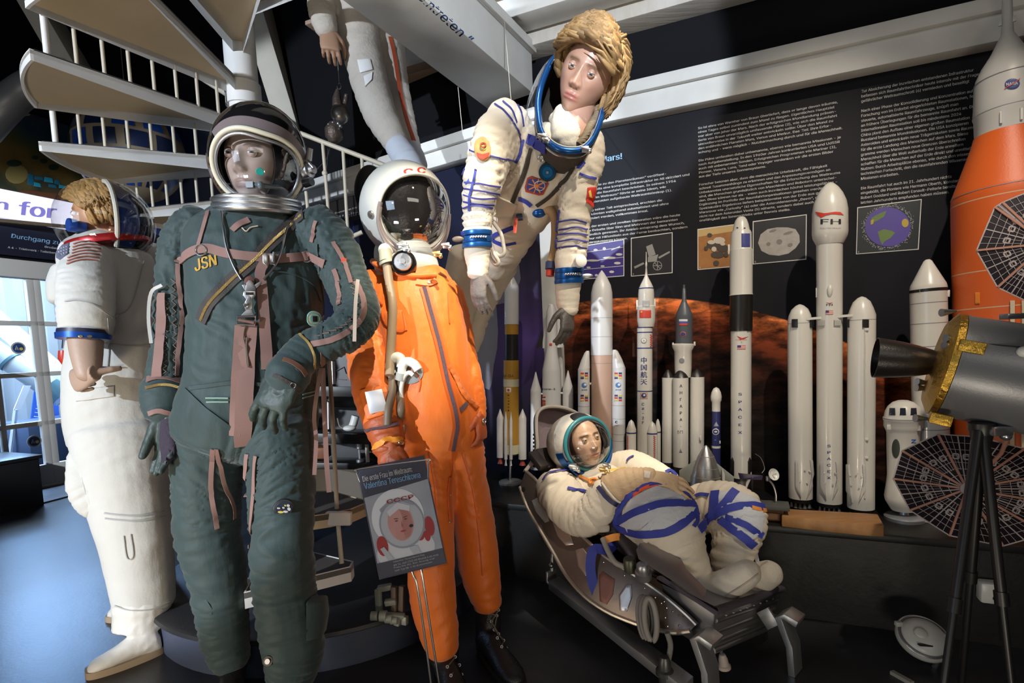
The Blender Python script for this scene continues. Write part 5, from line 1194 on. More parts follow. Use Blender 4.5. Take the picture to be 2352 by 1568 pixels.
for a in ([(1052, 338), (1080, 346), (1130, 360), (1170, 368), (1186, 372)], [(1137, 240), (1160, 258), (1184, 290), (1196, 318), (1200, 336)], [(1155, 233), (1174, 252), (1186, 282)], [(1178, 226), (1194, 252), (1202, 290)],
          [(1068, 420), (1100, 422), (1148, 430)], [(1062, 432), (1100, 438), (1146, 446)], [(1060, 446), (1096, 456), (1138, 456)], [(1060, 462), (1096, 468), (1134, 470)], [(1060, 478), (1090, 472), (1130, 478)],
          [(1284, 510), (1320, 504), (1346, 512)], [(1284, 527), (1320, 522), (1348, 527)], [(1282, 541), (1316, 536), (1348, 540)], [(1282, 555), (1314, 550), (1348, 556)], [(1282, 569), (1312, 564), (1346, 570)]):
    strap(a, 3.2, TH, DH, None, .0035).build('blue_cord', blue_cord, H)
for a, w in (([(1094, 388), (1088, 420), (1080, 450), (1078, 486)], 5), ([(1286, 482), (1280, 530), (1278, 575)], 5), ([(1186, 372), (1196, 350), (1202, 322)], 6), ([(1330, 398), (1350, 408), (1368, 410)], 5), ([(1314, 376), (1330, 384), (1344, 372)], 6), ([(1192, 456), (1208, 462), (1220, 472)], 9), ([(1056, 408), (1040, 470), (1025, 540), (1012, 620)], 8), ([(1160, 565), (1130, 545), (1180, 520)], 10), ([(1158, 562), (1185, 556)], 7), ([(1066, 395), (1050, 430), (1046, 455)], 14)):
    strap(a, w, TH, DH, None, .0045).build('blue_strap', blue_web, H)
strap([(1210, 320), (1226, 326), (1242, 334), (1256, 342)], 22, TH+[hood], 1.85, None, .008).build('neck_strap', blue_web, H)
strap([(1258, 344), (1268, 350), (1278, 354)], 9, TH, 1.85, None, .012).build('neck_buckle', steel, H)
nt_ = patch([(1280, 352), (1330, 370), (1326, 386), (1276, 366)], TH, 1.85, None, .003, 6, .006).build('name_tape', M('name_tape_grey', (.45, .43, .40), .7), H); reg(nt_)
dring(1242, 364, 6, 1, steel, H, 'd_ring', TH, 1.85); dring(1288, 385, 5, 1, steel, H, 'd_ring', TH, 1.85)
ribbon(pp((1098, 376, 1.77), (1090, 395, 1.76), (1080, 414, 1.76), (1072, 426, 1.77)), S(11, 1.77), M('light_blue_ribbon', (.07, .15, .50), .6), H)
patch([(1148, 452), (1190, 470), (1178, 498), (1132, 496)], TH, 2.0, None, .004, 8, .004).build('belly_flap', s_suit, H)
m = MB(); q = hit(1344, 600, TH, 1.84, 0); m.lathe([(0, -.01), (S(13, 1.84), -.01), (S(14, 1.84), .010), (S(10, 1.84), .014), (0, .014)], P(1332, 600, 1.80), V((.35, -.9, .1)).normalized(), 28); m.build('sleeve_valve', plastic_w, H)
# hoses
m = rope(pp((1240, 486, 1.92), (1262, 482, 1.90), (1274, 500, 1.90), (1276, 540, 1.90), (1272, 580, 1.90), (1266, 602, 1.90)), S(10.5, 1.9), 16); m.build('tan_hose', M('tan_rubber', (.36, .22, .10), .55), H)
m = MB(); m.tube(pp((1266, 602, 1.90), (1265, 618, 1.90)), S(13, 1.9), 18); m.build('hose_end', M('navy_plug', (.03, .045, .11), .4), H)
m = MB(); m.tube(pp((1264, 620, 1.90), (1263, 634, 1.90)), S(9.5, 1.9), 16); m.build('hose_end', M('red_plug', (.45, .04, .02), .4), H)
m = MB(); m.ell(P(1238, 488, 1.91), (.026, .020, .018), None, 18, 12); m.build('hose_coupling', blue_metal, H)
m = MB(); m.tube(pp((1186, 500, 1.92), (1200, 498, 1.92)), .012, 14); m.build('valve_cap', M('navy_plug', (.03, .045, .11), .4), H)
ribbon(pp((1186, 500, 1.91), (1184, 515, 1.91), (1182, 535, 1.91)), S(8, 1.91), M('red_streamer', (.75, .10, .05), .6), H)
wt = M('white_tubing', (.66, .64, .58), .4)
for a in ([(1132, 510, 1.95), (1150, 535, 1.92), (1156, 560, 1.92), (1158, 580, 1.92), (1148, 588, 1.93), (1134, 575, 1.95), (1128, 560, 1.97)], [(1125, 550, 1.95), (1134, 580, 1.92), (1145, 600, 1.92), (1140, 608, 1.93), (1128, 595, 1.95), (1122, 575, 1.98)]):
    rope(pp(*a), S(4.5, 1.93), 10).build('white_tube', wt, H)
# thin suspension lines up to the beam and roof
for i, (a, lab) in enumerate((([(1174, 232, 1.88), (1160, 66, 2.5)], 'thin wire carrying the shoulder of the hanging white suit'), ([(1062, 300, 2.4), (1052, 200, 2.42)], 'thin wire dropping from the white beam left of the hanging suit'))):
    p0 = P(*a[0]); p1 = V((p0.x, p0.y, 4.55)) if i == 0 else P(*a[1]); m = MB(); m.tube([p0, p0+(P(*a[1])-p0)*(1 if i else 1.15)], .0014, 6); tag(m.build('suspension_wire', M('wire_pale', (.5, .47, .42), .5)), lab, 'wire')
# ================================================================= reclining mannequin in the launch couch
R = empty('mannequin', P(1400, 1230, 2.2), 'mannequin in cream suit lying in the metal couch with knees raised', 'mannequin')
DR = 2.15
rt = Limb([(1326, 1108, 2.36, 44, 46), (1348, 1122, 2.33, 72, 62), (1395, 1152, 2.28, 76, 66), (1440, 1195, 2.22, 62, 62), (1468, 1225, 2.16, 58, 60)], .0075, 14, 8)
ral = Limb([(1270, 1110, 2.30, 42), (1284, 1130, 2.22, 50), (1312, 1168, 2.14, 50), (1345, 1186, 2.08, 46), (1378, 1160, 2.05, 42), (1402, 1128, 2.03, 39)], .0095, 24, 7)
rar = Limb([(1404, 1078, 2.46, 34), (1448, 1072, 2.42, 40), (1500, 1092, 2.34, 36), (1540, 1112, 2.26, 30)], .0035, 16, 8)
rll = Limb([(1452, 1235, 2.15, 62), (1475, 1195, 2.04, 74), (1512, 1182, 1.96, 84), (1545, 1208, 1.93, 72), (1565, 1260, 1.93, 56), (1590, 1305, 1.94, 42), (1604, 1330, 1.95, 36)], .0065, 16, 7)
rlr = Limb([(1560, 1200, 2.28, 50), (1620, 1165, 2.18, 56), (1672, 1172, 2.10, 66), (1700, 1190, 2.06, 60), (1690, 1240, 2.05, 52), (1676, 1290, 2.05, 42), (1684, 1318, 2.06, 36)], .0065, 16, 7)
rb_ = body('flight_suit', [rt, ral, rar, rll, rlr], s_suit, R, voxel=.0078, smooth=5, seed=21); TR = [rb_]
boot_w = M('white_bootie', (.68, .62, .53), .65, bump=(60, .3))
f1 = body('bootie', [Limb([(1602, 1325, 1.95, 34, 38), (1622, 1352, 1.93, 36, 40), (1660, 1345, 1.90, 34, 40), (1700, 1325, 1.87, 33, 40), (1726, 1308, 1.85, 28, 36)], .002, 14, 12)], boot_w, R, voxel=.007, smooth=4, seed=2)
f2 = body('bootie', [Limb([(1684, 1312, 2.06, 34, 38), (1704, 1330, 2.04, 34, 38), (1744, 1326, 2.00, 34, 38), (1776, 1312, 1.97, 28, 36)], .002, 14, 12)], boot_w, R, voxel=.007, smooth=4, seed=6)
for ft, a in ((f1, [(1628, 1382), (1660, 1370), (1700, 1346), (1740, 1318)]), (f2, [(1744, 1318), (1748, 1300), (1762, 1290)])): strap(a, 3, [ft], 1.9, None, .002).build('bootie_seam', M('bootie_seam', (.45, .40, .33), .8), ft)
# gloves
tan_g = M('tan_glove', (.55, .39, .24), .6, bump=(60, .4))
gc = body('glove_cuff', [Limb([(1404, 1126, 2.02, 37), (1432, 1108, 2.0, 33), (1470, 1098, 1.98, 26), (1500, 1096, 1.96, 22)], .0042, 40, 9)], tan_g, R, voxel=.006, smooth=4, seed=5); reg(gc)
hand(P(1488, 1094, 1.97), P(1600, 1122, 1.90), V((-.1, -.5, .85)), V((0, -1, -.2)), .20, tan_g, R, 'glove', (.22, .24, .28, .32), .35, .95, 1.15, tout=.4)
hand(P(1545, 1116, 2.24), P(1480, 1120, 2.06), V((0, -.3, .95)), V((0, -1, 0)), .19, tan_g, R, 'glove', (.4, .4, .4, .4), .3, .95, 1.1)
strap([(1374, 1118), (1390, 1138), (1408, 1154), (1420, 1160)], 10, [gc, rb_], 2.0, None, .005).build('wrist_band', M('navy_band', (.018, .022, .085), .5), R)
strap([(1384, 1108), (1398, 1128), (1414, 1146), (1424, 1152)], 4, [gc, rb_], 2.0, None, .005).build('wrist_band', plastic_w, R)
patch([(1480, 1082), (1496, 1084), (1492, 1098), (1478, 1096)], [gc], 1.97, None, .003, 5, .004).build('glove_strap', s_suit, R)
# helmet
hc = P(1326, 1016, 2.34); fR = V((.42, -.88, .10)).normalized(); uR = V((-.30, -.05, .95))
hr = (S(70, 2.34), S(68, 2.34), S(76, 2.34))
rs_ = helmet_shell(hc, hr, fR, .98, .06, M('soft_helmet', (.66, .62, .54), .7, bump=(40, .3), var=((.52, .47, .38), 9, .3)), R, 'helmet_shell', uR); reg(rs_)
rim(hc, hr, fR, .97, .0095, M('teal_ring', (.03, .20, .24), .35), R, 'visor_ring', 1.0, uR)
rim(hc, hr, fR, .90, .005, M('dark_ring', (.03, .03, .035), .4), R, 'inner_ring', .97, uR)
rv = cap(hc, hr, fR, .95, glass('visor_clear', (.97, .98, 1), .11, .015), R, 'visor', .99, uR, bulge=1.28)
x, y, z = frame(fR, uR); bb = shell_band(hc, hr, fR, .98, .12, .38, pi*.98, pi*1.5, blue_metal, R, 'blue_band', uR, 1.04, .06, 33); reg(bb)
for k_ in (0, 1):
    m = MB(); pts = []
    for i in range(36):
        p = pi*(1.04+.94*i/35); pts.append(hc+x*(hr[0]*1.03*sin(.98)*cos(p))+y*(hr[1]*1.03*sin(.98)*sin(p)-.017-.019*k_)+z*(hr[2]*cos(.98)-.004-.010*k_))
    m.tube(pts, .0115, 10, True, .6); m.build('blue_band', blue_metal, R)
latch(1316, 1070, 2.20, R, 1.6); latch(1322, 1076, 2.20, R, 1.2); latch(1384, 1078, 2.18, R, 1.3, M('gold_latch', (.7, .5, .2), .35, .9)); latch(1392, 1068, 2.19, R, 1.2)
hR = P(1340, 1012, 2.30)
head(hR, V((.36, -.92, .14)), V((-.22, .12, .97)), .215, R, (.62, .40, .26), (.50, .18, .13), (.06, .04, .03), (.32, .33, .14), (.12, 1, .05), P(1318, 1085, 2.38))
helmet_shell(hR-V((.36, -.92, .14))*.012, (.090, .122, .096), V((.36, -.92, .14)), (.98, 1.02), .04, M('dark_liner', (.014, .013, .015), .5), R, 'head_liner', V((-.22, .12, .97)))
for kp in ([(1424, 1205), (1448, 1146), (1506, 1116), (1560, 1134), (1596, 1164), (1590, 1202), (1540, 1226), (1484, 1236), (1440, 1230)], [(1642, 1132), (1698, 1128), (1738, 1146), (1756, 1186), (1748, 1226), (1722, 1240), (1690, 1216), (1652, 1190)]): patch(kp, TR, DR, None, .003, 6, .003).build('knee_cover', M('pale_knee_cloth', (.52, .54, .58), .7, bump=(60, .3)), R)
# harness
for a, w, mt in (([(1248, 1104), (1262, 1088), (1292, 1082), (1330, 1084)], 5, blue_cord), ([(1304, 1122), (1326, 1126), (1348, 1130)], 7, blue_web), ([(1330, 1092), (1348, 1100), (1362, 1108), (1366, 1112)], 6, M('orange_strap', (.72, .27, .05), .6)), ([(1398, 1082), (1420, 1080), (1440, 1074)], 8, M('yellow_strap', (.70, .45, .10), .6)), ([(1375, 1096), (1400, 1090), (1420, 1082)], 10, s_suit), ([(1530, 1086), (1540, 1082), (1552, 1092)], 9, blue_web), ([(1440, 1060), (1446, 1052), (1456, 1048)], 4, blue_cord),
                 ([(1408, 1252), (1416, 1200), (1430, 1160), (1460, 1130), (1500, 1112), (1532, 1112)], 14, blue_web), ([(1420, 1198), (1470, 1172), (1530, 1156), (1592, 1158)], 15, blue_web), ([(1420, 1212), (1470, 1226), (1530, 1220), (1570, 1200), (1600, 1172)], 16, blue_web), ([(1452, 1143), (1480, 1124), (1512, 1112)], 8, M('red_stripe', (.72, .09, .04), .6)), ([(1596, 1160), (1600, 1190), (1592, 1210)], 8, blue_web), ([(1552, 1128), (1580, 1138), (1596, 1160)], 8, blue_web),
                 ([(1644, 1128), (1640, 1170), (1636, 1190)], 20, blue_web), ([(1690, 1126), (1660, 1160), (1622, 1196), (1604, 1216)], 18, blue_web), ([(1640, 1186), (1680, 1166), (1720, 1160), (1760, 1166)], 16, blue_web), ([(1654, 1192), (1690, 1220), (1720, 1244), (1732, 1252)], 18, blue_web), ([(1668, 1186), (1710, 1204), (1750, 1230)], 14, blue_web), ([(1726, 1166), (1745, 1170), (1762, 1172)], 8, M('orange_strap', (.72, .27, .05), .6)), ([(1594, 1142), (1610, 1136), (1630, 1138)], 8, blue_web)):
    strap(a, w, TR, DR, None, .0080).build('harness_strap', mt, R)
m = MB(); q = hit(1364, 1106, TR, 2.2, .008); m.tube(ring_pts(q[0], *frame(q[1])[:2], .018, .012, 20), .005, 8, False, closed=True); m.build('release_handle', M('orange_strap', (.72, .27, .05), .6), R)
m = MB()
for u, v in ((1384, 1098), (1400, 1090), (1410, 1100), (1424, 1086)): q = hit(u, v, TR, 2.2, .006); m.box(q[0], (.018, .012, .014))
m.build('harness_buckle', M('gold_latch', (.7, .5, .2), .35, .9), R, bevel=.002)
ribbon(pp((1412, 1248, 2.03), (1396, 1262, 2.0), (1364, 1262, 1.985), (1356, 1300, 1.98), (1362, 1340, 1.97), (1376, 1376, 1.96)), S(22, 2.0), blue_web, R, 'loose_strap', .002)
ribbon(pp((1390, 1240, 2.0), (1408, 1234, 1.99), (1424, 1232, 2.0)), S(16, 2.0), M('orange_strap', (.72, .27, .05), .6), R, 'loose_strap', .003)
# ------------------------------------------------------------- the couch
seat_m = M('anodised_brown', (.19, .145, .12), .40, .7, bump=(12, .1), var=((.14, .115, .10), 5, .3)); seat_edge = M('couch_edge', (.50, .44, .38), .35, .8); mauve_pad = M('mauve_lining', (.32, .25, .28), .8, bump=(60, .3)); grey_pad = M('purple_grey_felt', (.075, .062, .08), .9, bump=(80, .4))
K = empty('launch_couch', P(1420, 1300, 2.1), 'brown metal couch shell holding the reclining cream suit', 'couch')
# near side panel: stations (lower edge px, upper edge px, depth)
st = [((1193, 1118), (1206, 1082), 2.34), ((1210, 1165), (1236, 1110), 2.28), ((1238, 1215), (1272, 1158), 2.20), ((1268, 1266), (1312, 1206), 2.12), ((1300, 1322), (1350, 1246), 2.05), ((1340, 1368), (1392, 1282), 1.98), ((1388, 1402), (1440, 1312), 1.92), ((1436, 1424), (1486, 1342), 1.87), ((1490, 1442), (1530, 1374), 1.82), ((1545, 1453), (1572, 1410), 1.78), ((1584, 1450), (1598, 1436), 1.75)]
WD = V((.72, .69, 0)).normalized(); WID = .39
def side(off, name):
    m = MB(); out = []
    lo = smoothpath([P(*a, d) for a, b, d in st], 3); hi = smoothpath([P(*b, d) for a, b, d in st], 3)
    for a, b in zip(lo, hi):
        out.append([a+WD*off, b+WD*off, b+WD*(off+.012), a+WD*(off+.012)])
    m.rings(out, True, True, False); o = m.build(name, seat_m, K, bevel=.002)
    e = MB(); e.tube([p+WD*(off+.005) for p in hi], .0075, 8); e.build('top_rail', seat_edge, o)
    e = MB(); e.tube([p+WD*(off+.004) for p in lo], .0085, 8); e.build('bottom_rail', seat_edge, o)
    return o
sn_ = side(0, 'side_panel'); sf_ = side(WID, 'side_panel'); reg(sn_)
lo = smoothpath([P(*a, d) for a, b, d in st], 3); hi = smoothpath([P(*b, d) for a, b, d in st], 3)
m = MB(); m.rings([[a+(b-a)*.16, a+(b-a)*.16+WD*WID*.5-V((0, 0, .02)), a+(b-a)*.16+WD*WID] for a, b in zip(lo, hi)], False, False); m.build('floor_pan', seat_m, K, fix=False)
# pressed panels and cut-outs of the side
for poly, mt, nm in (([(1222, 1150), (1236, 1142), (1256, 1172), (1262, 1196), (1252, 1200), (1232, 1176)], M('couch_pale', (.42, .42, .42), .45, .4), 'side_cover'), ([(1270, 1200), (1290, 1196), (1310, 1226), (1318, 1250), (1300, 1252), (1282, 1232)], seat_edge, 'pressed_panel'), ([(1322, 1262), (1340, 1258), (1356, 1282), (1358, 1318), (1346, 1322), (1328, 1300)], seat_edge, 'pressed_panel'),
                     ([(1376, 1322), (1384, 1312), (1412, 1330), (1408, 1366), (1394, 1388), (1378, 1380)], M('rust_red', (.20, .085, .065), .5, .5), 'red_panel'), ([(1422, 1366), (1440, 1340), (1450, 1342), (1452, 1370), (1440, 1404), (1424, 1402)], dull, 'bracket')):
    patch(poly, [sn_], 2.0, None, .003, 8, .001).build(nm, mt, K)
patch(circ(1202, 1124, 4, 6, 14), [sn_], 2.3, None, .001, 4, .001).build('eye_hole', M('void_black', (.003, .003, .003), .8), K)
m = MB()
for i in range(9):
    a = lo[3+i*3]+(hi[3+i*3]-lo[3+i*3])*.9-WD*.002; m.ell(a, (.003, .003, .003), None, 6, 4)
for a, b in ((1505, 1372), (1519, 1385), (1531, 1396), (1545, 1404), (1559, 1412), (1508, 1428), (1533, 1438), (1560, 1436), (1528, 1418)): m.ell(hit(a, b, [sn_], 1.8, .0)[0], (.0035,)*3, None, 6, 4)
m.build('rivets', steel, K)
# head rest shell
hp = [(1206, 1082, 2.34), (1222, 1060, 2.37), (1234, 1030, 2.40), (1232, 985, 2.44), (1234, 950, 2.48), (1252, 935, 2.52), (1284, 934, 2.57), (1312, 942, 2.61), (1336, 956, 2.65), (1352, 972, 2.68)]
hpw = smoothpath(pp(*hp), 4); back = V((-.28, .42, .02))
m = MB(); m.tube(hpw, .0085, 8); m.build('headrest_rim', M('pale_edge', (.60, .56, .50), .45, .4), K)
c0 = P(1300, 1090, 2.56); m = MB(); m.rings([[p+(c0-p)*f+V((-.02, .10, 0))*g for p in hpw] for f, g in ((0, 0), (.06, .5), (.30, 1), (.65, 1.0), (.97, .9))], False, False); m.build('headrest_lining', mauve_pad, K, fix=False)
m = MB(); m.rings([[p+V((0, 0, 0)) for p in hpw], [p+V((-.012, .03, -.01)) for p in hpw], [p+(c0-p)*.2+V((-.03, .14, -.03)) for p in hpw]], False, False); m.build('headrest_shell', seat_m, K, fix=False)
m = MB()
for i in range(9): m.box(P(1226.5, 998+i*9, 2.40), (.010, .008, .008))
m.build('ratchet_teeth', black_mat, K)
m = MB(); m.bar(P(1222, 1040, 2.36), P(1250, 1075, 2.30), .05, .03); m.bar(P(1240, 1035, 2.40), P(1262, 1080, 2.34), .06, .05); m.build('headrest_hinge', M('dark_hinge', (.06, .05, .05), .5, .5), K, bevel=.006)
# foot pan
e0, e1 = P(1598, 1436, 1.75), P(1598, 1436, 1.75)+WD*WID
fp = [P(1524, 1338, 1.84), P(1640, 1404, 1.73)]; 
A_, B_ = P(1518, 1330, 1.87), P(1642, 1402, 1.72); C_, D_ = P(1794, 1352, 2.04), P(1690, 1300, 2.16)
dn = V((-.02, -.01, -.16)); n0 = (B_-A_).cross(C_-B_).normalized()
m = MB(); m.rings([[A_, B_, C_, D_], [q+dn*.5+(( (A_+B_+C_+D_)/4)-q)*.06 for q in (A_, B_, C_, D_)], [q+dn+(((A_+B_+C_+D_)/4)-q)*.16 for q in (A_, B_, C_, D_)]], True, True, False); fpn = m.build('foot_pan', M('foot_pan_grey', (.27, .26, .265), .4, .7), K, bevel=.006); reg(fpn)
m = MB(); m.tube([A_, B_, C_, D_], .016, 10, False, .8, closed=True, smooth=True); m.build('foot_pan_edge', grey_pad, K)
for t in (.25, .48, .70, .90):
    m = MB(); q = [(a+dn*t+(((A_+B_+C_+D_)/4)-a)*(.06+.1*t)) for a in (B_, C_)]; m.tube([q[0]-n0*0, q[1]], .011, 10); m.build('pressed_rib', M('foot_rib_grey', (.26, .26, .27), .35, .8), K)
m = MB(); 
for i in range(8): q = B_+(C_-B_)*(.12+.1*i)+dn*.12+V((.004, -.012, 0)); m.ell(q, (.004,)*3, None, 6, 4)
m.build('rivets', steel, K)
m = MB(); m.prism([P(1460, 1262, 1.86), P(1486, 1258, 1.88), P(1560, 1302, 1.82), P(1570, 1322, 1.80), P(1618, 1372, 1.75), P(1606, 1374, 1.745), P(1466, 1284, 1.84)], V((.02, .03, .012))); m.build('leg_guide', M('guide_grey', (.34, .30, .30), .4, .7), K, bevel=.003)
m = MB(); m.bar(P(1736, 1272, 2.10), P(1744, 1250, 2.12), .012, .012); m.bar(P(1732, 1262, 2.1), P(1738, 1292, 2.08), .015, .02); m.build('far_lever', dull, K)
m = MB(); m.lathe([(.020, 0), (.028, .004), (.028, .030), (.022, .034), (.022, .055), (.016, .062), (0, .062)], P(1478, 1328, 1.85), V((-.1, -.3, 1)).normalized(), 20); m.build('valve_body', dull, K)
m = MB(); m.lathe([(.022, 0), (.022, .045), (.018, .05), (0, .05)], P(1448, 1310, 1.90), V((-.1, -.2, 1)).normalized(), 16); m.build('connector', M('olive_metal', (.10, .10, .07), .45, .6), K)
rope(pp((1384, 1236, 2.0), (1398, 1268, 1.96), (1414, 1292, 1.93), (1438, 1302, 1.91)), .010, 12).build('grey_hose', M('hose_grey', (.30, .28, .25), .6), K)
m = MB()
rope(pp((1404, 1210, 2.06), (1440, 1250, 2.0), (1470, 1290, 1.96), (1530, 1316, 1.94)), .03, 10).build('inner_strut', M('dark_hinge', (.06, .05, .05), .5, .5), K)
m = MB(); m.box(P(1386, 1212, 2.03), (.045, .03, .03)); m.build('white_buckle', M('pale_buckle', (.45, .40, .34), .5), K, bevel=.008)
# coiled hose and dangling cable under the couch
for k in range(3):
    m = MB(); c = P(1480+k*7, 1418+k*2, 1.80-.02*k); m.tube([c+V((cos(t)*.028*(.7), sin(t)*.02, 0))+V((0, 0, sin(t)*.062)) for t in np.linspace(-pi*.5, pi*1.4, 26)], .0095, 10); m.build('coiled_hose', M('coil_grey', (.24, .22, .20), .55), K)
rope(pp((1532, 1452, 1.74), (1540, 1480, 1.74), (1536, 1510, 1.735), (1533, 1516, 1.73)), .009, 10).build('cable', M('cable_braid', (.22, .21, .19), .6, bump=(300, .6)), K)
m = MB(); m.lathe([(0, .07), (.014, .07), (.020, .055), (.020, .03), (.028, .026), (.028, .012), (.020, .008), (.018, -.02), (0, -.02)], P(1527, 1556, 1.72), V((0, 0, 1)), 20); m.build('cable_plug', M('dark_plug', (.09, .09, .085), .4, .6), K)
m = MB(); m.tube(pp((1534, 1514, 1.73), (1530, 1540, 1.725)), .0075, 10); m.build('cable', M('tag_white', (.5, .5, .48), .5), K)
m = MB(); m.tube(smoothpath(pp((1650, 1448, 1.80), (1654, 1478, 1.80), (1658, 1505, 1.80))), .006, 8); m.build('cable', M('cable_dark', (.06, .07, .09), .5), K)
m = MB(); m.lathe([(0, .032), (.010, .03), (.015, .015), (.016, -.005), (.021, -.008), (.021, -.018), (0, -.02)], P(1662, 1522, 1.80), V((-.15, 0, 1)).normalized(), 18); m.build('cable_plug', M('pale_plug', (.50, .42, .36), .5), K)
# ------------------------------------------------------------- aluminium stand
N_ = empty('couch_stand', onfloor(1590, 1.70), 'aluminium flat bar stand carrying the metal couch', 'stand')
sa = M('stand_aluminium', (.56, .57, .58), .42, .9, bump=(40, .06))
def flatbar(name, pts, w, t, wd=None):
    q = [V(p) for p in pts]; m = MB(); out = []
    for i, p in enumerate(q):
        a = (q[min(i+1, len(q)-1)]-q[max(i-1, 0)]).normalized(); b = wd or WD; n = a.cross(b).normalized(); out.append([p-b*w/2-n*t/2, p+b*w/2-n*t/2, p+b*w/2+n*t/2, p-b*w/2+n*t/2])
    m.rings(out, True, True, False); return m.build(name, sa, N_, bevel=.002)
def leg(x0, y0, d, name):
    a = P(x0, y0, d); e = V((WD.y, -WD.x, 0)).normalized()*-1
    pts = [a-V((0, 0, .0))-e*.06, a+V((0, 0, .014))-e*.02, a+V((0, 0, .002)), V((a.x, a.y, a.z-.09))+e*-.0+V((.025, -.025, 0)), V((a.x+.03, a.y-.03, 0.0))]
    return flatbar(name, pts, .075, .022)
l1 = leg(1604, 1460, 1.68, 'leg')
a = P(1600, 1458, 1.69)
b = P(1796, 1412, 1.86); leg(1796, 1412, 1.86, 'leg')
flatbar('rail', [P(1266, 1308, 2.42), V((P(1266, 1335, 2.42).x, P(1266, 1335, 2.42).y, .10)), V((P(1290, 1350, 2.40).x, P(1290, 1350, 2.40).y, .06))], .06, .012)
q0 = P(1280, 1345, 2.42); q1 = P(1600, 1600, 1.62)
z0 = .05
p0 = on_z(1275, 1345, .10); p1 = on_z(1572, 1580, .02)
flatbar('rail', [P(1272, 1338, 2.38), P(1420, 1452, 1.98), P(1580, 1577, 1.66)], .07, .035)
flatbar('rail', [P(1272, 1338, 2.38)+WD*.5, P(1420, 1452, 1.98)+WD*.45, P(1580, 1577, 1.66)+WD*.42], .05, .03)
m = MB(); m.tube([P(1268, 1310, 2.40), P(1268, 1270, 2.40)], .010, 10); m.build('upright', dull, N_); m = MB(); m.ell(P(1266, 1298, 2.38), (.012,)*3, None, 10, 8); m.build('bolt', steel, N_)
m = MB(); m.bar(P(1752, 1400, 1.90), P(1778, 1440, 1.87), .05, .012, WD); m.build('bracket', sa, N_, bevel=.002)
# ================================================================= printed wall panels
ZV = V((0, 0, 1))
def nodes_panel(name, build):
    m = bpy.data.materials.new(name); m.use_nodes = True; nt = m.node_tree; b = nt.nodes['Principled BSDF']; b.inputs['Roughness'].default_value = .6; b.inputs['Specular IOR Level'].default_value = .15
    tc = nt.nodes.new('ShaderNodeTexCoord'); build(nt, b, tc); return m
def nd(nt, t, **kw):
    n = nt.nodes.new(t)
    for k, v in kw.items(): setattr(n, k, v)
    return n
def ramp(nt, fac, stops):
    r = nt.nodes.new('ShaderNodeValToRGB'); e = r.color_ramp.elements
    e[0].position, e[0].color = stops[0][0], (*stops[0][1], 1); e[1].position, e[1].color = stops[-1][0], (*stops[-1][1], 1)
    for p, c in stops[1:-1]: q = e.new(p); q.color = (*c, 1)
    nt.links.new(fac, r.inputs[0]); return r
# circle of the printed planet in wall coordinates
def uv1(p, o): return (p-o).dot(U1), p.z
PB = V((CORN.x, CORN.y, 0))
q1, q2, q3 = [uv1(w1(a, b), PB) for a, b in ((1400, 686), (1650, 697), (1985, 806))]
def circ3(a, b, c):
    d = 2*(a[0]*(b[1]-c[1])+b[0]*(c[1]-a[1])+c[0]*(a[1]-b[1])); s = lambda p: p[0]**2+p[1]**2
    ux = (s(a)*(b[1]-c[1])+s(b)*(c[1]-a[1])+s(c)*(a[1]-b[1]))/d; uy = (s(a)*(c[0]-b[0])+s(b)*(a[0]-c[0])+s(c)*(b[0]-a[0]))/d
    return ux, uy, math.hypot(a[0]-ux, a[1]-uy)
cu_, cv_, cr_mars = circ3(q1, q2, q3)
def mars(nt, b, tc):
    L = nt.links
    d = nd(nt, 'ShaderNodeVectorMath', operation='DOT_PRODUCT'); d.inputs[1].default_value = tuple(U1); L.new(tc.outputs['Object'], d.inputs[0])
    sx = nd(nt, 'ShaderNodeSeparateXYZ'); L.new(tc.outputs['Object'], sx.inputs[0])
    cb = nd(nt, 'ShaderNodeCombineXYZ'); L.new(d.outputs['Value'], cb.inputs[0]); L.new(sx.outputs['Z'], cb.inputs[1])
    ds = nd(nt, 'ShaderNodeVectorMath', operation='DISTANCE'); ds.inputs[1].default_value = (cu_, cv_, 0); L.new(cb.outputs[0], ds.inputs[0])
    e = nd(nt, 'ShaderNodeMath', operation='SUBTRACT'); e.inputs[0].default_value = cr_mars; L.new(ds.outputs['Value'], e.inputs[1])
    mp = nd(nt, 'ShaderNodeMapping'); mp.inputs['Scale'].default_value = (1, 2.6, 1); L.new(cb.outputs[0], mp.inputs[0])
    n = nd(nt, 'ShaderNodeTexNoise'); n.inputs['Scale'].default_value = 5; n.inputs['Detail'].default_value = 7; n.inputs['Roughness'].default_value = .65; L.new(mp.outputs[0], n.inputs['Vector'])
    r = ramp(nt, e.outputs[0], [(0, (.0095, .0095, .0135)), (.006, (.60, .20, .07)), (.035, (.46, .13, .04)), (.10, (.14, .034, .013)), (.24, (.032, .010, .006)), (.55, (.007, .006, .006))])
    c = ramp(nt, n.outputs['Fac'], [(.38, (.08, .07, .07)), (.50, (.8, .75, .7)), (.60, (2.2, 1.8, 1.5))])
    mx = nd(nt, 'ShaderNodeMix', data_type='RGBA', blend_type='MULTIPLY'); mx.inputs[0].default_value = 1
    L.new(r.outputs[0], mx.inputs[6]); L.new(c.outputs[0], mx.inputs[7])
    gt = nd(nt, 'ShaderNodeMath', operation='GREATER_THAN'); gt.inputs[1].default_value = 0; L.new(e.outputs[0], gt.inputs[0])
    m2 = nd(nt, 'ShaderNodeMix', data_type='RGBA'); L.new(gt.outputs[0], m2.inputs[0]); m2.inputs[6].default_value = (.0095, .0095, .0135, 1); L.new(mx.outputs[2], m2.inputs[7]); L.new(m2.outputs[2], b.inputs['Base Color'])
mars_mat = nodes_panel('printed_planet', mars)
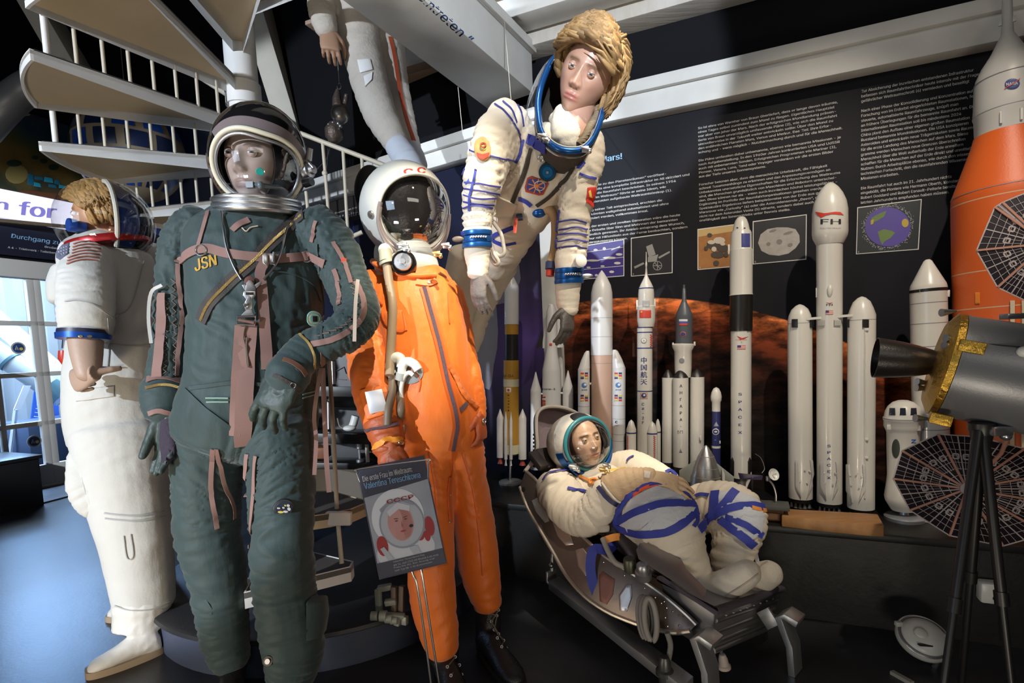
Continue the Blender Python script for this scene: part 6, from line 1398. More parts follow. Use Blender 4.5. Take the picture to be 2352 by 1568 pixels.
E1 = empty('information_wall_panel', PB, 'large dark printed wall panel with three German text columns and red planet', 'wall panel')
def quad_w1(m, pts, off, th):
    m.prism([w1(a, b, off) for a, b in pts], N1*th); return m
zt1 = (w1(1500, 268).z+w1(2000, 136).z)/2-.005
a = w1(1296, 800, .004); b = CORN+U1*3.9+N1*.004
m = MB(); m.prism([V((a.x, a.y, .38)), V((b.x, b.y, .38)), V((b.x, b.y, zt1)), V((a.x, a.y, zt1))], N1*.016); p1 = m.build('printed_board', mars_mat, E1); reg(p1)
m = MB(); m.prism([V((a.x, a.y, zt1-.035)), V((b.x, b.y, zt1-.035)), V((b.x, b.y, zt1)), V((a.x, a.y, zt1))], N1*.020); m.build('top_border', black_mat, E1)
F1 = .0215
txt_w = M('wall_text_white', (.60, .60, .58), .5)
def wtext(s, px, py, cap, mat, parent, name, f=w1, u=U1, off=F1, line=None, fit=None, bold=.012, align='LEFT'):
    """lettering on a wall: px,py = baseline start, cap = cap height px, line = line pitch px, fit=(line no., right px)"""
    o = f(px, py, off); d = (o-CC).dot(CF); k = S(cap, d)/.70
    lines = s.split('\n'); me_all = bmesh.new()
    pitch = (f(px, py, off).z-f(px, py+line, off).z) if line else 0
    kx = k
    if fit:
        me = text_mesh(lines[fit[0]], 1, 'LEFT', bold, res=1); w = max(v.co.x for v in me.vertices); kx = (f(fit[1], fit[2], off)-o).dot(u)/w; bpy.data.meshes.remove(me)
    vs = []; fs = []
    for i, l in enumerate(lines):
        if not l.strip(): continue
        me = text_mesh(l, 1, 'LEFT', bold, res=1); n = len(vs)
        vs += [o+u*(v.co.x*kx)+ZV*(v.co.y*k-i*pitch) for v in me.vertices]; fs += [[q+n for q in p.vertices] for p in me.polygons]; bpy.data.meshes.remove(me)
    me = bpy.data.meshes.new(name); me.from_pydata([tuple(v) for v in vs], [], fs); me.update(); return link(name, me, mat, parent)
c2 = """So ist etwa von Wernher von Braun überliefert, dass er lange davon träumte,
eines Tages selbst zumindest zum Mond zu fliegen. Eigentliches Hauptziel
war aber von jeher der Mars. Nach der erfolgreichen Mondlandung präsen-
tierte von Braun unverzüglich umfassende Pläne (2), wie sich die Raumfahrt
sinnvollerweise in der Zukunft weiter entwickeln sollte: Über den Mond zu
den erdähnlichen Planeten Mars, Venus und Merkur. Das Ziel: Ihre Erfor-
schung und - wenn möglich - Nutzbarmachung durch und für die Menschheit.

Die Pläne umfassten dabei unbemannte, ebenso wie bemannte Missionen - je
nach Aufgabenstellung. In den 1960er Jahren konkurrierten USA und UdSSR
auch mit unbemannten Sonden. Erfolgreichen Programmen wie Mariner (3),
Pioneer, Venera, Luna, Zond oder Voyager verdanken wir die ersten Bilder
aus der Tiefe unseres Sonnensystems.

Forscher betonen aber, dass die menschliche Urteilskraft, die Fähigkeit
schnell Zusammenhänge zu erkennen und das Anpassungsvermögen an
Unbekanntes unersetzliche Eigenschaften für die Erforschung des Weltraums
sind, die Menschen grundsätzlich von Maschinen und Robotern unterschei-
den. Diese können nur als - wenn auch inzwischen höchst leistungsfähige -
Ergänzung im Portfolio der Raumfahrtorganisationen gesehen werden.
Spektakuläre Ergebnisse liefern beispielsweise von der Erde aus gesteuerte
Marsrover wie „Curiosity“ (4) oder die Asteroidensonde „Dawn“, die sich
nicht nur dem Asteroiden Vesta (5) näherte, sondern dabei auch die Funkti-
onsfähigkeit des Ionenantriebs unter Beweis stellte."""
c3 = """Zur Absicherung der inzwischen entstandenen Infrastruktur
befassen sich Raumfahrttechniker heute intensiv mit der Frage, wie
gefährlicher Weltraumschrott (6) vermieden und beseitigt

Nach einer Phase der Konsolidierung und Konzentration auf die
Forschung von im Erdorbit eingerichteten Raumstationen, ferngesteu-
steuerte, automatisierte Raumfahrzeuge, knüpft man
an frühere Überlegungen für die bemannte Raumfahrt an. Die
Internationalen Raumstation soll bis mindestens 2024
China plant den Aufbau einer eigenen großen Raumstation
Russland bemannte Mondmissionen. Die USA konzipieren
Asteroiden und entwickeln neue Trägerraketen sowie Raumschiffe
für die erste Landung des Menschen auf dem Mars. Diese
gramme werden Menschen neue Grenzen überschreiten
Menschheit über die Welt außerhalb der Erde erweitern
schaffen für die Menschen auf der Erde direkt und unmittelbar
Nutzen: Durch Arbeitsplätze ebenso, wie durch den wissenschaftlich-
technischen Fortschritt, den die raumfahrenden Wissenschaften
Missionen erarbeiten.

Die Raumfahrt hat auch im 21. Jahrhundert nichts
eingebüßt, die Pioniere wie Hermann Oberth, Konstantin
Robert Goddard und Robert Esnault-Pelterie bereits
letzten Jahrhunderts empfunden haben müssen."""
c1 = """Als 1923 „Die Rakete zu den Planetenräumen“ veröffent-
lichte, hatte er bereits eine komplette Infrastruktur im All skizziert und
Anwendungen für die Raumfahrt beschrieben. In seinem 1954
Buch „Menschen im Weltraum“ führte er seine Ideen, wie
das auf einem Asteroiden aufgebaute Weltraumteleskop (1).

Der Entwicklung seiner Zeit entsprechend, erschien die
Idee, Projekte könnten weitgehend automatisiert und ohne
Menschen realisiert werden, vollkommen irreal.

Den Pionieren der ersten und zweiten Generation wäre die heute
aufkommende Debatte über Sinn und Mehrwert der bemannten
wohl unverständlich gewesen. Ihr Antrieb entsprang dem Wunsch,
Welten nicht nur mit Hilfsmitteln aus der Ferne beobachten, sondern
in Augenschein nehmen zu können."""
wtext(c2, 1603, 297, 6.6, txt_w, E1, 'text_column', line=9.35, fit=(0, 1924, 226))
wtext(c3, 1978, 213, 8.2, txt_w, E1, 'text_column', line=11.25, fit=(2, 2227, 154))
wtext(c1, 1300, 438, 6.2, txt_w, E1, 'text_column', line=9.2, fit=(10, 1560, 391))
wtext('Auf zum Mars!', 1296, 388, 17, M('wall_heading_blue', (.28, .52, .82), .5), E1, 'heading', fit=(0, 1429, 368), bold=.02)
wtext('Der lange Weg zum', 1310, 366, 6, txt_w, E1, 'heading', fit=(0, 1386, 348))
frame_w = M('print_frame_white', (.60, .60, .58), .5); print_dark = M('print_dark', (.014, .014, .018), .45)
def picture(pts, base, lab, num=None, b=2.0):
    """framed print: outer white quad, inner ground"""
    m = MB(); quad_w1(m, pts, .0203, .0010); o = m.build('printed_picture', frame_w, E1)
    cx = sum(p[0] for p in pts)/4; cy = sum(p[1] for p in pts)/4
    inn = [(p[0]+(b if p[0] < cx else -b), p[1]+(b if p[1] < cy else -b)) for p in pts]
    m = MB(); quad_w1(m, inn, .0214, .0006); m.build('picture_ground', base, o)
    if num: wtext(num, inn[3][0]+2, inn[3][1]-2, 5, frame_w, o, 'picture_number', off=.0224)
    return o
def shape(name, pts, mat, parent, off=.0222, th=.0004, f=w1, n=N1):
    m = MB(); m.prism([f(a, b, off) for a, b in pts], n*th); return m.build(name, mat, parent)
def strokes(name, segs, mat, parent, w=1.2, off=.0224, f=w1, n=N1):
    m = MB()
    for s in segs:
        for a, b in zip(s, s[1:]):
            p, q = f(*a, off), f(*b, off); m.bar(p, q, S(w, (p-CC).dot(CF)), .0006, n)
    return m.build(name, mat, parent)
pc1 = picture([(1300, 570), (1434, 549), (1434, 634), (1300, 645)], M('print_violet', (.045, .03, .22), .5), 'x')
wtext('INTEGRATED PROGRAM', 1340, 560, 4.5, frame_w, pc1, 'picture_title', off=.0224, fit=(0, 1408, 550))
strokes('schematic', [[(1302, 585), (1434, 567)], [(1302, 605), (1434, 590)], [(1302, 622), (1434, 610)]], frame_w, pc1, 1.2)
for i, (u, v, w, h) in enumerate(((1368, 574, 5, 3), (1388, 571, 4, 4), (1360, 598, 18, 2.5), (1400, 592, 16, 3), (1422, 584, 8, 3), (1418, 604, 8, 3), (1352, 614, 5, 2), (1384, 611, 5, 2), (1405, 624, 6, 3), (1370, 632, 4, 3))): shape('vehicle', circ(u, v, w, h, 8), frame_w, pc1, .0226)
strokes('vehicle', [[(1404, 574), (1424, 566)]], frame_w, pc1, 2)
pc2 = picture([(1449, 546), (1545, 533), (1545, 627), (1449, 635)], print_dark, 'x', '3')
probe = M('print_probe_grey', (.26, .26, .25), .5)
for i, p in enumerate(([(1484, 566), (1498, 560), (1506, 584), (1490, 590)], [(1488, 590), (1512, 584), (1508, 600), (1488, 602)], [(1456, 612), (1478, 602), (1480, 606), (1458, 617)], [(1512, 590), (1538, 576), (1539, 580), (1514, 594)])): shape('probe', p, probe, pc2, .0222+.0003*i)
strokes('probe_dish', [circ(1510, 610, 10, 10, 16)+[circ(1510, 610, 10, 10, 16)[0]], [(1500, 610), (1520, 610)], [(1510, 600), (1510, 620)], [(1503, 603), (1517, 617)]], probe, pc2, 1.4)
pc3 = picture([(1602, 526), (1692, 514), (1692, 612), (1602, 620)], M('print_desert', (.38, .17, .045), .55, var=((.28, .11, .03), 30, .3)), 'x', '4')
shape('sky', [(1604, 528), (1690, 516), (1690, 530), (1604, 544)], M('print_haze', (.52, .36, .15), .55), pc3)
for i, (u, v, w, h, c) in enumerate(((1640, 562, 18, 12, 0), (1652, 552, 14, 8, 1), (1634, 556, 9, 5, 1), (1630, 540, 6, 5, 0), (1660, 570, 14, 9, 0), (1648, 585, 16, 8, 0), (1640, 572, 6, 6, 1), (1660, 560, 6, 4, 1), (1645, 604, 7, 6, 0), (1622, 570, 5, 5, 0), (1668, 584, 6, 6, 0))): shape('rover', circ(u, v, w, h, 9), M('print_rover_dark', (.06, .045, .035), .5) if c == 0 else M('print_rover_pale', (.55, .48, .40), .5), pc3, .0222+.0004*i)
pc4 = picture([(1729, 508), (1853, 492), (1852, 596), (1729, 607)], print_dark, 'x', '5')
rnd = random.Random(5); ast = [(1789+x, 552+y) for x, y in ((-48, 6), (-42, -14), (-26, -26), (-4, -30), (20, -30), (38, -26), (47, -12), (48, 4), (38, 18), (22, 30), (0, 35), (-22, 33), (-40, 24))]
shape('asteroid', ast, M('print_asteroid', (.30, .28, .255), .6, var=((.42, .40, .37), 26, .25)), pc4)
for i, (u, v, w, h) in enumerate(((1775, 530, 9, 3), (1810, 535, 12, 3), (1790, 555, 7, 6), (1765, 560, 5, 4), (1815, 562, 6, 4))): shape('crater', circ(u, v, w, h, 12, rot=-.3), M('print_crater', (.20, .18, .165), .6), pc4, .0228+.0002*i)
pc5 = picture([(1969, 476), (2117, 457), (2110, 573), (1966, 584)], M('print_night', (.016, .022, .026), .45), 'x', '6')
debr = M('print_debris', (.34, .34, .34), .6, bump=(300, .5)); rnd = random.Random(3)
m = MB()
for i in range(420):
    a = rnd.uniform(0, 2*pi); r = 1+abs(rnd.gauss(0, .08)); u, v = 2039+52*r*cos(a), 521+46*r*sin(a)+(-.08*52*cos(a)); e = .5+rnd.random()*.5
    m.prism([w1(u+e*x_, v+e*y_, .0222) for x_, y_ in ((-1, -1), (1, -1), (1, 1), (-1, 1))], N1*.0003)
tag(m.build('debris_specks', debr, pc5), kind='stuff')
shape('globe', circ(2039, 521, 52, 45, 40), M('print_ocean', (.085, .06, .30), .5), pc5, .0226)
land = M('print_land', (.13, .20, .055), .5)
for i, p in enumerate(([(2016, 532), (2030, 526), (2048, 530), (2056, 534), (2046, 546), (2032, 554), (2026, 562), (2020, 548)], [(2002, 500), (2020, 490), (2036, 484), (2030, 498), (2012, 508), (2000, 514)])): shape('land', p, land, pc5, .0232)
shape('land', [(2000, 506), (2007, 503), (2006, 514), (2000, 516)], M('print_gold', (.45, .33, .05), .5), pc5, .0236); shape('satellite_cluster', circ(2079, 512, 8, 10, 14), M('print_gold', (.45, .33, .05), .5), pc5, .0236)
# ------------------------------------------------------------- purple panel left of the white post
E2 = empty('purple_wall_panel', CORN-U2*.5, 'violet printed wall panel with floating space suit behind the orange suit', 'wall panel')
def purple(nt, b, tc):
    L = nt.links; n = nd(nt, 'ShaderNodeTexNoise'); n.inputs['Scale'].default_value = 1.5; n.inputs['Detail'].default_value = 3; L.new(tc.outputs['Object'], n.inputs['Vector'])
    g = w2(1215, 780)-base_of(E2); ds = nd(nt, 'ShaderNodeVectorMath', operation='DISTANCE'); ds.inputs[1].default_value = tuple(g); L.new(tc.outputs['Object'], ds.inputs[0])
    ad = nd(nt, 'ShaderNodeMath', operation='MULTIPLY_ADD'); ad.inputs[1].default_value = .35; L.new(n.outputs['Fac'], ad.inputs[0]); L.new(ds.outputs['Value'], ad.inputs[2])
    r = ramp(nt, ad.outputs[0], [(.12, (.17, .10, .40)), (.34, (.085, .055, .16)), (.55, (.055, .045, .085)), (.85, (.016, .016, .030)), (1.0, (.010, .012, .030))]); L.new(r.outputs[0], b.inputs['Base Color'])
pmat = nodes_panel('printed_violet', purple)
zt2 = w2(1053, 372).z; a = w2(640, 700, .004); b = w2(1249, 700, .004)
m = MB(); m.prism([V((a.x, a.y, .38)), V((b.x, b.y, .38)), V((b.x, b.y, zt2)), V((a.x, a.y, zt2))], N2*.016); p2 = m.build('printed_board', pmat, E2); reg(p2)
gm = M('print_suit_grey', (.20, .19, .22), .6, bump=(30, .3)); rm = M('print_red_trim', (.26, .05, .07), .6); gd = M('print_suit_dark', (.035, .02, .06), .6)
kw = dict(f=w2, n=N2)
shape('printed_sleeve', [(1088, 712), (1112, 697), (1140, 700), (1144, 760), (1142, 800), (1134, 840), (1130, 880), (1124, 895), (1104, 888), (1096, 850), (1092, 780)], gm, E2, .0206, .0006, **kw)
shape('printed_sleeve', [(1066, 700), (1088, 712), (1090, 780), (1074, 790), (1060, 770)], M('print_suit_shade', (.12, .11, .15), .6), E2, .0204, .0006, **kw)
strokes('printed_trim', [[(1086, 712), (1096, 702), (1112, 695), (1128, 695), (1141, 701)]], rm, E2, 4, .0214, **kw)
shape('printed_leg', [(1150, 600), (1190, 590), (1196, 640), (1180, 690), (1140, 700)], gm, E2, .0206, .0006, **kw); shape('printed_fold', [(1074, 740), (1090, 738), (1092, 790), (1078, 792)], gd, E2, .0212, .0006, **kw)
shape('printed_blue_shape', [(700, 540), (812, 505), (818, 560), (700, 640)], M('print_deep_blue', (.008, .014, .07), .5), E2, .0204, .0004, **kw)
shape('printed_strip', [(705, 470), (860, 423), (860, 492), (705, 540)], M('print_strip_brown', (.020, .016, .014), .5), E2, .0203, .0004, **kw)
wtext('Arbeitsplatz Weltraum', 690, 527, 12, M('pale_heading', (.38, .42, .52), .5), E2, 'heading', w2, U2, .0225, fit=(0, 856, 478), bold=.012)
wtext('Die Internationale Raumstation ISS', 716, 505, 4.5, txt_w, E2, 'small_print', w2, U2, .0225, fit=(0, 820, 478))
# ------------------------------------------------------------- dark ledge carrying the models
LZ = .38
def le(px, off): q = w1(px, 800, off); q.z = 0; return q
def le2(px, off): q = w2(px, 800, off); q.z = 0; return q
fr1 = CORN+N1*.54; fr2_ = CORN+N2*.54
A_ = V((W1B.x, W1B.y, 0))+N1*.54
den = U1.x*U2.y-U1.y*U2.x; dd = fr2_-fr1; t = (dd.x*U2.y-dd.y*U2.x)/den; KN = fr1+U1*t
LB = CORN-U2*1.6
poly = [CORN+V((0, 0, 0))+(N1+N2)*.004, LB+N2*.004, LB+N2*.54, KN, A_, V((W1B.x, W1B.y, 0))+N1*.004]
m = MB(); m.prism([V((p.x, p.y, .0)) for p in poly], V((0, 0, LZ-.03))); lg = M('ledge_black', (.0055, .0055, .006), .45, bump=(40, .08))
LEDGE = empty('display_ledge', V((KN.x, KN.y, 0)), 'long black ledge along the printed walls carrying the model rockets', 'ledge')
m.build('front', lg, LEDGE)
cen = sum(poly, V())/len(poly)
m = MB(); m.prism([V((p.x, p.y, LZ-.03)) + (N1*.02 if i in (3, 4) else (N2*.02 if i == 2 else V())) for i, p in enumerate(poly)], V((0, 0, .03))); m.build('top_board', lg, LEDGE, bevel=.004)
# small things on the ledge front and floor
q = on_plane(2264, 1350, A_, N1); e = empty('wall_socket', q, 'small white socket with a black plug on the ledge front', 'socket')
m = MB(); m.box(q+N1*.028, (.062, .052, .075), (U1, N1, ZV)); m.build('housing', plastic_w, e, bevel=.010)
m = MB(); m.tube([q+N1*.05+V((.01, 0, -.012)), q+N1*.075+V((.02, 0, -.016))], .010, 12); m.tube(smoothpath([q+N1*.07+V((.02, 0, -.016)), q+N1*.09+V((.03, 0, -.08)), V((q.x+.04, q.y, .02))+N1*.10]), .004, 8); m.build('plug', black_mat, e)
# ================================================================= model rockets
rk_white = M('rocket_white', (.62, .60, .55), .32, coat=.2); rk_cool = M('rocket_cool_white', (.60, .60, .60), .35, coat=.2); rk_black = M('rocket_black', (.014, .013, .012), .35); rk_tan = M('rocket_salmon', (.50, .33, .25), .4); rk_gold = M('rocket_mustard', (.42, .22, .025), .4); rk_blue = M('rocket_navy', (.025, .03, .13), .4)
print_navy = M('print_navy', (.03, .04, .16), .5); print_black = M('print_black', (.02, .02, .025), .5); print_red = M('print_red', (.58, .05, .03), .5); print_white = M('print_white', (.70, .70, .68), .5); print_grey = M('print_grey', (.22, .22, .24), .5)
nozz = M('nozzle_metal', (.30, .29, .28), .4, .8)
class Rocket:
    def __init__(s, px, label, f=w1, off=.24, base=None, name='model_rocket'):
        q = f(px, 800, off); s.x, s.y = q.x, q.y; s.d = (q-CC).dot(CF); s.e = empty(name, V((q.x, q.y, base if base is not None else LZ)), label, 'model rocket', None)
        s.px = px; s.view = (CC-V((q.x, q.y, HC))).normalized(); s.right = V((-s.view.y, s.view.x, 0)).normalized()
        if s.right.x < 0: s.right = -s.right
        def at(row):
            o = V((s.x, s.y, zrow(s.x, s.y, row))); return o+s.right*S(px-pix(o)[0], (o-CC).dot(CF))
        s.org, t_ = at(1050), at(600); s.ax = (t_-s.org).normalized()
    def on(s, row): return s.org+s.ax*((zrow(s.x, s.y, row)-s.org.z)/s.ax.z)
    def pt(s, px, row, fwd=0):
        o = s.on(row); dd = (o-CC).dot(CF)
        return o+s.right*S(px-s.px, dd)+s.view*S(fwd, dd)
    def z(s, row): return zrow(s.x, s.y, row)
    def lathe(s, px, rows, mat, name='body', fwd=0, n=32, parent=None, lean=None):
        """rows = [(row, half width px)] from top to bottom; axis upright through pixel column px at the first row"""
        o = s.pt(px, 1050, fwd); dd = (o-CC).dot(CF)
        prof = [(S(r, dd), (max(LZ+.002, zrow(s.x, s.y, y))-s.org.z)/s.ax.z) for y, r in rows]
        if prof[0][0] > .002: prof = [(0, prof[0][1])]+prof
        if prof[-1][0] > .002: prof = prof+[(0, prof[-1][1])]
        m = MB(); m.lathe(prof, o, s.ax, n); b = m.build(name, mat, parent or s.e); reg(b); return b
    def text(s, t, px, row, h, tg, mat, name='lettering', rot=0, **k): return text_px(t, px, row, h, tg, s.d, name, mat, s.e, rot=rot, **k)
    def stack(s, letters, px, r0, r1, h, tg, mat, rot=0, **k):
        n = len(letters)
        for i, c in enumerate(letters):
            if c == 'Z': s.text('N', px, r0+(r1-r0)*i/max(1, n-1), h*.9, tg, mat, 'letter', rot+pi/2, bold=.02, off=.001)
            elif c.strip(): s.text(c, px, r0+(r1-r0)*i/max(1, n-1), h, tg, mat, 'letter', rot, bold=.02, **k)
    def patch(s, poly, tg, mat, name, off=.001, th=.0012, parent=None): o = patch(poly, tg, s.d, None, th, 5, off); return o.build(name, mat, parent or s.e)
    def box(s, px, row, w, h, dp, mat, name, fwd=0, bevel=.001):
        c = s.pt(px, row, fwd); m = MB(); m.box(c, (S(w, s.d), S(dp, s.d), S(h, s.d)), (s.right, s.view, ZV)); return m.build(name, mat, s.e, bevel=bevel)
def rect(x0, y0, x1, y1): return [(x0, y0), (x1, y0), (x1, y1), (x0, y1)]
def usflag(R_, x, y, w, h, tg):
    R_.patch(rect(x-w/2, y-h/2, x+w/2, y+h/2), tg, print_white, 'flag', .0012)
    for i in range(4): R_.patch(rect(x-w/2, y-h/2+h*(i*2)/7, x+w/2, y-h/2+h*(i*2+1)/7), tg, print_red, 'flag_stripe', .0022, .0006)
    R_.patch(rect(x-w/2, y-h/2, x-w*.05, y+h*.06), tg, print_navy, 'flag_canton', .0028, .0006)
# --- mustard rocket with white tip, far left
r = Rocket(1174, 'mustard and white model rocket with black band on a disc stand', w2, .20)
b = r.lathe(1175, [(627, .5), (634, 4), (658, 16), (662, 16.5), (745, 16.5)], rk_cool, 'fairing'); r.lathe(1175, [(745, 15.8), (768, 15.8)], rk_gold, 'upper_band'); r.lathe(1175, [(768, 15.2), (827, 15.2)], rk_black, 'interstage')
b = r.lathe(1174, [(827, 17.8), (1019, 17.8)], rk_gold, 'core'); r.lathe(1174, [(870, 18), (887, 18)], M('cream_band', (.60, .56, .38), .4), 'band'); r.lathe(1174, [(1019, 17.5), (1040, 17.5), (1044, 12)], M('cream_band', (.60, .56, .38), .4), 'engine_section')
r.patch(rect(1163, 890, 1174, 901), [b], print_white, 'flag'); r.patch(circ(1168, 895.5, 3, 3, 12), [b], print_red, 'flag_disc', .002)
r.stack('NIPPON', 1168, 907, 942, 5, [b], print_black, rot=1.57); r.text('H-IIA', 1168, 863, 8, [b], print_black, off=.001)
for px, a, w, bo, fw in ((1149, 937, 8, 1048, 2), (1200, 939, 9.5, 1054, 2), (1162, 942, 3.8, 1050, 17), (1173.5, 943, 3.8, 1050, 20)):
    r.lathe(px, [(a, .5), (a+18, w*.85), (a+22, w), (bo, w)], rk_cool, 'booster', fw, 20)
    r.lathe(px, [(bo, w*.5), (bo+6, w*.45), (bo+14, w*.8)], M('nozzle_red', (.35, .06, .03), .4) if w > 5 else rk_cool, 'nozzle', fw, 16)
for x0, x1, yy in ((1152, 1166, 957), (1185, 1196, 957), (1152, 1162, 1034), (1185, 1196, 1034)):
    m = MB(); m.tube([r.pt(x0, yy, 4), r.pt(x1, yy+6, 4)], .003, 8); m.build('booster_strut', rk_cool, r.e)
m = MB(); m.tube([r.pt(1173, 1044), r.pt(1172, 1102)], .007, 12); m.build('stand_rod', steel, r.e)
q = r.pt(1172, 1103); m = MB(); zz = LZ-q.z; m.lathe([(.0, LZ), (S(27, r.d), LZ), (S(27, r.d), max(LZ+.01, q.z-.004)), (S(24, r.d), max(LZ+.014, q.z)), (0, max(LZ+.014, q.z))], V((q.x, q.y, 0)), ZV, 40); m.build('stand_base', M('stand_silver', (.40, .42, .46), .35, .7), r.e)
# --- white rocket with a small spaceplane on top
r = Rocket(1267, 'white launcher model carrying a black winged spaceplane, beside the white post', w1, .16)
b = r.lathe(1267, [(700, 6), (712, 11), (740, 12.5), (797, 12.5), (812, 14), (846, 20.5), (852, 21.2), (1075, 21.2)], rk_cool, 'core')
m = MB(); q = [r.pt(1260, 697, -9), r.pt(1270, 697, -9), r.pt(1282, 730, -9), r.pt(1294, 790, -9), r.pt(1294, 799, -9), r.pt(1246, 799, -9), r.pt(1246, 785, -9), r.pt(1254, 725, -9)]; m.prism(q, r.view*-S(8, r.d)); sp_ = m.build('spaceplane', rk_cool, r.e, bevel=.003)
for x in ((1246, 1231, 1232, 1246), (1294, 1300, 1302, 1294)):
    m = MB(); m.prism([r.pt(x[0], 752, -10), r.pt(x[1], 796, -10), r.pt(x[2], 800, -10), r.pt(x[3], 792, -10)], r.view*-S(4, r.d)); m.build('wing_tip', rk_black, r.e)
for px in (1231, 1304): r.lathe(px, [(852, 1), (868, 5), (893, 12), (897, 12.2), (1075, 12.2)], rk_cool, 'booster', 3)
for px in (1243, 1291):
    m = MB(); m.tube([r.pt(px-5, 903, 4), r.pt(px+6, 903, 4)], .005, 8); m.build('booster_strut', rk_cool, r.e)
r.text('ariane-5', 1259, 893, 6, [b], print_black, fitw=32, bold=.01); 
for i, c in enumerate((print_red, print_white, print_red, rk_gold, print_red)): r.patch(rect(1246, 910+i*4.5, 1253, 914+i*4.5), [b], c, 'flag')
r.patch(rect(1262, 788, 1268, 794), [b], print_red, 'flag')
# --- big salmon rocket with two boosters
r = Rocket(1382, 'tall white and salmon pink launcher model with two flagged boosters', w1, .24)
b = r.lathe(1382, [(621, .8), (628, 6), (640, 13), (655, 20), (672, 23.5), (690, 24.2), (815, 24.2)], rk_cool, 'fairing'); 
for yy in (730, 773): r.lathe(1382, [(yy, 24.35), (yy+.8, 24.35)], print_grey, 'seam')
r.lathe(1382, [(815, 23.6), (1100, 23.6)], rk_tan, 'core'); r.lathe(1382, [(833, 23.75), (834, 23.75)], print_grey, 'seam')
for px, w, sgn in ((1342, 13.5, 1), (1420, 15, -1)):
    bo = r.lathe(px, [(845, w), (1100, w)], rk_cool, 'booster', 4)
    m = MB(); rg = []
    for (yy, f_, sh_) in ((804, .25, .62), (808, .42, .5), (826, .75, .22), (845, 1.0, 0)):
        c = r.pt(px+sgn*w*sh_, yy, 4); rg.append([c+r.right*S(w*f_*cos(2*pi*j/24), r.d)+r.view*S(w*f_*sin(2*pi*j/24), r.d) for j in range(24)])
    m.rings(rg); m.build('booster_nose', rk_cool, r.e)
    for k, yy in enumerate((862, 913)):
        for i in range(6): r.patch(rect(px-8+(i % 2)*9, yy-7+(i//2)*5.4, px-1+(i % 2)*9, yy-3+(i//2)*5.4), [bo], (print_red, print_navy, M('print_yellow', (.65, .50, .08), .5))[(i+k) % 3], 'flag')
    r.patch(circ(px, 884, 6, 6, 16), [bo], M('esa_blue', (.06, .18, .45), .5), 'roundel'); r.patch(circ(px+2, 883, 3, 3, 10), [bo], print_white, 'roundel', .002); r.text('esa', px, 895, 5, [bo], M('esa_blue', (.06, .18, .45), .5), bold=.02, fitw=12)
    for yy in (930, 960, 995, 1010): r.lathe(px, [(yy, w+.15), (yy+.7, w+.15)], print_grey, 'seam', 4)
    if sgn < 0: r.text('c', px-4, 969, 10, [bo], print_black, bold=.05); r.text('cnes', px-3, 977, 3, [bo], print_black)
    m = MB(); m.tube([r.pt(px+sgn*w*.8, 880, 4), r.pt(px+sgn*(w+4), 880, 0)], .006, 8); m.build('booster_strut', rk_cool, r.e)
# --- white rocket with blue rings and red flag
r = Rocket(1482, 'slim white rocket model with needle tip, blue rings and red flag', w1, .25)
up = r.lathe(1484, [(579, .8), (600, 1.2), (606, 2.2), (612, 2.2), (613, 1.5), (633, 3), (640, 6), (652, 12), (663, 16.5), (676, 17.5), (702, 17.5), (704, 20), (736, 20), (751, 17)], rk_white, 'escape_tower_fairing')
for px in (1464, 1503): r.box(px, 699, 4, 22, 6, rk_white, 'grid_fin')
b = r.lathe(1481, [(751, 17), (1075, 17)], rk_white, 'core')
for yy, px, w in ((663, 1484, 16.8), (752, 1481, 17.3), (763, 1481, 17.3), (799, 1481, 17.3), (897, 1481, 17.3)): r.lathe(px, [(yy-1.2, w), (yy+1.2, w)], print_navy, 'blue_ring')
r.patch(rect(1469, 712, 1495, 730), [up], print_red, 'flag'); r.patch(circ(1474, 716, 2.4, 2.4, 5), [up], M('print_yellow', (.65, .50, .08), .5), 'flag_star', .002); r.patch(rect(1476, 690, 1492, 705), [up], M('panel_grey', (.38, .38, .38), .5), 'hatch')
for i, c in enumerate('中国航天'): r.text(c, 1479, 827+i*16.5, 10.5, [b], print_navy, 'letter', bold=.02)
r.stack('CZ-2F', 1477, 928, 970, 8.5, [b], print_navy, off=.001)
r.patch(circ(1479, 782, 6.5, 6.5, 18), [b], print_grey, 'roundel'); r.patch(circ(1479, 782, 5.3, 5.3, 18), [b], print_white, 'roundel', .002); r.text('A', 1479, 782, 6, [b], print_black, off=.0035)
r.patch(rect(1471, 901, 1487, 916), [b], M('print_pink', (.50, .30, .25), .5), 'badge'); r.patch(circ(1479, 908, 5.5, 5.5, 16), [b], print_navy, 'badge', .002); r.patch(circ(1480, 907, 2.4, 2.4, 10), [b], print_white, 'badge', .003)
def checker(R_, x, y0, y1, tg, w=2.2, st=2.6):
    i = 0; y = y0
    while y < y1: R_.patch(rect(x+(w if i % 2 else 0), y, x+w+(w if i % 2 else 0), y+st), tg, print_red, 'checker', .001, .001); y += st; i += 1
checker(r, 1493, 768, 796, [b])
for px, w, yy, fw in ((1510, 7, 963, -6), (1451, 11, 963, 3), (1497, 12, 966, 12)):
    bo = r.lathe(px, [(yy, 1), (yy+5, w*.5), (yy+22, w), (1090, w)], rk_white, 'booster', fw); r.lathe(px, [(991, w+.2), (994, w+.2)], print_navy, 'blue_ring', fw)
    if px == 1497: checker(r, 1501, 1000, 1060, [bo], 2, 2.4)
    if px == 1451: checker(r, 1441.5, 1000, 1060, [bo], .8, 2.4)
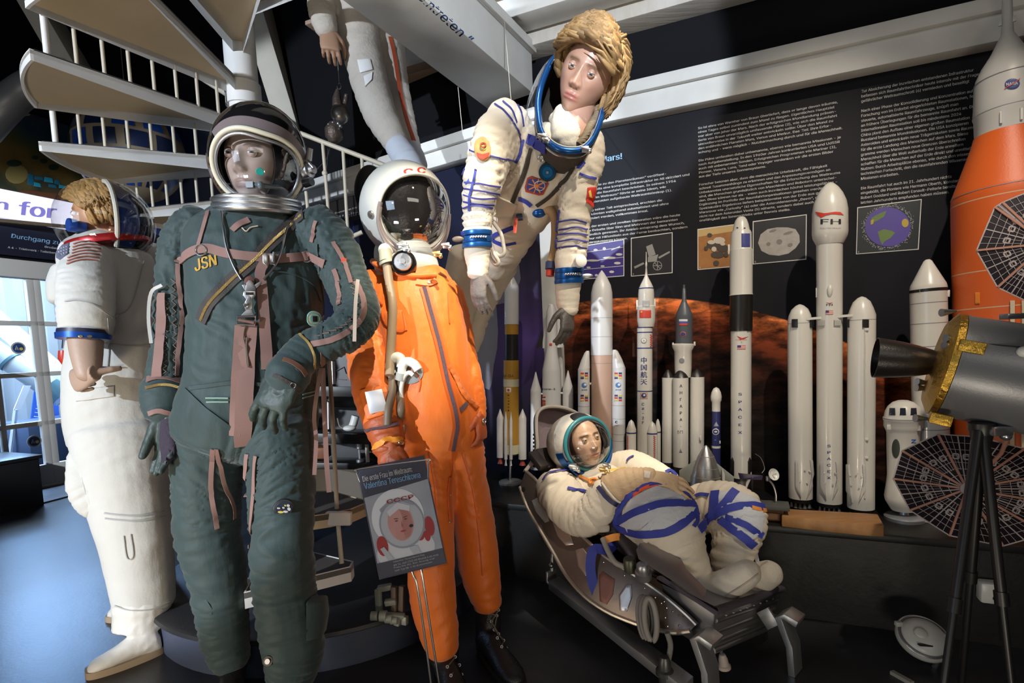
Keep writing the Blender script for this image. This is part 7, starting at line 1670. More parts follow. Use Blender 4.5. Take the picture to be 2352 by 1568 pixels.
# --- white triple rocket with dark grey upper stage
r = Rocket(1570, 'white rocket model with dark grey nose and black booster caps', w1, .24)
b0 = r.lathe(1571, [(654, 2.6), (662, 2.6), (663, 3.6), (690, 5), (698, 8), (722, 18), (727, 18.5), (790, 18.5)], M('slate_grey', (.075, .085, .10), .4), 'nose_fairing')
r.lathe(1569, [(788, 18), (791, 24), (796, 24), (806, 19), (846, 18.5), (866, 17)], rk_white, 'upper_stage')
for px in (1547, 1594): r.box(px, 790, 4, 9, 5, rk_white, 'bracket')
for i, c in enumerate((print_white, M('flag_blue_bright', (.04, .10, .42), .5), print_red)): r.patch(rect(1560, 733+i*4.7, 1579, 737.7+i*4.7), [b0], c, 'flag')
r.patch(circ(1569, 767, 7, 6, 16), [b0], M('roundel_red', (.4, .1, .1), .5), 'roundel'); r.patch(circ(1569, 767, 5, 4.4, 16), [b0], print_navy, 'roundel', .002)
for px, w, t, bo, fw in ((1536, 13.2, 848, 1062, -4), (1599, 16, 848, 1066, -4), (1564, 17, 847, 1068, 12)):
    r.lathe(px, [(t, 2.5), (t+4, w*.42), (t+10, w*.72), (866, w)], rk_black, 'booster_cap', fw); c_ = r.lathe(px, [(866, w), (bo, w)], rk_white, 'booster', fw); r.lathe(px, [(bo, w*.92), (bo+28, w*.92)], rk_black, 'engine_skirt', fw)
r.stack('АНГАРА·', 1564, 886, 979, 9, [c_], print_black, off=.001); r.text('5П', 1562, 992, 9.5, [c_], print_black); r.patch([(1560, 1039), (1563, 1030), (1567, 1039)], [c_], print_grey, 'mark'); r.text('А', 1569, 1200, 1, [c_], print_black)
for px in (1552, 1607): r.box(px, 1003, 4, 10, 4, rk_white, 'strut', 15)
r.text('5', 1613, 992, 8, [r.e.children[-6]] if False else [c_], print_navy) if False else None
q = r.patch(circ(1566, 828, 6, 6, 16), [x for x in r.e.children if x.name.startswith('upper_stage')], print_grey, 'emblem')
# --- small navy rocket
r = Rocket(1645, 'small navy blue rocket model with white bulb nose behind silver cone', w1, .22)
r.lathe(1645, [(889, 1), (892, 6), (900, 10), (910, 12), (919, 11.5), (923, 9.5), (944, 9.2)], rk_white, 'fairing'); b = r.lathe(1645, [(944, 9.6), (1120, 9.6)], rk_blue, 'core'); r.lathe(1645, [(1023, 9.8), (1028, 9.8)], rk_white, 'band'); r.lathe(1645, [(1078, 10), (1082, 10)], rk_white, 'band')
r.patch([(1645, 968), (1651, 979), (1639, 979)], [b], M('print_lilac', (.35, .35, .45), .5), 'emblem'); r.patch(circ(1644, 991, 7.5, 7.5, 18), [b], print_white, 'roundel'); r.patch(circ(1644, 991, 5.5, 5.5, 18), [b], rk_blue, 'roundel', .002); r.patch(circ(1644, 991, 3.4, 2, 14), [b], print_white, 'roundel', .003); r.text('mu', 1643, 1010, 3, [b], print_white); r.box(1653, 1014, 3, 7, 3, rk_white, 'bracket', 5)
# --- silver cone spaceship
brushed = M('brushed_steel', (.46, .46, .45), .34, .95, bump=(60, .12, (1, 1, .04), 3))
r = Rocket(1622, 'pointed brushed steel spaceship model with four grey fins', w1, .36)
r.lathe(1622, [(1022, .8), (1026, 5), (1035, 11), (1050, 19), (1070, 26.5), (1090, 32), (1112, 36), (1150, 37.5), (1180, 37.5)], brushed, 'hull', n=40)
for yy, w in ((1046, 17.4), (1072, 27.4), (1092, 32.8)): r.lathe(1622, [(yy, w), (yy+.8, w+.3)], print_grey, 'seam', n=40)
fin = M('fin_grey', (.30, .31, .28), .5)
for sgn, pts in ((-1, ((1600, 1056), (1563, 1082), (1563, 1100), (1588, 1110))), (1, ((1642, 1060), (1681, 1092), (1681, 1112), (1655, 1108)))):
    m = MB(); m.prism([r.pt(*p) for p in pts], r.view*S(4, r.d)); m.build('fin', fin, r.e, bevel=.002)
m = MB(); m.prism([r.pt(1656, 1070, 8), r.pt(1662, 1085, 8), r.pt(1662, 1130, 8), r.pt(1657, 1130, 8)], r.view*S(4, r.d)); m.build('fin', rk_white, r.e)
m = MB(); m.prism([r.pt(1600, 1080, -14), r.pt(1594, 1130, -20), r.pt(1600, 1135, -20)], r.view*S(4, r.d)); m.build('fin', fin, r.e)
# --- slim white rocket with black band and capsule
r = Rocket(1702, 'slim white rocket model with black band and rounded crew capsule', w1, .24)
cap_ = r.lathe(1702, [(498, 4), (500, 8), (506, 12), (515, 15), (531, 18)], rk_white, 'capsule'); tr = r.lathe(1702, [(531, 19), (536, 21.5), (572, 22), (575, 23.5)], rk_white, 'trunk')
for x, y in ((1694, 523), (1710, 524), (1693, 531), (1709, 529)): r.patch(circ(x, y, 2.2, 1.4, 8), [cap_], rk_black, 'window')
r.patch(rect(1703, 536, 1722, 573), [tr], M('solar_blue', (.07, .08, .25), .25), 'solar_panel'); r.box(1676, 570, 4, 22, 6, rk_white, 'fin')
r.lathe(1702, [(575, 23.8), (674, 23.8), (678, 25)], rk_white, 'second_stage'); r.lathe(1702, [(678, 24.2), (752, 24.2), (760, 23)], rk_black, 'interstage'); b = r.lathe(1702, [(752, 21.8), (1095, 21.8)], rk_white, 'first_stage')
for x0, x1 in ((1679, 1689), (1714, 1725)): r.patch(rect(x0+1, 748, x1, 760), [b], rk_black, 'grid_fin', .003, .004)
r.stack('SPACEX', 1700, 905, 993, 8, [b], print_navy, rot=0, sx=1.7, off=.001); r.patch([(1693, 771), (1703, 777), (1718, 773), (1708, 779), (1700, 780)], [b], print_red, 'emblem'); r.text('FALCON', 1703, 780, 3.4, [b], print_red, fitw=24); r.text('9', 1703, 786, 5, [b], print_navy); usflag(r, 1703, 797, 18, 9, [b])
for x in (1683, 1721):
    r.patch([(x, 1050), (x+3.5, 1060), (x+3.5, 1092), (x-3.5, 1092), (x-3.5, 1060)], [b], rk_black, 'landing_leg', .002, .004)
for x, p in ((1684, ((1681, 1080), (1687, 1080), (1692, 1092), (1697, 1118), (1690, 1118), (1682, 1092))), (1720, ((1716, 1080), (1724, 1080), (1724, 1092), (1714, 1118), (1707, 1118), (1712, 1092)))):
    m = MB(); m.prism([r.pt(*q, 8) for q in p], r.view*S(5, r.d)); m.build('landing_leg', rk_black if x == 1684 else rk_white, r.e)
r.lathe(1702, [(1095, 18), (1118, 16), (1160, 10)], nozz, 'engine')
# --- triple core rocket on a wooden board
r = Rocket(1905, 'tallest white triple rocket model standing on a live edge wooden board', w1, .30)
b0 = r.lathe(1906, [(419, 1.5), (423, 9), (432, 17), (446, 25), (465, 32), (485, 35), (535, 35.3), (545, 34), (562, 26.5)], rk_white, 'fairing', n=40); b = r.lathe(1905, [(560, 25.8), (1152, 25.8)], rk_white, 'core', n=36)
r.patch([(1873, 486), (1884, 490), (1900, 489), (1918, 486), (1930, 487), (1937, 494), (1926, 491), (1910, 492), (1896, 495), (1886, 500), (1878, 494)], [b0], print_red, 'emblem'); r.text('FH', 1908, 509, 16, [b0], print_black, fitw=46, bold=.015); r.text('FALCON HEAVY', 1908, 524, 3.5, [b0], print_grey, fitw=46)
r.text('FH', 1905, 700, 6, [b], print_black, fitw=14, bold=.02); r.patch([(1898, 694), (1904, 697), (1913, 694), (1907, 698)], [b], print_red, 'emblem'); usflag(r, 1905, 717, 16, 9, [b])
m = MB(); m.lathe([(0, r.z(655)), (S(3, r.d), r.z(657)), (S(6, r.d), r.z(667)), (S(5, r.d), r.z(678)), (S(1, r.d), r.z(684)), (0, r.z(684))], V((r.pt(1906, 670, 26).x, r.pt(1906, 670, 26).y, 0)), ZV, 16); m.build('fuel_dome', rk_white, r.e)
r.box(1880, 670, 4, 22, 5, rk_white, 'raceway', 6)
r.stack('SPACEX', 1904, 1024, 1097, 8, [b], print_navy, sx=1.7, off=.001)
parts = [(1905, 25.8, b, 1152)]
for px, w, t, bo in ((1846, 25, 694, 1148), (1966, 27.5, 686, 1158)):
    s_ = r.lathe(px, [(t, 1.5), (t+3, 8), (t+12, 17), (t+26, 22.5), (t+42, w), (bo, w)], rk_white, 'side_booster', n=36); parts.append((px, w, s_, bo))
    for x in (px-w*.78, px+w*.78): r.patch(rect(x-w*.24, 733, x+w*.24, 752), [s_], rk_black, 'grid_fin', .003, .004)
    r.lathe(px, [(738, w+.2), (739, w+.2)], print_grey, 'seam')
for x in (1888, 1922): r.patch(rect(x-7, 735, x+7, 748), [b], M('grid_grey', (.42, .41, .38), .5), 'grid_fin', .003, .004)
m = MB(); m.bar(r.pt(1855, 730, 18), r.pt(1960, 727, 18), .012, .010); m.build('cross_strut', rk_white, r.e)
for px, w, s_, bo in parts:
    m = MB()
    for k, dx in enumerate((-.62, .62, -.05)):
        x = px+dx*w
        if k < 2: r.patch([(x-2.5, bo-92), (x+2.5, bo-92), (x+5, bo-60), (px+dx*w*.4, bo-4), (px+dx*w*1.15, bo-30)], [s_], M('leg_grey', (.50, .49, .46), .4), 'landing_leg', .003, .004)
    for dx, dy in ((-.45, -66), (.1, -70), (.5, -66), (-.35, -44), (.3, -40)): r.patch(circ(px+dx*w, bo+dy, 2, 2, 8), [s_], rk_white, 'bolt', .004, .003)
    r.lathe(px, [(bo, w*.95), (bo+9, w*.9)], rk_black, 'engine_section')
    for k in range(5):
        x = px+(-.72+.36*k)*w; r.lathe(x, [(bo+8, 2.0), (bo+13, 2.6), (bo+22, 5.0)], nozz, 'engine', 12 if k in (1, 2, 3) else 4, 14)
for yy in (760, 1000, 1040): r.box(1975, yy, 8, 6, 4, rk_white, 'bracket', 27)
m = MB(); m.tube([r.pt(1972, 750, 27), r.pt(1972, 1130, 27)], .003, 8); m.build('fuel_line', rk_white, r.e)
FHB = r
# the wooden boards
wood = M('live_edge_wood', (.42, .22, .085), .5, bump=(6, .2, (1, 9, 4), 5), var=((.26, .11, .035), 4, .3, (1.5, 12, 3)))
zw = r.z(1176)
def boardw(pts, z0, z1, name, lab, bev=.004):
    m = MB(); m.prism([on_z(a, b, z1)*1.0 for a, b in pts], V((0, 0, z0-z1))); return tag(m.build(name, wood, bevel=bev), lab, 'board')
tz = LZ+.045
boardw([(1800, 1176), (1812, 1168), (1990, 1178), (2016, 1180), (2031, 1206), (1990, 1204), (1900, 1196), (1795, 1184)], LZ, tz, 'wooden_board', 'live edge wooden board under the tallest triple rocket')
boardw([(1730, 1158), (1800, 1160), (1794, 1180), (1728, 1174)], LZ, LZ+.035, 'wooden_board', 'short pale wooden board left of the triple rocket base')
# little dish antenna on a bent stem
e = empty('dish_antenna', on_z(1778, 1165, LZ+.035), 'small white dish antenna on a bent silver stem beside the triple rocket', 'antenna')
m = MB(); m.box(P(1772, 1160, 2.22), (.13, .08, .02), (U1, N1, ZV)); m.build('base_plate', M('slate_base', (.07, .075, .07), .6), e, bevel=.003)
rope(pp((1782, 1156, 2.22), (1782, 1135, 2.22), (1776, 1115, 2.22), (1766, 1102, 2.22)), .0045, 10).build('stem', steel, e)
dc = P(1775, 1090, 2.20); dn_ = V((.25, -.9, .35)).normalized()
m = MB(); m.lathe([(0, -.006), (.010, -.005), (.020, 0), (.0245, .007), (.0235, .008), (.019, .002), (.010, -.002), (0, -.003)], dc, dn_, 30); m.build('dish', plastic_w, e)
m = MB(); m.tube([dc+dn_*.0, dc+dn_*.02], .002, 8); m.build('feed', steel, e); m = MB(); m.box(P(1764, 1099, 2.22), (.016, .012, .02)); m.build('joint', dull, e, bevel=.002)
# dark violet solar wing of a small probe
e = empty('probe_model', on_z(1740, 1150, LZ), 'small probe model with dark violet solar wing beside slim rocket', 'model')
m = MB(); m.prism(pp((1696, 1086, 2.26), (1752, 1092, 2.24), (1750, 1102, 2.24), (1700, 1100, 2.26)), V((0, .004, 0))); m.build('solar_wing', M('violet_cells', (.03, .02, .055), .25), e)
rope(pp((1735, 1042, 2.25), (1748, 1052, 2.25), (1756, 1075, 2.25), (1750, 1086, 2.25)), .0015, 6).build('wire_boom', dull, e)
m = MB(); m.tube([P(1728, 1096, 2.25), on_z(1728, 1150, LZ)], .003, 8); m.build('stand_rod', dull, e)
# --- capsule rocket on a disc stand
r = Rocket(2075, 'short white booster model with domed window capsule on disc stand', w1, .34)
cp = r.lathe(2074, [(918, 2), (919, 10), (923, 20), (932, 29), (944, 34.5), (958, 37)], rk_white, 'capsule', n=40); b = r.lathe(2074, [(958, 38.5), (964, 38.5), (966, 37), (978, 37.5), (986, 34), (992, 32), (1090, 31), (1110, 33), (1140, 37), (1150, 35), (1170, 24)], rk_white, 'booster', n=40)
for x in (2050, 2074, 2098): r.patch([(x-6, 937), (x+6, 937), (x+7, 953), (x-7, 953)], [cp], M('window_dark', (.02, .025, .04), .1), 'window', .001, .002)
r.lathe(2074, [(959, 38.8), (960.5, 38.8)], print_grey, 'seam', n=40); r.patch(circ(2058, 1030, 9, 22, 20), [b], M('feather_dark', (.03, .04, .03), .5), 'emblem'); r.text('N', 2098, 1013, 14, [b], M('print_blue', (.03, .10, .42), .5), rot=1.57, bold=.02); r.box(2048, 978, 8, 12, 8, rk_white, 'fin', 26); r.box(2102, 978, 8, 12, 8, rk_white, 'fin', 20)
m = MB(); m.tube([r.pt(2074, 1168), r.pt(2074, 1204)], S(6.5, r.d), 16); m.build('stand_rod', steel, r.e)
q = r.pt(2075, 1212); m = MB(); m.lathe([(0, LZ), (S(40, r.d), LZ), (S(40, r.d), LZ+.012), (S(36, r.d), LZ+.018), (S(10, r.d), LZ+.022), (S(7, r.d), LZ+.04), (0, LZ+.04)], V((q.x, q.y, 0)), ZV, 40); m.build('stand_base', M('stand_silver', (.40, .42, .46), .35, .7), r.e)
# --- giant orange rocket at the right edge
r = Rocket(2318, 'giant orange and white rocket model at the right edge with white booster', w1, .30)
or_ = M('tank_orange', (.66, .115, .015), .45, bump=(200, .1), var=((.60, .10, .012), 6, .3)); rk_grey = M('rocket_pale_grey', (.50, .49, .47), .4)
r.lathe(2320, [(-60, 8), (8, 9), (34, 9.5), (70, 11), (110, 28), (116, 31)], rk_grey, 'escape_tower'); 
for x in (2308, 2332): r.box(x, 42, 6, 12, 6, rk_grey, 'tower_nozzle', 4)
up = r.lathe(2320, [(116, 31), (140, 45), (165, 55), (182, 58), (232, 59.5), (255, 61), (262, 59), (302, 58)], rk_grey, 'capsule_stage', n=44)
for yy, w in ((175, 58), (252, 61.3)): r.lathe(2320, [(yy, w), (yy+1.5, w+.4)], print_grey, 'seam', n=44)
r.patch(circ(2325, 193, 17, 12, 24, rot=-.12), [up], M('nasa_blue', (.03, .05, .20), .5), 'roundel', .002); r.text('NASA', 2324, 193, 9, [up], print_white, rot=-.12, fitw=26, off=.004, bold=.02)
strap([(2308, 203), (2326, 194), (2342, 181)], 1.6, [up], r.d, None, .003, 5, .003).build('roundel_swoosh', print_red, r.e)
for x, y in ((2300, 270), (2345, 262)): r.patch(rect(x-2.5, y-14, x+2.5, y+14), [up], rk_white, 'raceway', .003, .004)
tk = r.lathe(2318, [(302, 58), (320, 62), (430, 97), (436, 99), (455, 100), (1240, 100)], or_, 'core_tank', n=56)
for yy in (437,): r.lathe(2318, [(yy, 99.6), (yy+1.5, 99.8)], print_grey, 'seam', n=56)
for yy in (457, 620, 703): r.lathe(2318, [(yy, 100.2), (yy+2.5, 100.2)], M('cream_line', (.60, .40, .25), .5), 'white_line', n=56)
for x in (2325, 2350): r.patch(rect(x-5, 690, x+5, 1240), [tk], M('cream_pipe', (.60, .50, .36), .5), 'feed_line', .004, .006)
r.patch(rect(2241, 671, 2251, 697), [tk], M('mark_orange', (.80, .24, .03), .5), 'access_panel', .002)
bs = r.lathe(2178, [(579, 4), (583, 8), (640, 33), (648, 34.5), (660, 34.5), (1205, 34.5), (1210, 36), (1222, 44), (1250, 44)], rk_white, 'booster', 46, n=40)
r.lathe(2178, [(651, 35), (658, 35)], rk_black, 'black_band', 46, n=40)
for yy in (684, 733, 788, 985): r.lathe(2178, [(yy, 34.7), (yy+1.8, 34.7)], print_grey, 'seam', 46, n=40)
r.box(2168, 652, 12, 18, 4, rk_white, 'attach_fitting', 80); r.box(2145, 672, 6, 16, 6, rk_white, 'attach_fitting', 46); r.box(2213, 665, 6, 16, 6, rk_white, 'attach_fitting', 46)
# ================================================================= spiral stair
SW = M('stair_white', (.78, .78, .77), .5, bump=(10, .08)); SB = M('stair_underside', (.52, .42, .28), .65, bump=(20, .15), var=((.45, .36, .24), 5, .3)); ROD = M('stair_rod', (.58, .53, .43), .5)  # cream underside; its deeper tan carries some of the warm bounced light
CX, CY, SR = -1.339, 2.938, .88
ST = empty('spiral_staircase', V((CX, CY, 0)), 'white spiral staircase with wedge treads and thin vertical rods', 'staircase')
cp0 = V((CX, CY, 0)); m = MB(); m.tube([V((CX, CY, .1)), V((CX, CY, 4.55))], .078, 36); m.build('column', SW, ST)
for zz in (2.36, 2.55):
    m = MB(); m.lathe([(.079, zz-.09), (.088, zz-.09), (.088, zz+.02), (.079, zz+.02)], cp0, ZV, 36, False); m.build('collar', SW, ST)
def sp_pt(a, r, z): return V((CX+r*cos(a), CY+r*sin(a), z))
def tread(a0, a1, z, r=SR, rods=0, h0=.070, h1=.040, flare=1.0):
    """a1 = nearer edge; skirt h0 at the column, h1 at the rim; rods run up from the near edge"""
    n = 14; top = [sp_pt(a0+(a1-a0)*i/n, r, z) for i in range(n+1)]; o0, o1 = sp_pt(a0, .07, z), sp_pt(a1, .07, z)
    m = MB(); m.prism([o0]+top+[o1], V((0, 0, -.014))); t = m.build('tread', SB, ST)
    m = MB(); rg = []
    for p in [o0]+top+[o1, o0]:
        rr = min(1, ((p-sp_pt(0, 0, z)).length)/r); h = h0+(h1-h0)*rr; q = (p-V((CX, CY, z))); inn = V((CX, CY, z))+q*.985
        rg.append([p+V((0, 0, .004)), p-V((0, 0, h)), p+(inn-p)*.0+V((0, 0, -h))+(inn-p)*.8, p+(inn-p)*.8+V((0, 0, .002))])
    m.rings(rg, True, False, False); m.build('skirt', SW, t)
    m = MB(); m.prism([sp_pt(a0, .1, z+.001)]+[sp_pt(a0+(a1-a0)*i/n, r*.985, z+.001) for i in range(n+1)]+[sp_pt(a1, .1, z+.001)], V((0, 0, .006))); m.build('covering', M('stair_covering', (.035, .035, .04), .7), t)
    for k in range(rods):
        rr = .14+(r-.20)*k/max(1, rods-1); a = a1-.02; m = MB(); m.tube([sp_pt(a, rr, z), sp_pt(a, rr, z+RISE-.03)], .0075 if k < rods-1 else .012, 10); m.build('rod', ROD if k < rods-1 else SW, ST)
RISE = .192; D2R = radians
angs = [100, 134, 168.5, 203, 237, 271, 305]
for i in range(6): tread(D2R(angs[i]), D2R(angs[i+1]), 2.19+RISE*(i-2), SR, 8 if 0 < i < 4 else (7 if i == 0 else 0))
tread(D2R(305), D2R(339), 2.19+RISE*4, SR, 0)
def tube_part(name, pts, r, mat=ROD): m = MB(); m.tube(smoothpath(pts, 3), r, 10); return m.build(name, mat, ST)
tube_part('handrail', pp((378, 130, 3.5), (440, 165, 3.35), (524, 218, 3.2)), .016)
# lower flight: two treads at the front right, rods and rails behind
def low_tread(pts, z, h, mat=SW):
    m = MB(); m.prism([on_z(a, b, z) for a, b in pts], V((0, 0, -.02))); t = m.build('tread', M('tread_brown', (.075, .062, .05), .7), ST)
    q = [on_z(a, b, z) for a, b in pts]; m = MB(); rg = []
    c = sum(q, V())/len(q)
    m.rings([[p+V((0, 0, .003)), p-V((0, 0, h)), p+(c-p)*.03-V((0, 0, h)), p+(c-p)*.03+V((0, 0, .003))] for p in q+[q[0]]], True, False, False); m.build('skirt', mat, t)
low_tread([(560, 1362), (805, 1302), (812, 1290), (690, 1262), (600, 1290)], .36, .055)
low_tread([(620, 1200), (756, 1180), (806, 1170), (850, 1152), (760, 1128), (640, 1130)], .565, .05, SB)
m = MB(); m.box(P(778, 1190, 2.0), (.095, .03, .05), (CR, CF, CU)); m.build('tread_end', SW, ST, bevel=.006)
m = MB(); m.box(P(560, 1345, 2.05), (.05, .03, .055), (CR, CF, CU)); m.build('tread_end', SW, ST, bevel=.004)
tube_part('rod', pp((756, 830, 2.12), (766, 1000, 2.10), (774, 1172, 2.05)), .0085); tube_part('rod', pp((777, 1206, 2.03), (785, 1294, 2.0)), .0085)
tube_part('handrail', pp((690, 306, 3.0), (760, 333, 3.0), (890, 382, 3.0)), .013)
for a in ([(741, 328, 3.0), (753, 470, 3.0), (764, 620, 3.0)], [(788, 344, 3.0), (797, 500, 3.0), (801, 560, 3.0)], [(831, 360, 3.0), (834, 420, 3.0)], [(703, 440, 3.0), (709, 500, 3.0)], [(810, 548, 2.9), (816, 620, 2.9), (824, 760, 2.9)], [(842, 1010, 2.6), (846, 1080, 2.6)]): tube_part('rod', pp(*a), .0095)
tube_part('handrail', pp((776, 558, 2.9), (832, 533, 2.9)), .012)
m = MB(); m.ell(P(746, 398, 3.0), (.016,)*3, None, 12, 8); m.build('rod_joint', ROD, ST)
# ----------------------------------------------------------------- round platform
dc_ = V((-.92, 2.60, 0)); e = empty('round_platform', dc_, 'low black round platform, blue light painted in, on the floor behind the feet', 'platform')
m = MB(); m.lathe([(0, 0), (.74, 0), (.74, .13), (0, .13)], dc_, ZV, 72); m.build('drum', M('drum_blue_lit', (.055, .070, .115), .5, bump=(60, .1)), e)  # cool light on the black drum is painted into this blue side colour
m = MB(); m.lathe([(0, .13), (.755, .13), (.765, .137), (.76, .150), (.745, .155), (0, .155)], dc_, ZV, 72); m.build('top_board', M('drum_top', (.020, .020, .023), .45, bump=(50, .1)), e)
# pale bracket mechanism lying on it
q = on_z(890, 1400, .155); e = empty('mechanism_part', q, 'pale green grey mechanical bracket lying on the dark round platform', 'machine part')
pg_ = M('pale_green_metal', (.30, .33, .29), .5, .2, bump=(40, .2))
for i, (x0, y0, x1, y1, d) in enumerate(((868, 1352, 872, 1412, 1.98), (868, 1352, 900, 1346, 1.98), (906, 1346, 906, 1420, 1.97), (924, 1344, 922, 1420, 1.97), (872, 1412, 930, 1416, 1.95), (884, 1384, 910, 1380, 1.96), (915, 1418, 912, 1436, 1.95), (930, 1414, 930, 1434, 1.95))):
    m = MB(); m.bar(P(x0, y0, d), P(x1, y1, d), .022, .02, V((.3, .8, .2))); m.build('arm', pg_ if i not in (2, 3) else M('rusty_metal', (.15, .11, .085), .6, .3), e, bevel=.004)
for u, v, r in ((860, 1414, .016), (880, 1414, .019), (893, 1420, .016), (905, 1424, .014)):
    m = MB(); p = P(u, v, 1.94); m.tube([p-CR*.012, p+CR*.012], r, 16); m.build('roller', pg_, e)
# ----------------------------------------------------------------- black shelves behind the orange figure
e = empty('black_shelf_unit', on_z(790, 1130, 0), 'black shelf unit with small exhibits between the green and orange suits', 'shelves')
shb = M('shelf_black', (.014, .014, .015), .4); ctr = lambda x, y, d: P(x, y, d)
m = MB(); m.prism(pp((690, 800, 3.05), (900, 800, 3.05), (900, 1160, 3.05), (690, 1160, 3.05)), V((0, .03, 0))); bk = m.build('back_board', shb, e); reg(bk)
m = MB(); m.prism(pp((690, 886, 2.55), (880, 888, 2.55), (900, 915, 3.04), (690, 915, 3.04)), V((0, 0, -.05))); m.build('shelf', shb, e, bevel=.003)
m = MB(); m.prism(pp((690, 994, 2.45), (850, 998, 2.45), (880, 985, 3.04), (690, 985, 3.04)), V((0, 0, -.045))); m.build('shelf', shb, e, bevel=.003)
m = MB(); m.prism(pp((690, 1062, 2.5), (850, 1064, 2.5), (880, 1050, 3.04), (690, 1050, 3.04)), V((0, 0, -.03))); m.build('shelf', shb, e, bevel=.003)
pk_ = M('schematic_pink', (.16, .07, .09), .5)
m = MB()
for a, b in (((772, 852), (790, 842)), ((790, 842), (795, 858)), ((772, 870), (795, 872)), ((784, 912), (784, 930)), ((776, 930), (786, 930)), ((770, 850), (770, 875))): m.bar(P(*a, 3.045), P(*b, 3.045), .006, .003)
m.build('schematic_lines', pk_, e)
for a, b, d in (((764, 830), (766, 882), 2.8), ((755, 922), (756, 985), 2.75)):
    m = MB(); m.tube([P(*a, d), P(*b, d)], .013, 14); m.build('silver_post', steel, e)
e = empty('white_boot_model', P(806, 990, 2.6), 'small white boot shaped model standing on the black shelf', 'model')
m = MB(); m.tube(smoothpath(pp((817, 955, 2.6), (812, 972, 2.6), (808, 980, 2.6))), S(9, 2.6), 14); m.build('shaft', plastic_w, e)
m = MB(); m.ell(P(803, 983, 2.58), (S(15, 2.6), S(12, 2.6), S(7, 2.6))); m.build('foot', plastic_w, e); rope(pp((775, 960, 2.6), (780, 978, 2.6), (792, 986, 2.6)), .003, 6).build('hose', hose_tan, e)
e = empty('orange_box', P(732, 1038, 2.7), 'small dull orange box on the lower black shelf', 'box'); m = MB(); m.box(P(732, 1038, 2.7), (.10, .08, .055)); m.build('body', M('dull_orange', (.22, .075, .03), .6), e, bevel=.004)
m = MB(); m.lathe([(0, 0), (.018, 0), (.018, .012), (.006, .016), (.005, .06), (.014, .065), (.014, .10), (0, .10)], P(827, 1060, 2.6), ZV, 16); tag(m.build('small_trophy', dull), 'small grey metal fitting standing at the right on the lower shelf', 'fitting')
# black oval head rest behind the orange helmet
e = empty('oval_headrest', P(850, 500, 2.25), 'black oval headrest panel behind the white helmet', 'headrest')
c = P(848, 436, 2.24); m = MB(); m.ell(c, (S(34, 2.24), .03, S(56, 2.24)), (V((1, .15, 0)).normalized(), V((-.15, 1, 0)).normalized(), V((.07, 0, 1)).normalized()), 32, 18); m.build('pad', M('headrest_black', (.018, .018, .02), .5), e)
m = MB(); m.tube([c+V((.01, .03, -.05)), V((c.x+.05, c.y+.06, .0))], .014, 12); m.build('post', black_mat, e)
# ----------------------------------------------------------------- legs of another suit hanging from the roof
L_ = empty('mannequin', P(870, 380, 2.6), 'mannequin in grey white suit with red side stripe floating up behind the white beam', 'mannequin')
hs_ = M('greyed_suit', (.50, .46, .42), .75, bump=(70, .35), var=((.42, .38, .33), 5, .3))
lb1 = Limb([(800, -90, 2.72, 70, 60), (812, 0, 2.70, 52), (826, 90, 2.68, 46), (846, 180, 2.66, 42), (872, 260, 2.64, 38), (900, 310, 2.62, 32), (918, 345, 2.62, 26)], .006, 18, 7)
lb2 = Limb([(850, -90, 2.85, 70, 60), (872, 0, 2.82, 52), (882, 90, 2.80, 46), (896, 180, 2.78, 40), (916, 260, 2.76, 34), (932, 310, 2.74, 28), (944, 345, 2.72, 24)], .006, 18, 7)
la = Limb([(735, -60, 2.60, 34), (737, 0, 2.58, 31), (742, 40, 2.56, 30), (752, 74, 2.55, 24)], .005, 26, 8)
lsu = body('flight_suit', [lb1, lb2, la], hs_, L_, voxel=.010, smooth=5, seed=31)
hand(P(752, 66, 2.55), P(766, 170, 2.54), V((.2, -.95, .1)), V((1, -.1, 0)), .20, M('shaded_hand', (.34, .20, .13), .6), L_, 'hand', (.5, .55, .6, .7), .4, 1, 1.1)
strap([(896, 85), (906, 130), (914, 180), (922, 225), (934, 275), (952, 328)], 9, [lsu], 2.7, None, .004).build('red_stripe', M('brick_stripe', (.32, .055, .02), .6), L_)
for q in ([(821, 138), (850, 136), (856, 160), (828, 168)], [(836, 176), (856, 166), (854, 184), (840, 200)]): patch(q, [lsu], 2.65, None, .003, 6, .003).build('white_patch', M('satin_white', (.72, .72, .72), .4), L_)
body('sock', [Limb([(908, 330, 2.60, 27), (924, 352, 2.58, 30), (940, 376, 2.55, 30), (956, 396, 2.52, 24)], .003, 26, 9), Limb([(940, 340, 2.70, 24), (950, 362, 2.66, 26), (962, 384, 2.62, 22)], .003, 26, 9)], M('pale_blue_sock', (.50, .54, .62), .6), L_, voxel=.008, smooth=4)
# little hanging satellite with wires
e = empty('hanging_satellite', P(778, 330, 3.2), 'small dark bronze satellite model with silver ball hanging above the railing', 'satellite model')
br = M('dark_bronze', (.13, .10, .085), .45, .6, bump=(60, .6)); m = MB(); m.ell(P(782, 263, 3.2), (S(21, 3.2),)*3, None, 24, 16); m.build('ball', M('pewter', (.30, .28, .26), .35, .8), e)
m = MB(); m.lathe([(0, .04), (.03, .04), (.055, .0), (.05, -.045), (.02, -.075), (0, -.075)], P(768, 298, 3.2), V((.12, 0, 1)).normalized(), 20); m.build('instrument_section', br, e)
m = MB(); m.tube(pp((776, 246, 3.2), (774, 226, 3.2), (776, 206, 3.2)), [.032, .026, .012], 14); m.tube(pp((792, 240, 3.2), (796, 218, 3.2)), .014, 10); m.build('upper_module', br, e)
m = MB(); m.tube(ring_pts(P(779, 198, 3.2), V((1, 0, 0)), V((0, .3, 1)), .012, .020, 20), .0025, 6, False, closed=True); m.build('loop', dull, e)
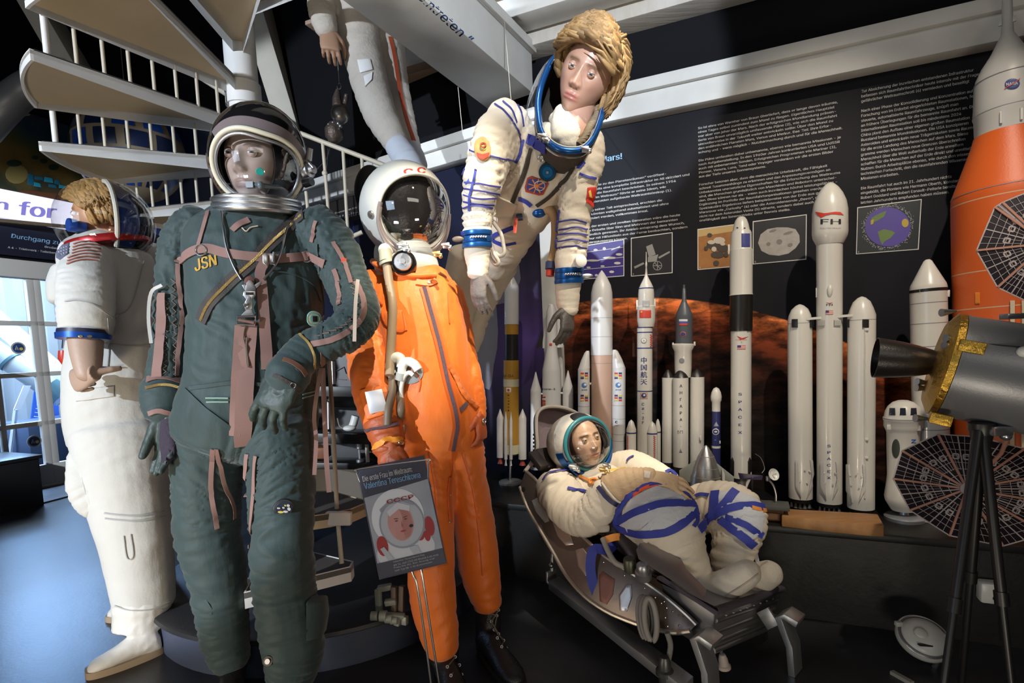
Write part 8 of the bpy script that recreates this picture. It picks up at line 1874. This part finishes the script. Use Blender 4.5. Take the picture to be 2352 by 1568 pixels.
for i in range(7):
    a = i*.9; m = MB(); p = P(768+14*cos(a), 290+8*sin(a), 3.17); m.ell(p, (.011,)*3, None, 10, 8); m.build('thruster', dull, e)
for a in ([(755, 312, 3.2), (751, 380, 3.1), (746, 398, 3.0)], [(760, 318, 3.2), (752, 360, 3.15), (722, 395, 3.0)]): rope(pp(*a), .0022, 6).build('stay_wire', dull, e)
m = MB(); m.tube([P(779, 192, 3.2), V((P(779, 192, 3.2).x, P(779, 192, 3.2).y, 4.58))], .0012, 6); tag(m.build('suspension_wire', M('wire_pale', (.5, .47, .42), .5)), 'thin wire from the roof down to the small satellite', 'wire')
# blue cell-covered globe behind the stair
gc_ = P(300, 352, 4.2); e = empty('solar_cell_globe', gc_, 'round satellite model covered with blue solar cells behind the stair treads', 'satellite model')
gm_ = M('globe_tan', (.24, .19, .13), .6); R_ = S(108, 4.3)
m = MB(); m.ell(gc_, (R_,)*3, None, 40, 28); m.build('shell', gm_, e)
rnd = random.Random(11)
for band, (t0, t1) in enumerate(((.62, .95), (1.0, 1.35), (1.42, 1.72), (1.78, 2.1), (2.15, 2.5))):
    k = 12
    for j in range(k):
        a0 = 2*pi*j/k+.12+band*.2; a1 = a0+2*pi/k*.72
        if sin((a0+a1)/2) > .15: continue
        m = MB(); m.rings([[gc_+V((cos(a)*sin(t), sin(a)*sin(t), cos(t)))*R_*1.012 for a in np.linspace(a0, a1, 6)] for t in np.linspace(t0, t1, 6)], False, False); m.build('solar_panel', M('cell_blue', (.012, .055, .28), .3, bump=(40, .2)) if rnd.random() < .6 else M('cell_navy', (.010, .018, .06), .3), e, fix=False)
m = MB(); m.tube([gc_+V((0, 0, R_)), V((gc_.x, gc_.y, 4.58))], .003, 6); m.build('hanging_wire', dull, e)
m = MB(); m.lathe([(0, 0), (S(150, 4.6), 0), (S(150, 4.6), .03), (0, .05)], P(430, 420, 4.75), V((.1, -.9, -.35)).normalized(), 44)
dk = empty('blue_disc_panel', P(430, 420, 4.8), 'large round deep blue panel in the dark behind the lowest stair rods', 'panel'); m.build('disc', M('deep_blue_panel', (.008, .02, .085), .35), dk)
# yellow cables and clip along the roof
yl = M('yellow_cable', (.42, .33, .03), .5)
for i, (a, lab) in enumerate((([(1552, 20, 3.5), (1560, 108, 3.3), (1600, 112, 3.3), (1660, 100, 3.3), (1720, 68, 3.3), (1748, 40, 3.3)], 'yellow cable sagging in the dark gap under the ceiling boards'), ([(1550, 20, 3.5), (1556, 105, 3.4), (1590, 125, 3.4), (1630, 138, 3.4), (1680, 140, 3.4)], 'short yellow cable end crossing below the sagging one'), ([(1775, 104, 2.72), (1850, 75, 2.66), (1950, 52, 2.58), (2060, 28, 2.50), (2180, -4, 2.4)], 'yellow cable lying along the top of the right lintel beam'))):
    a = pp(*a)
    if i < 2: a = [V((a[0].x, a[0].y, 4.59))]+a
    tag(rope(a, .010, 8).build('yellow_cable', yl), lab, 'cable')
e = empty('cable_clip', P(1856, 86, 2.62), 'grey metal cable clip on top of the right lintel beam', 'clip'); m = MB(); m.box(P(1856, 80, 2.60), (.05, .03, .035), (U1, N1, ZV)); m.build('clamp', dull, e, bevel=.004); m = MB(); m.box(P(1856, 98, 2.60), (.03, .02, .02), (U1, N1, ZV)); m.build('foot', dull, e, bevel=.003)
# ----------------------------------------------------------------- cargo spacecraft with fan solar wings on a tripod
CYG = empty('spacecraft_model', P(2260, 985, 1.5), 'grey cylindrical spacecraft model with gold foil ends and black engine bell', 'spacecraft model')
ca = V((.82, -.54, -.25)).normalized(); c0 = P(2176, 838, 1.52); cr_ = .142
foil = M('gold_foil', (.55, .33, .055), .28, .9, bump=(26, 1.0, (1, 1, 1), 6)); cgrey = M('spacecraft_grey', (.20, .205, .22), .36, .35, bump=(200, .05))
m = MB(); m.lathe([(cr_, 0), (cr_, .42), (cr_*.93, .44)], c0, ca, 64, False); m.build('hull', cgrey, CYG)
m = MB(); m.lathe([(.02, -.030), (cr_*.8, -.030), (cr_*1.02, -.012), (cr_*1.03, .004), (cr_, .006)], c0, ca, 64); m.build('foil_end', foil, CYG)
m = MB(); m.lathe([(cr_*.98, .40), (cr_*1.01, .405), (cr_*.75, .52), (0, .52)], c0, ca, 56); m.build('foil_end', foil, CYG)
for f_ in (.006, .40): 
    m = MB(); m.lathe([(cr_, f_), (cr_*1.015, f_), (cr_*1.015, f_+.006), (cr_, f_+.006)], c0, ca, 64, False); m.build('hull_ring', cgrey, CYG)
bell = M('bell_black', (.016, .013, .012), .3, bump=(200, .1)); b0 = c0-ca*.03; bx = (P(2010, 821, 1.62)-P(2172, 834, 1.55)).normalized()
m = MB(); Lb = (P(2010, 821, 1.62)-P(2172, 834, 1.55)).length; m.lathe([(.014, 0), (.024, .004), (.026, .012), (.036, Lb*.2), (.046, Lb*.42), (.053, Lb*.65), (.0575, Lb*.85), (.060, Lb), (.058, Lb), (.045, Lb*.45), (.02, .03)], P(2172, 834, 1.55), bx, 48, False); m.build('engine_bell', bell, CYG)
sil = M('thruster_silver', (.50, .52, .55), .25, .9)
for (x0, y0, x1, y1, d) in ((2196, 714, 2162, 718, 1.50), (2206, 778, 2172, 776, 1.44), (2204, 795, 2168, 793, 1.44), (2134, 962, 2102, 960, 1.50), (2136, 880, 2106, 876, 1.60), (2136, 892, 2104, 890, 1.60)):
    a, b = P(x0, y0, d), P(x1, y1, d); m = MB(); m.tube([a, a+(b-a)*.25, a+(b-a)*.6, b], [.003, .005, .008, .011], 18); m.build('thruster', sil, CYG)
x_, y_, _ = frame(ca)
def gbox(px, py, d, s, nm='foil_box'): m = MB(); m.box(P(px, py, d), s, (ca, y_, x_)); return m.build(nm, foil, CYG, bevel=.004)
gbox(2230, 796, 1.40, (.055, .03, .05)); gbox(2160, 962, 1.46, (.05, .03, .035))
m = MB(); m.bar(P(2256, 789, 1.385), P(2352, 797, 1.34), .003, .003); m.build('hull_seam', bell, CYG)
m = MB(); m.ell(P(2350, 808, 1.34), (.014,)*3, None, 12, 8); m.build('fitting', plastic_w, CYG); m = MB(); m.box(P(2330, 726, 1.45), (.06, .03, .015)); m.build('top_fitting', sil, CYG, bevel=.003)
m = MB(); m.box(P(2292, 988, 1.42), (.05, .04, .025)); m.ell(P(2310, 1000, 1.42), (.014, .014, .014), None, 12, 8); m.build('base_fitting', sil, CYG, bevel=.004)
cell = M('solar_cell_dark', (.013, .009, .013), .25); grid = M('panel_grid', (.42, .36, .36), .5); ribm = M('panel_rib', (.40, .20, .15), .5)
def fanwing(cx, cy, corners, d, nn, lab):
    c = P(cx, cy, d); n = nn.normalized()
    m = MB(); m.lathe([(0, 0), (.018, 0), (.018, .010), (0, .012)], c+n*.002, n, 24); e = m.build('solar_wing', grid, CYG); e['label'] = lab
    pl = lambda u, v, o=0: on_plane(u, v, c, n)+n*o
    for i in range(len(corners)):
        a, b = corners[i], corners[(i+1) % len(corners)]; A, B = pl(*a), pl(*b)
        m = MB(); m.prism([c+(A-c)*.06, A, B, c+(B-c)*.06], n*.004); g = m.build('gore', cell, e)
        m = MB(); o = n*.0052
        def ln(p, q, w): m.bar(p+o, q+o, w, .0012, n)
        ln(A, B, .0035)
        for s in (.0, 1.0): 
            q = A+(B-A)*s; ln(c+(q-c)*.06, q, .0022)
        ln(c+(A+(B-A)*.5-c)*.06, A+(B-A)*.5, .0030)
        for t in (.25, .37, .49, .61, .73, .86): ln(c+(A-c)*t, c+(B-c)*t, .0013)
        for s in (.17, .33, .67, .83):
            q = A+(B-A)*s; ln(c+(q-c)*.35, q, .0010)
        for s in (.28, .72):
            q = c+(A+(B-A)*s-c)*.60; r_ = (B-A).normalized(); t_ = n.cross(r_); 
            for k in range(4):
                p0 = q+(r_*(1 if k in (0, 3) else -1)+t_*(1 if k < 2 else -1))*.007; k2 = (k+1) % 4; p1 = q+(r_*(1 if k2 in (0, 3) else -1)+t_*(1 if k2 < 2 else -1))*.007; ln(p0, p1, .004)
        m.build('cell_grid', grid, e)
        m = MB(); m.bar(c+(A-c)*.05+n*.007, A+n*.007, .006, .004, n); m.build('rib', ribm, e)
    return e
fanwing(2218, 1122, [(2152, 997), (2070, 1035), (2050, 1099), (2088, 1171), (2179, 1229), (2301, 1253), (2400, 1225), (2440, 1160), (2425, 1085), (2350, 1030), (2244, 1003)], 1.62, V((-.30, -.92, .22)), 'fan shaped dark solar wing below the grey spacecraft, behind the tripod')
fanwing(2400, 560, [(2300, 466), (2283, 477), (2241, 576), (2289, 660), (2352, 690), (2440, 690), (2520, 640), (2540, 550), (2500, 460), (2400, 425)], 1.62, V((-.35, -.93, .05)), 'fan shaped dark solar wing above the grey spacecraft before the orange rocket')
m = MB(); m.tube([P(2330, 965, 1.46), P(2300, 1040, 1.60), P(2222, 1122, 1.625)], .006, 10); m.build('wing_arm', ribm, CYG)
m = MB(); m.tube([c0+ca*.40, P(2400, 560, 1.625)], .006, 10); m.build('wing_arm', ribm, CYG)
TP = empty('tripod', onfloor(2235, 1.5), 'black tripod carrying the grey spacecraft model at the right', 'tripod')
tb = M('tripod_black', (.012, .011, .012), .4); ap_ = P(2255, 985, 1.44)
m = MB(); m.lathe([(.020, -.05), (.024, -.02), (.030, 0), (.030, .016), (.018, .02)], ap_, ZV, 20); m.build('head', tb, TP)
for a, b in (((2247, 990, 1.43), (2158, 1640, 1.34)), ((2257, 995, 1.46), (2206, 1600, 1.62)), ((2258, 990, 1.43), (2330, 1640, 1.38))):
    p, q = P(*a), P(*b); q = p+(q-p)*(p.z/(p.z-q.z)); m = MB(); m.tube([p, p+(q-p)*.5], .0125, 12); m.tube([p+(q-p)*.48, q+V((0, 0, .004))], .009, 12); lgq = m.build('leg', tb, TP)
    m = MB(); m.tube([p+(q-p)*.47, p+(q-p)*.51], .016, 12); m.build('leg_clamp', tb, lgq)
# ----------------------------------------------------------------- round lamp on the floor
q = P(2120, 1466, 1.86); e = empty('floor_spotlight', V((q.x, q.y, 0)), 'small round white spotlight lying on the black floor at lower right', 'spotlight')
n = V((-.10, -.55, .83)).normalized(); wl = M('lamp_white', (.42, .43, .41), .4)
m = MB(); x, y, z = frame(n); rr = S(54, 1.86)
m.lathe([(0, -.05), (rr*.55, -.045), (rr*.85, -.02), (rr, -.006), (rr*1.02, .004), (rr*.98, .012)], q, n, 44); m.build('housing', wl, e)
m = MB(); m.lathe([(rr*1.0, .006), (rr*.93, .014), (rr*.86, .012), (rr*.86, .018)], q, n, 44, False); m.build('bezel', dull, e)
m = MB(); m.ell(q+n*.008, (rr*.86, rr*.86, rr*.42), (x, y, n), 40, 14, 0, pi/2); m.build('dome', M('lamp_dome', (.50, .50, .48), .35), e)
m = MB(); m.ell(q+n*(.008+rr*.40)-y*.0+V((-.02, 0, .0)), (.020, .020, .006), (x, y, n), 20, 8); m.build('dome_cap', M('lamp_dome', (.50, .50, .48), .35), e)
m = MB(); m.bar(P(2110, 1480, 1.81), P(2140, 1482, 1.81), .012, .004); m.build('front_slot', black_mat, e)
for u, v in ((2064, 1432), (2138, 1500), (2166, 1460)): m = MB(); m.box(P(u, v, 1.84), (.022, .016, .016)); m.build('clip', wl, e, bevel=.003)
rope([P(2146, 1500, 1.84), P(2152, 1518, 1.84), on_z(2146, 1532, .006)], .008, 10).build('foot', dull, e)
m = MB(); m.prism([on_z(2044, 1548, .0), on_z(2052, 1546, 0), on_z(2100, 1572, 0), on_z(2090, 1574, 0)], V((0, 0, .012))); tag(m.build('metal_strip', M('strip_grey', (.30, .29, .27), .5)), 'short pale metal strip lying on the floor at bottom right', 'strip')
# ================================================================= light
w = bpy.data.worlds.new('world'); SC.world = w; w.use_nodes = True
w.node_tree.nodes['Background'].inputs['Color'].default_value = (.35, .4, .5, 1); w.node_tree.nodes['Background'].inputs['Strength'].default_value = .05
def aim(o, to):
    d = V(to)-o.location; o.rotation_euler = d.to_track_quat('-Z', 'Y').to_euler()
def spot(loc, to, power, deg, col=(1, .86, .68), blend=.35, r=.03):
    l = bpy.data.lights.new('unseen_spot_lamp', 'SPOT'); l.energy = power; l.spot_size = radians(deg); l.color = col; l.spot_blend = blend; l.shadow_soft_size = r
    o = bpy.data.objects.new('unseen_spot_lamp', l); COL.objects.link(o); o.location = loc; aim(o, to); return o
def area(name, loc, to, power, sx, sy, col):
    l = bpy.data.lights.new(name, 'AREA'); l.energy = power; l.shape = 'RECTANGLE'; l.size = sx; l.size_y = sy; l.color = col
    o = bpy.data.objects.new(name, l); COL.objects.link(o); o.location = loc; aim(o, to); return o
DAY = (.74, .86, 1.0)
c = W3P+U3*.2
area('daylight_hall', c-N3*1.9+V((0, 0, 3.3)), c-N3*1.6+V((0, 0, 0)), 430, 4.0, 1.6, DAY)
area('daylight_door', c-N3*2.6+V((0, 0, 2.7)), c+N3*1.6+V((0, 0, .0)), 450, 3.5, 1.2, (.34, .58, 1.0))
# assumed cool daylight coloured flood lamps high behind the photographer
spot((-3.6, -2.6, 2.50), P(380, 580, 2.5), 1400, 36, (.82, .90, 1.0), .12, .04)
spot((.2, -2.2, 2.45), V((.32, 2.6, 2.48)), 1000, 18.5, (.84, .91, 1.0), .12, .04)
spot((-2.6, -.7, 2.46), V((-4.3, 5.3, 1.4)), 900, 30, (.86, .92, 1.0), .3, .04)  # extra spot added to brighten the door frame
area('assumed_window_light', V((-4.2, -2.4, 2.0)), V((-.4, 2.4, 1.1)), 38, 1.8, 2.0, (.60, .78, 1.0))  # assumed cool window light from behind the camera; no window is modelled there
area('room_fill', V((1.2, -3.2, 3.4)), V((.3, 2.4, .9)), 26, 3.0, 1.0, (1, .92, .82))  # added soft front fill for the whole room
# added upward fill for the undersides of stair and beams, not real lamps
area('underside_fill', V((-1.7, .4, .12)), V((-1.5, 2.6, 2.6)), 20, .5, .25, (1, .84, .62))
area('underside_fill', V((.55, .1, .10)), V((.1, 2.3, 2.9)), 9, .5, .25, (1, .88, .70))
# assumed museum spotlights under the roof, their fittings not modelled
spot((.30, .55, 3.5), P(972, 720, 1.94), 680, 15, (1, .88, .68), .9)
spot((.62, 1.1, 3.5), P(1385, 1060, 2.3), 430, 15, (1, .88, .70), .6)
spot((.95, .25, 3.2), P(1240, 640, 1.9), 230, 18, (1, .88, .72), .6)
spot((1.0, .2, 3.7), P(1760, 760, 2.5), 330, 38, (1, .88, .72), .6)
spot((-.1, 1.0, 3.9), P(1330, 900, 2.9), 120, 30, (1, .90, .78), .5)
SC.view_settings.view_transform = 'Standard'; SC.view_settings.look = 'None'; SC.view_settings.exposure = 0; SC.view_settings.gamma = 1
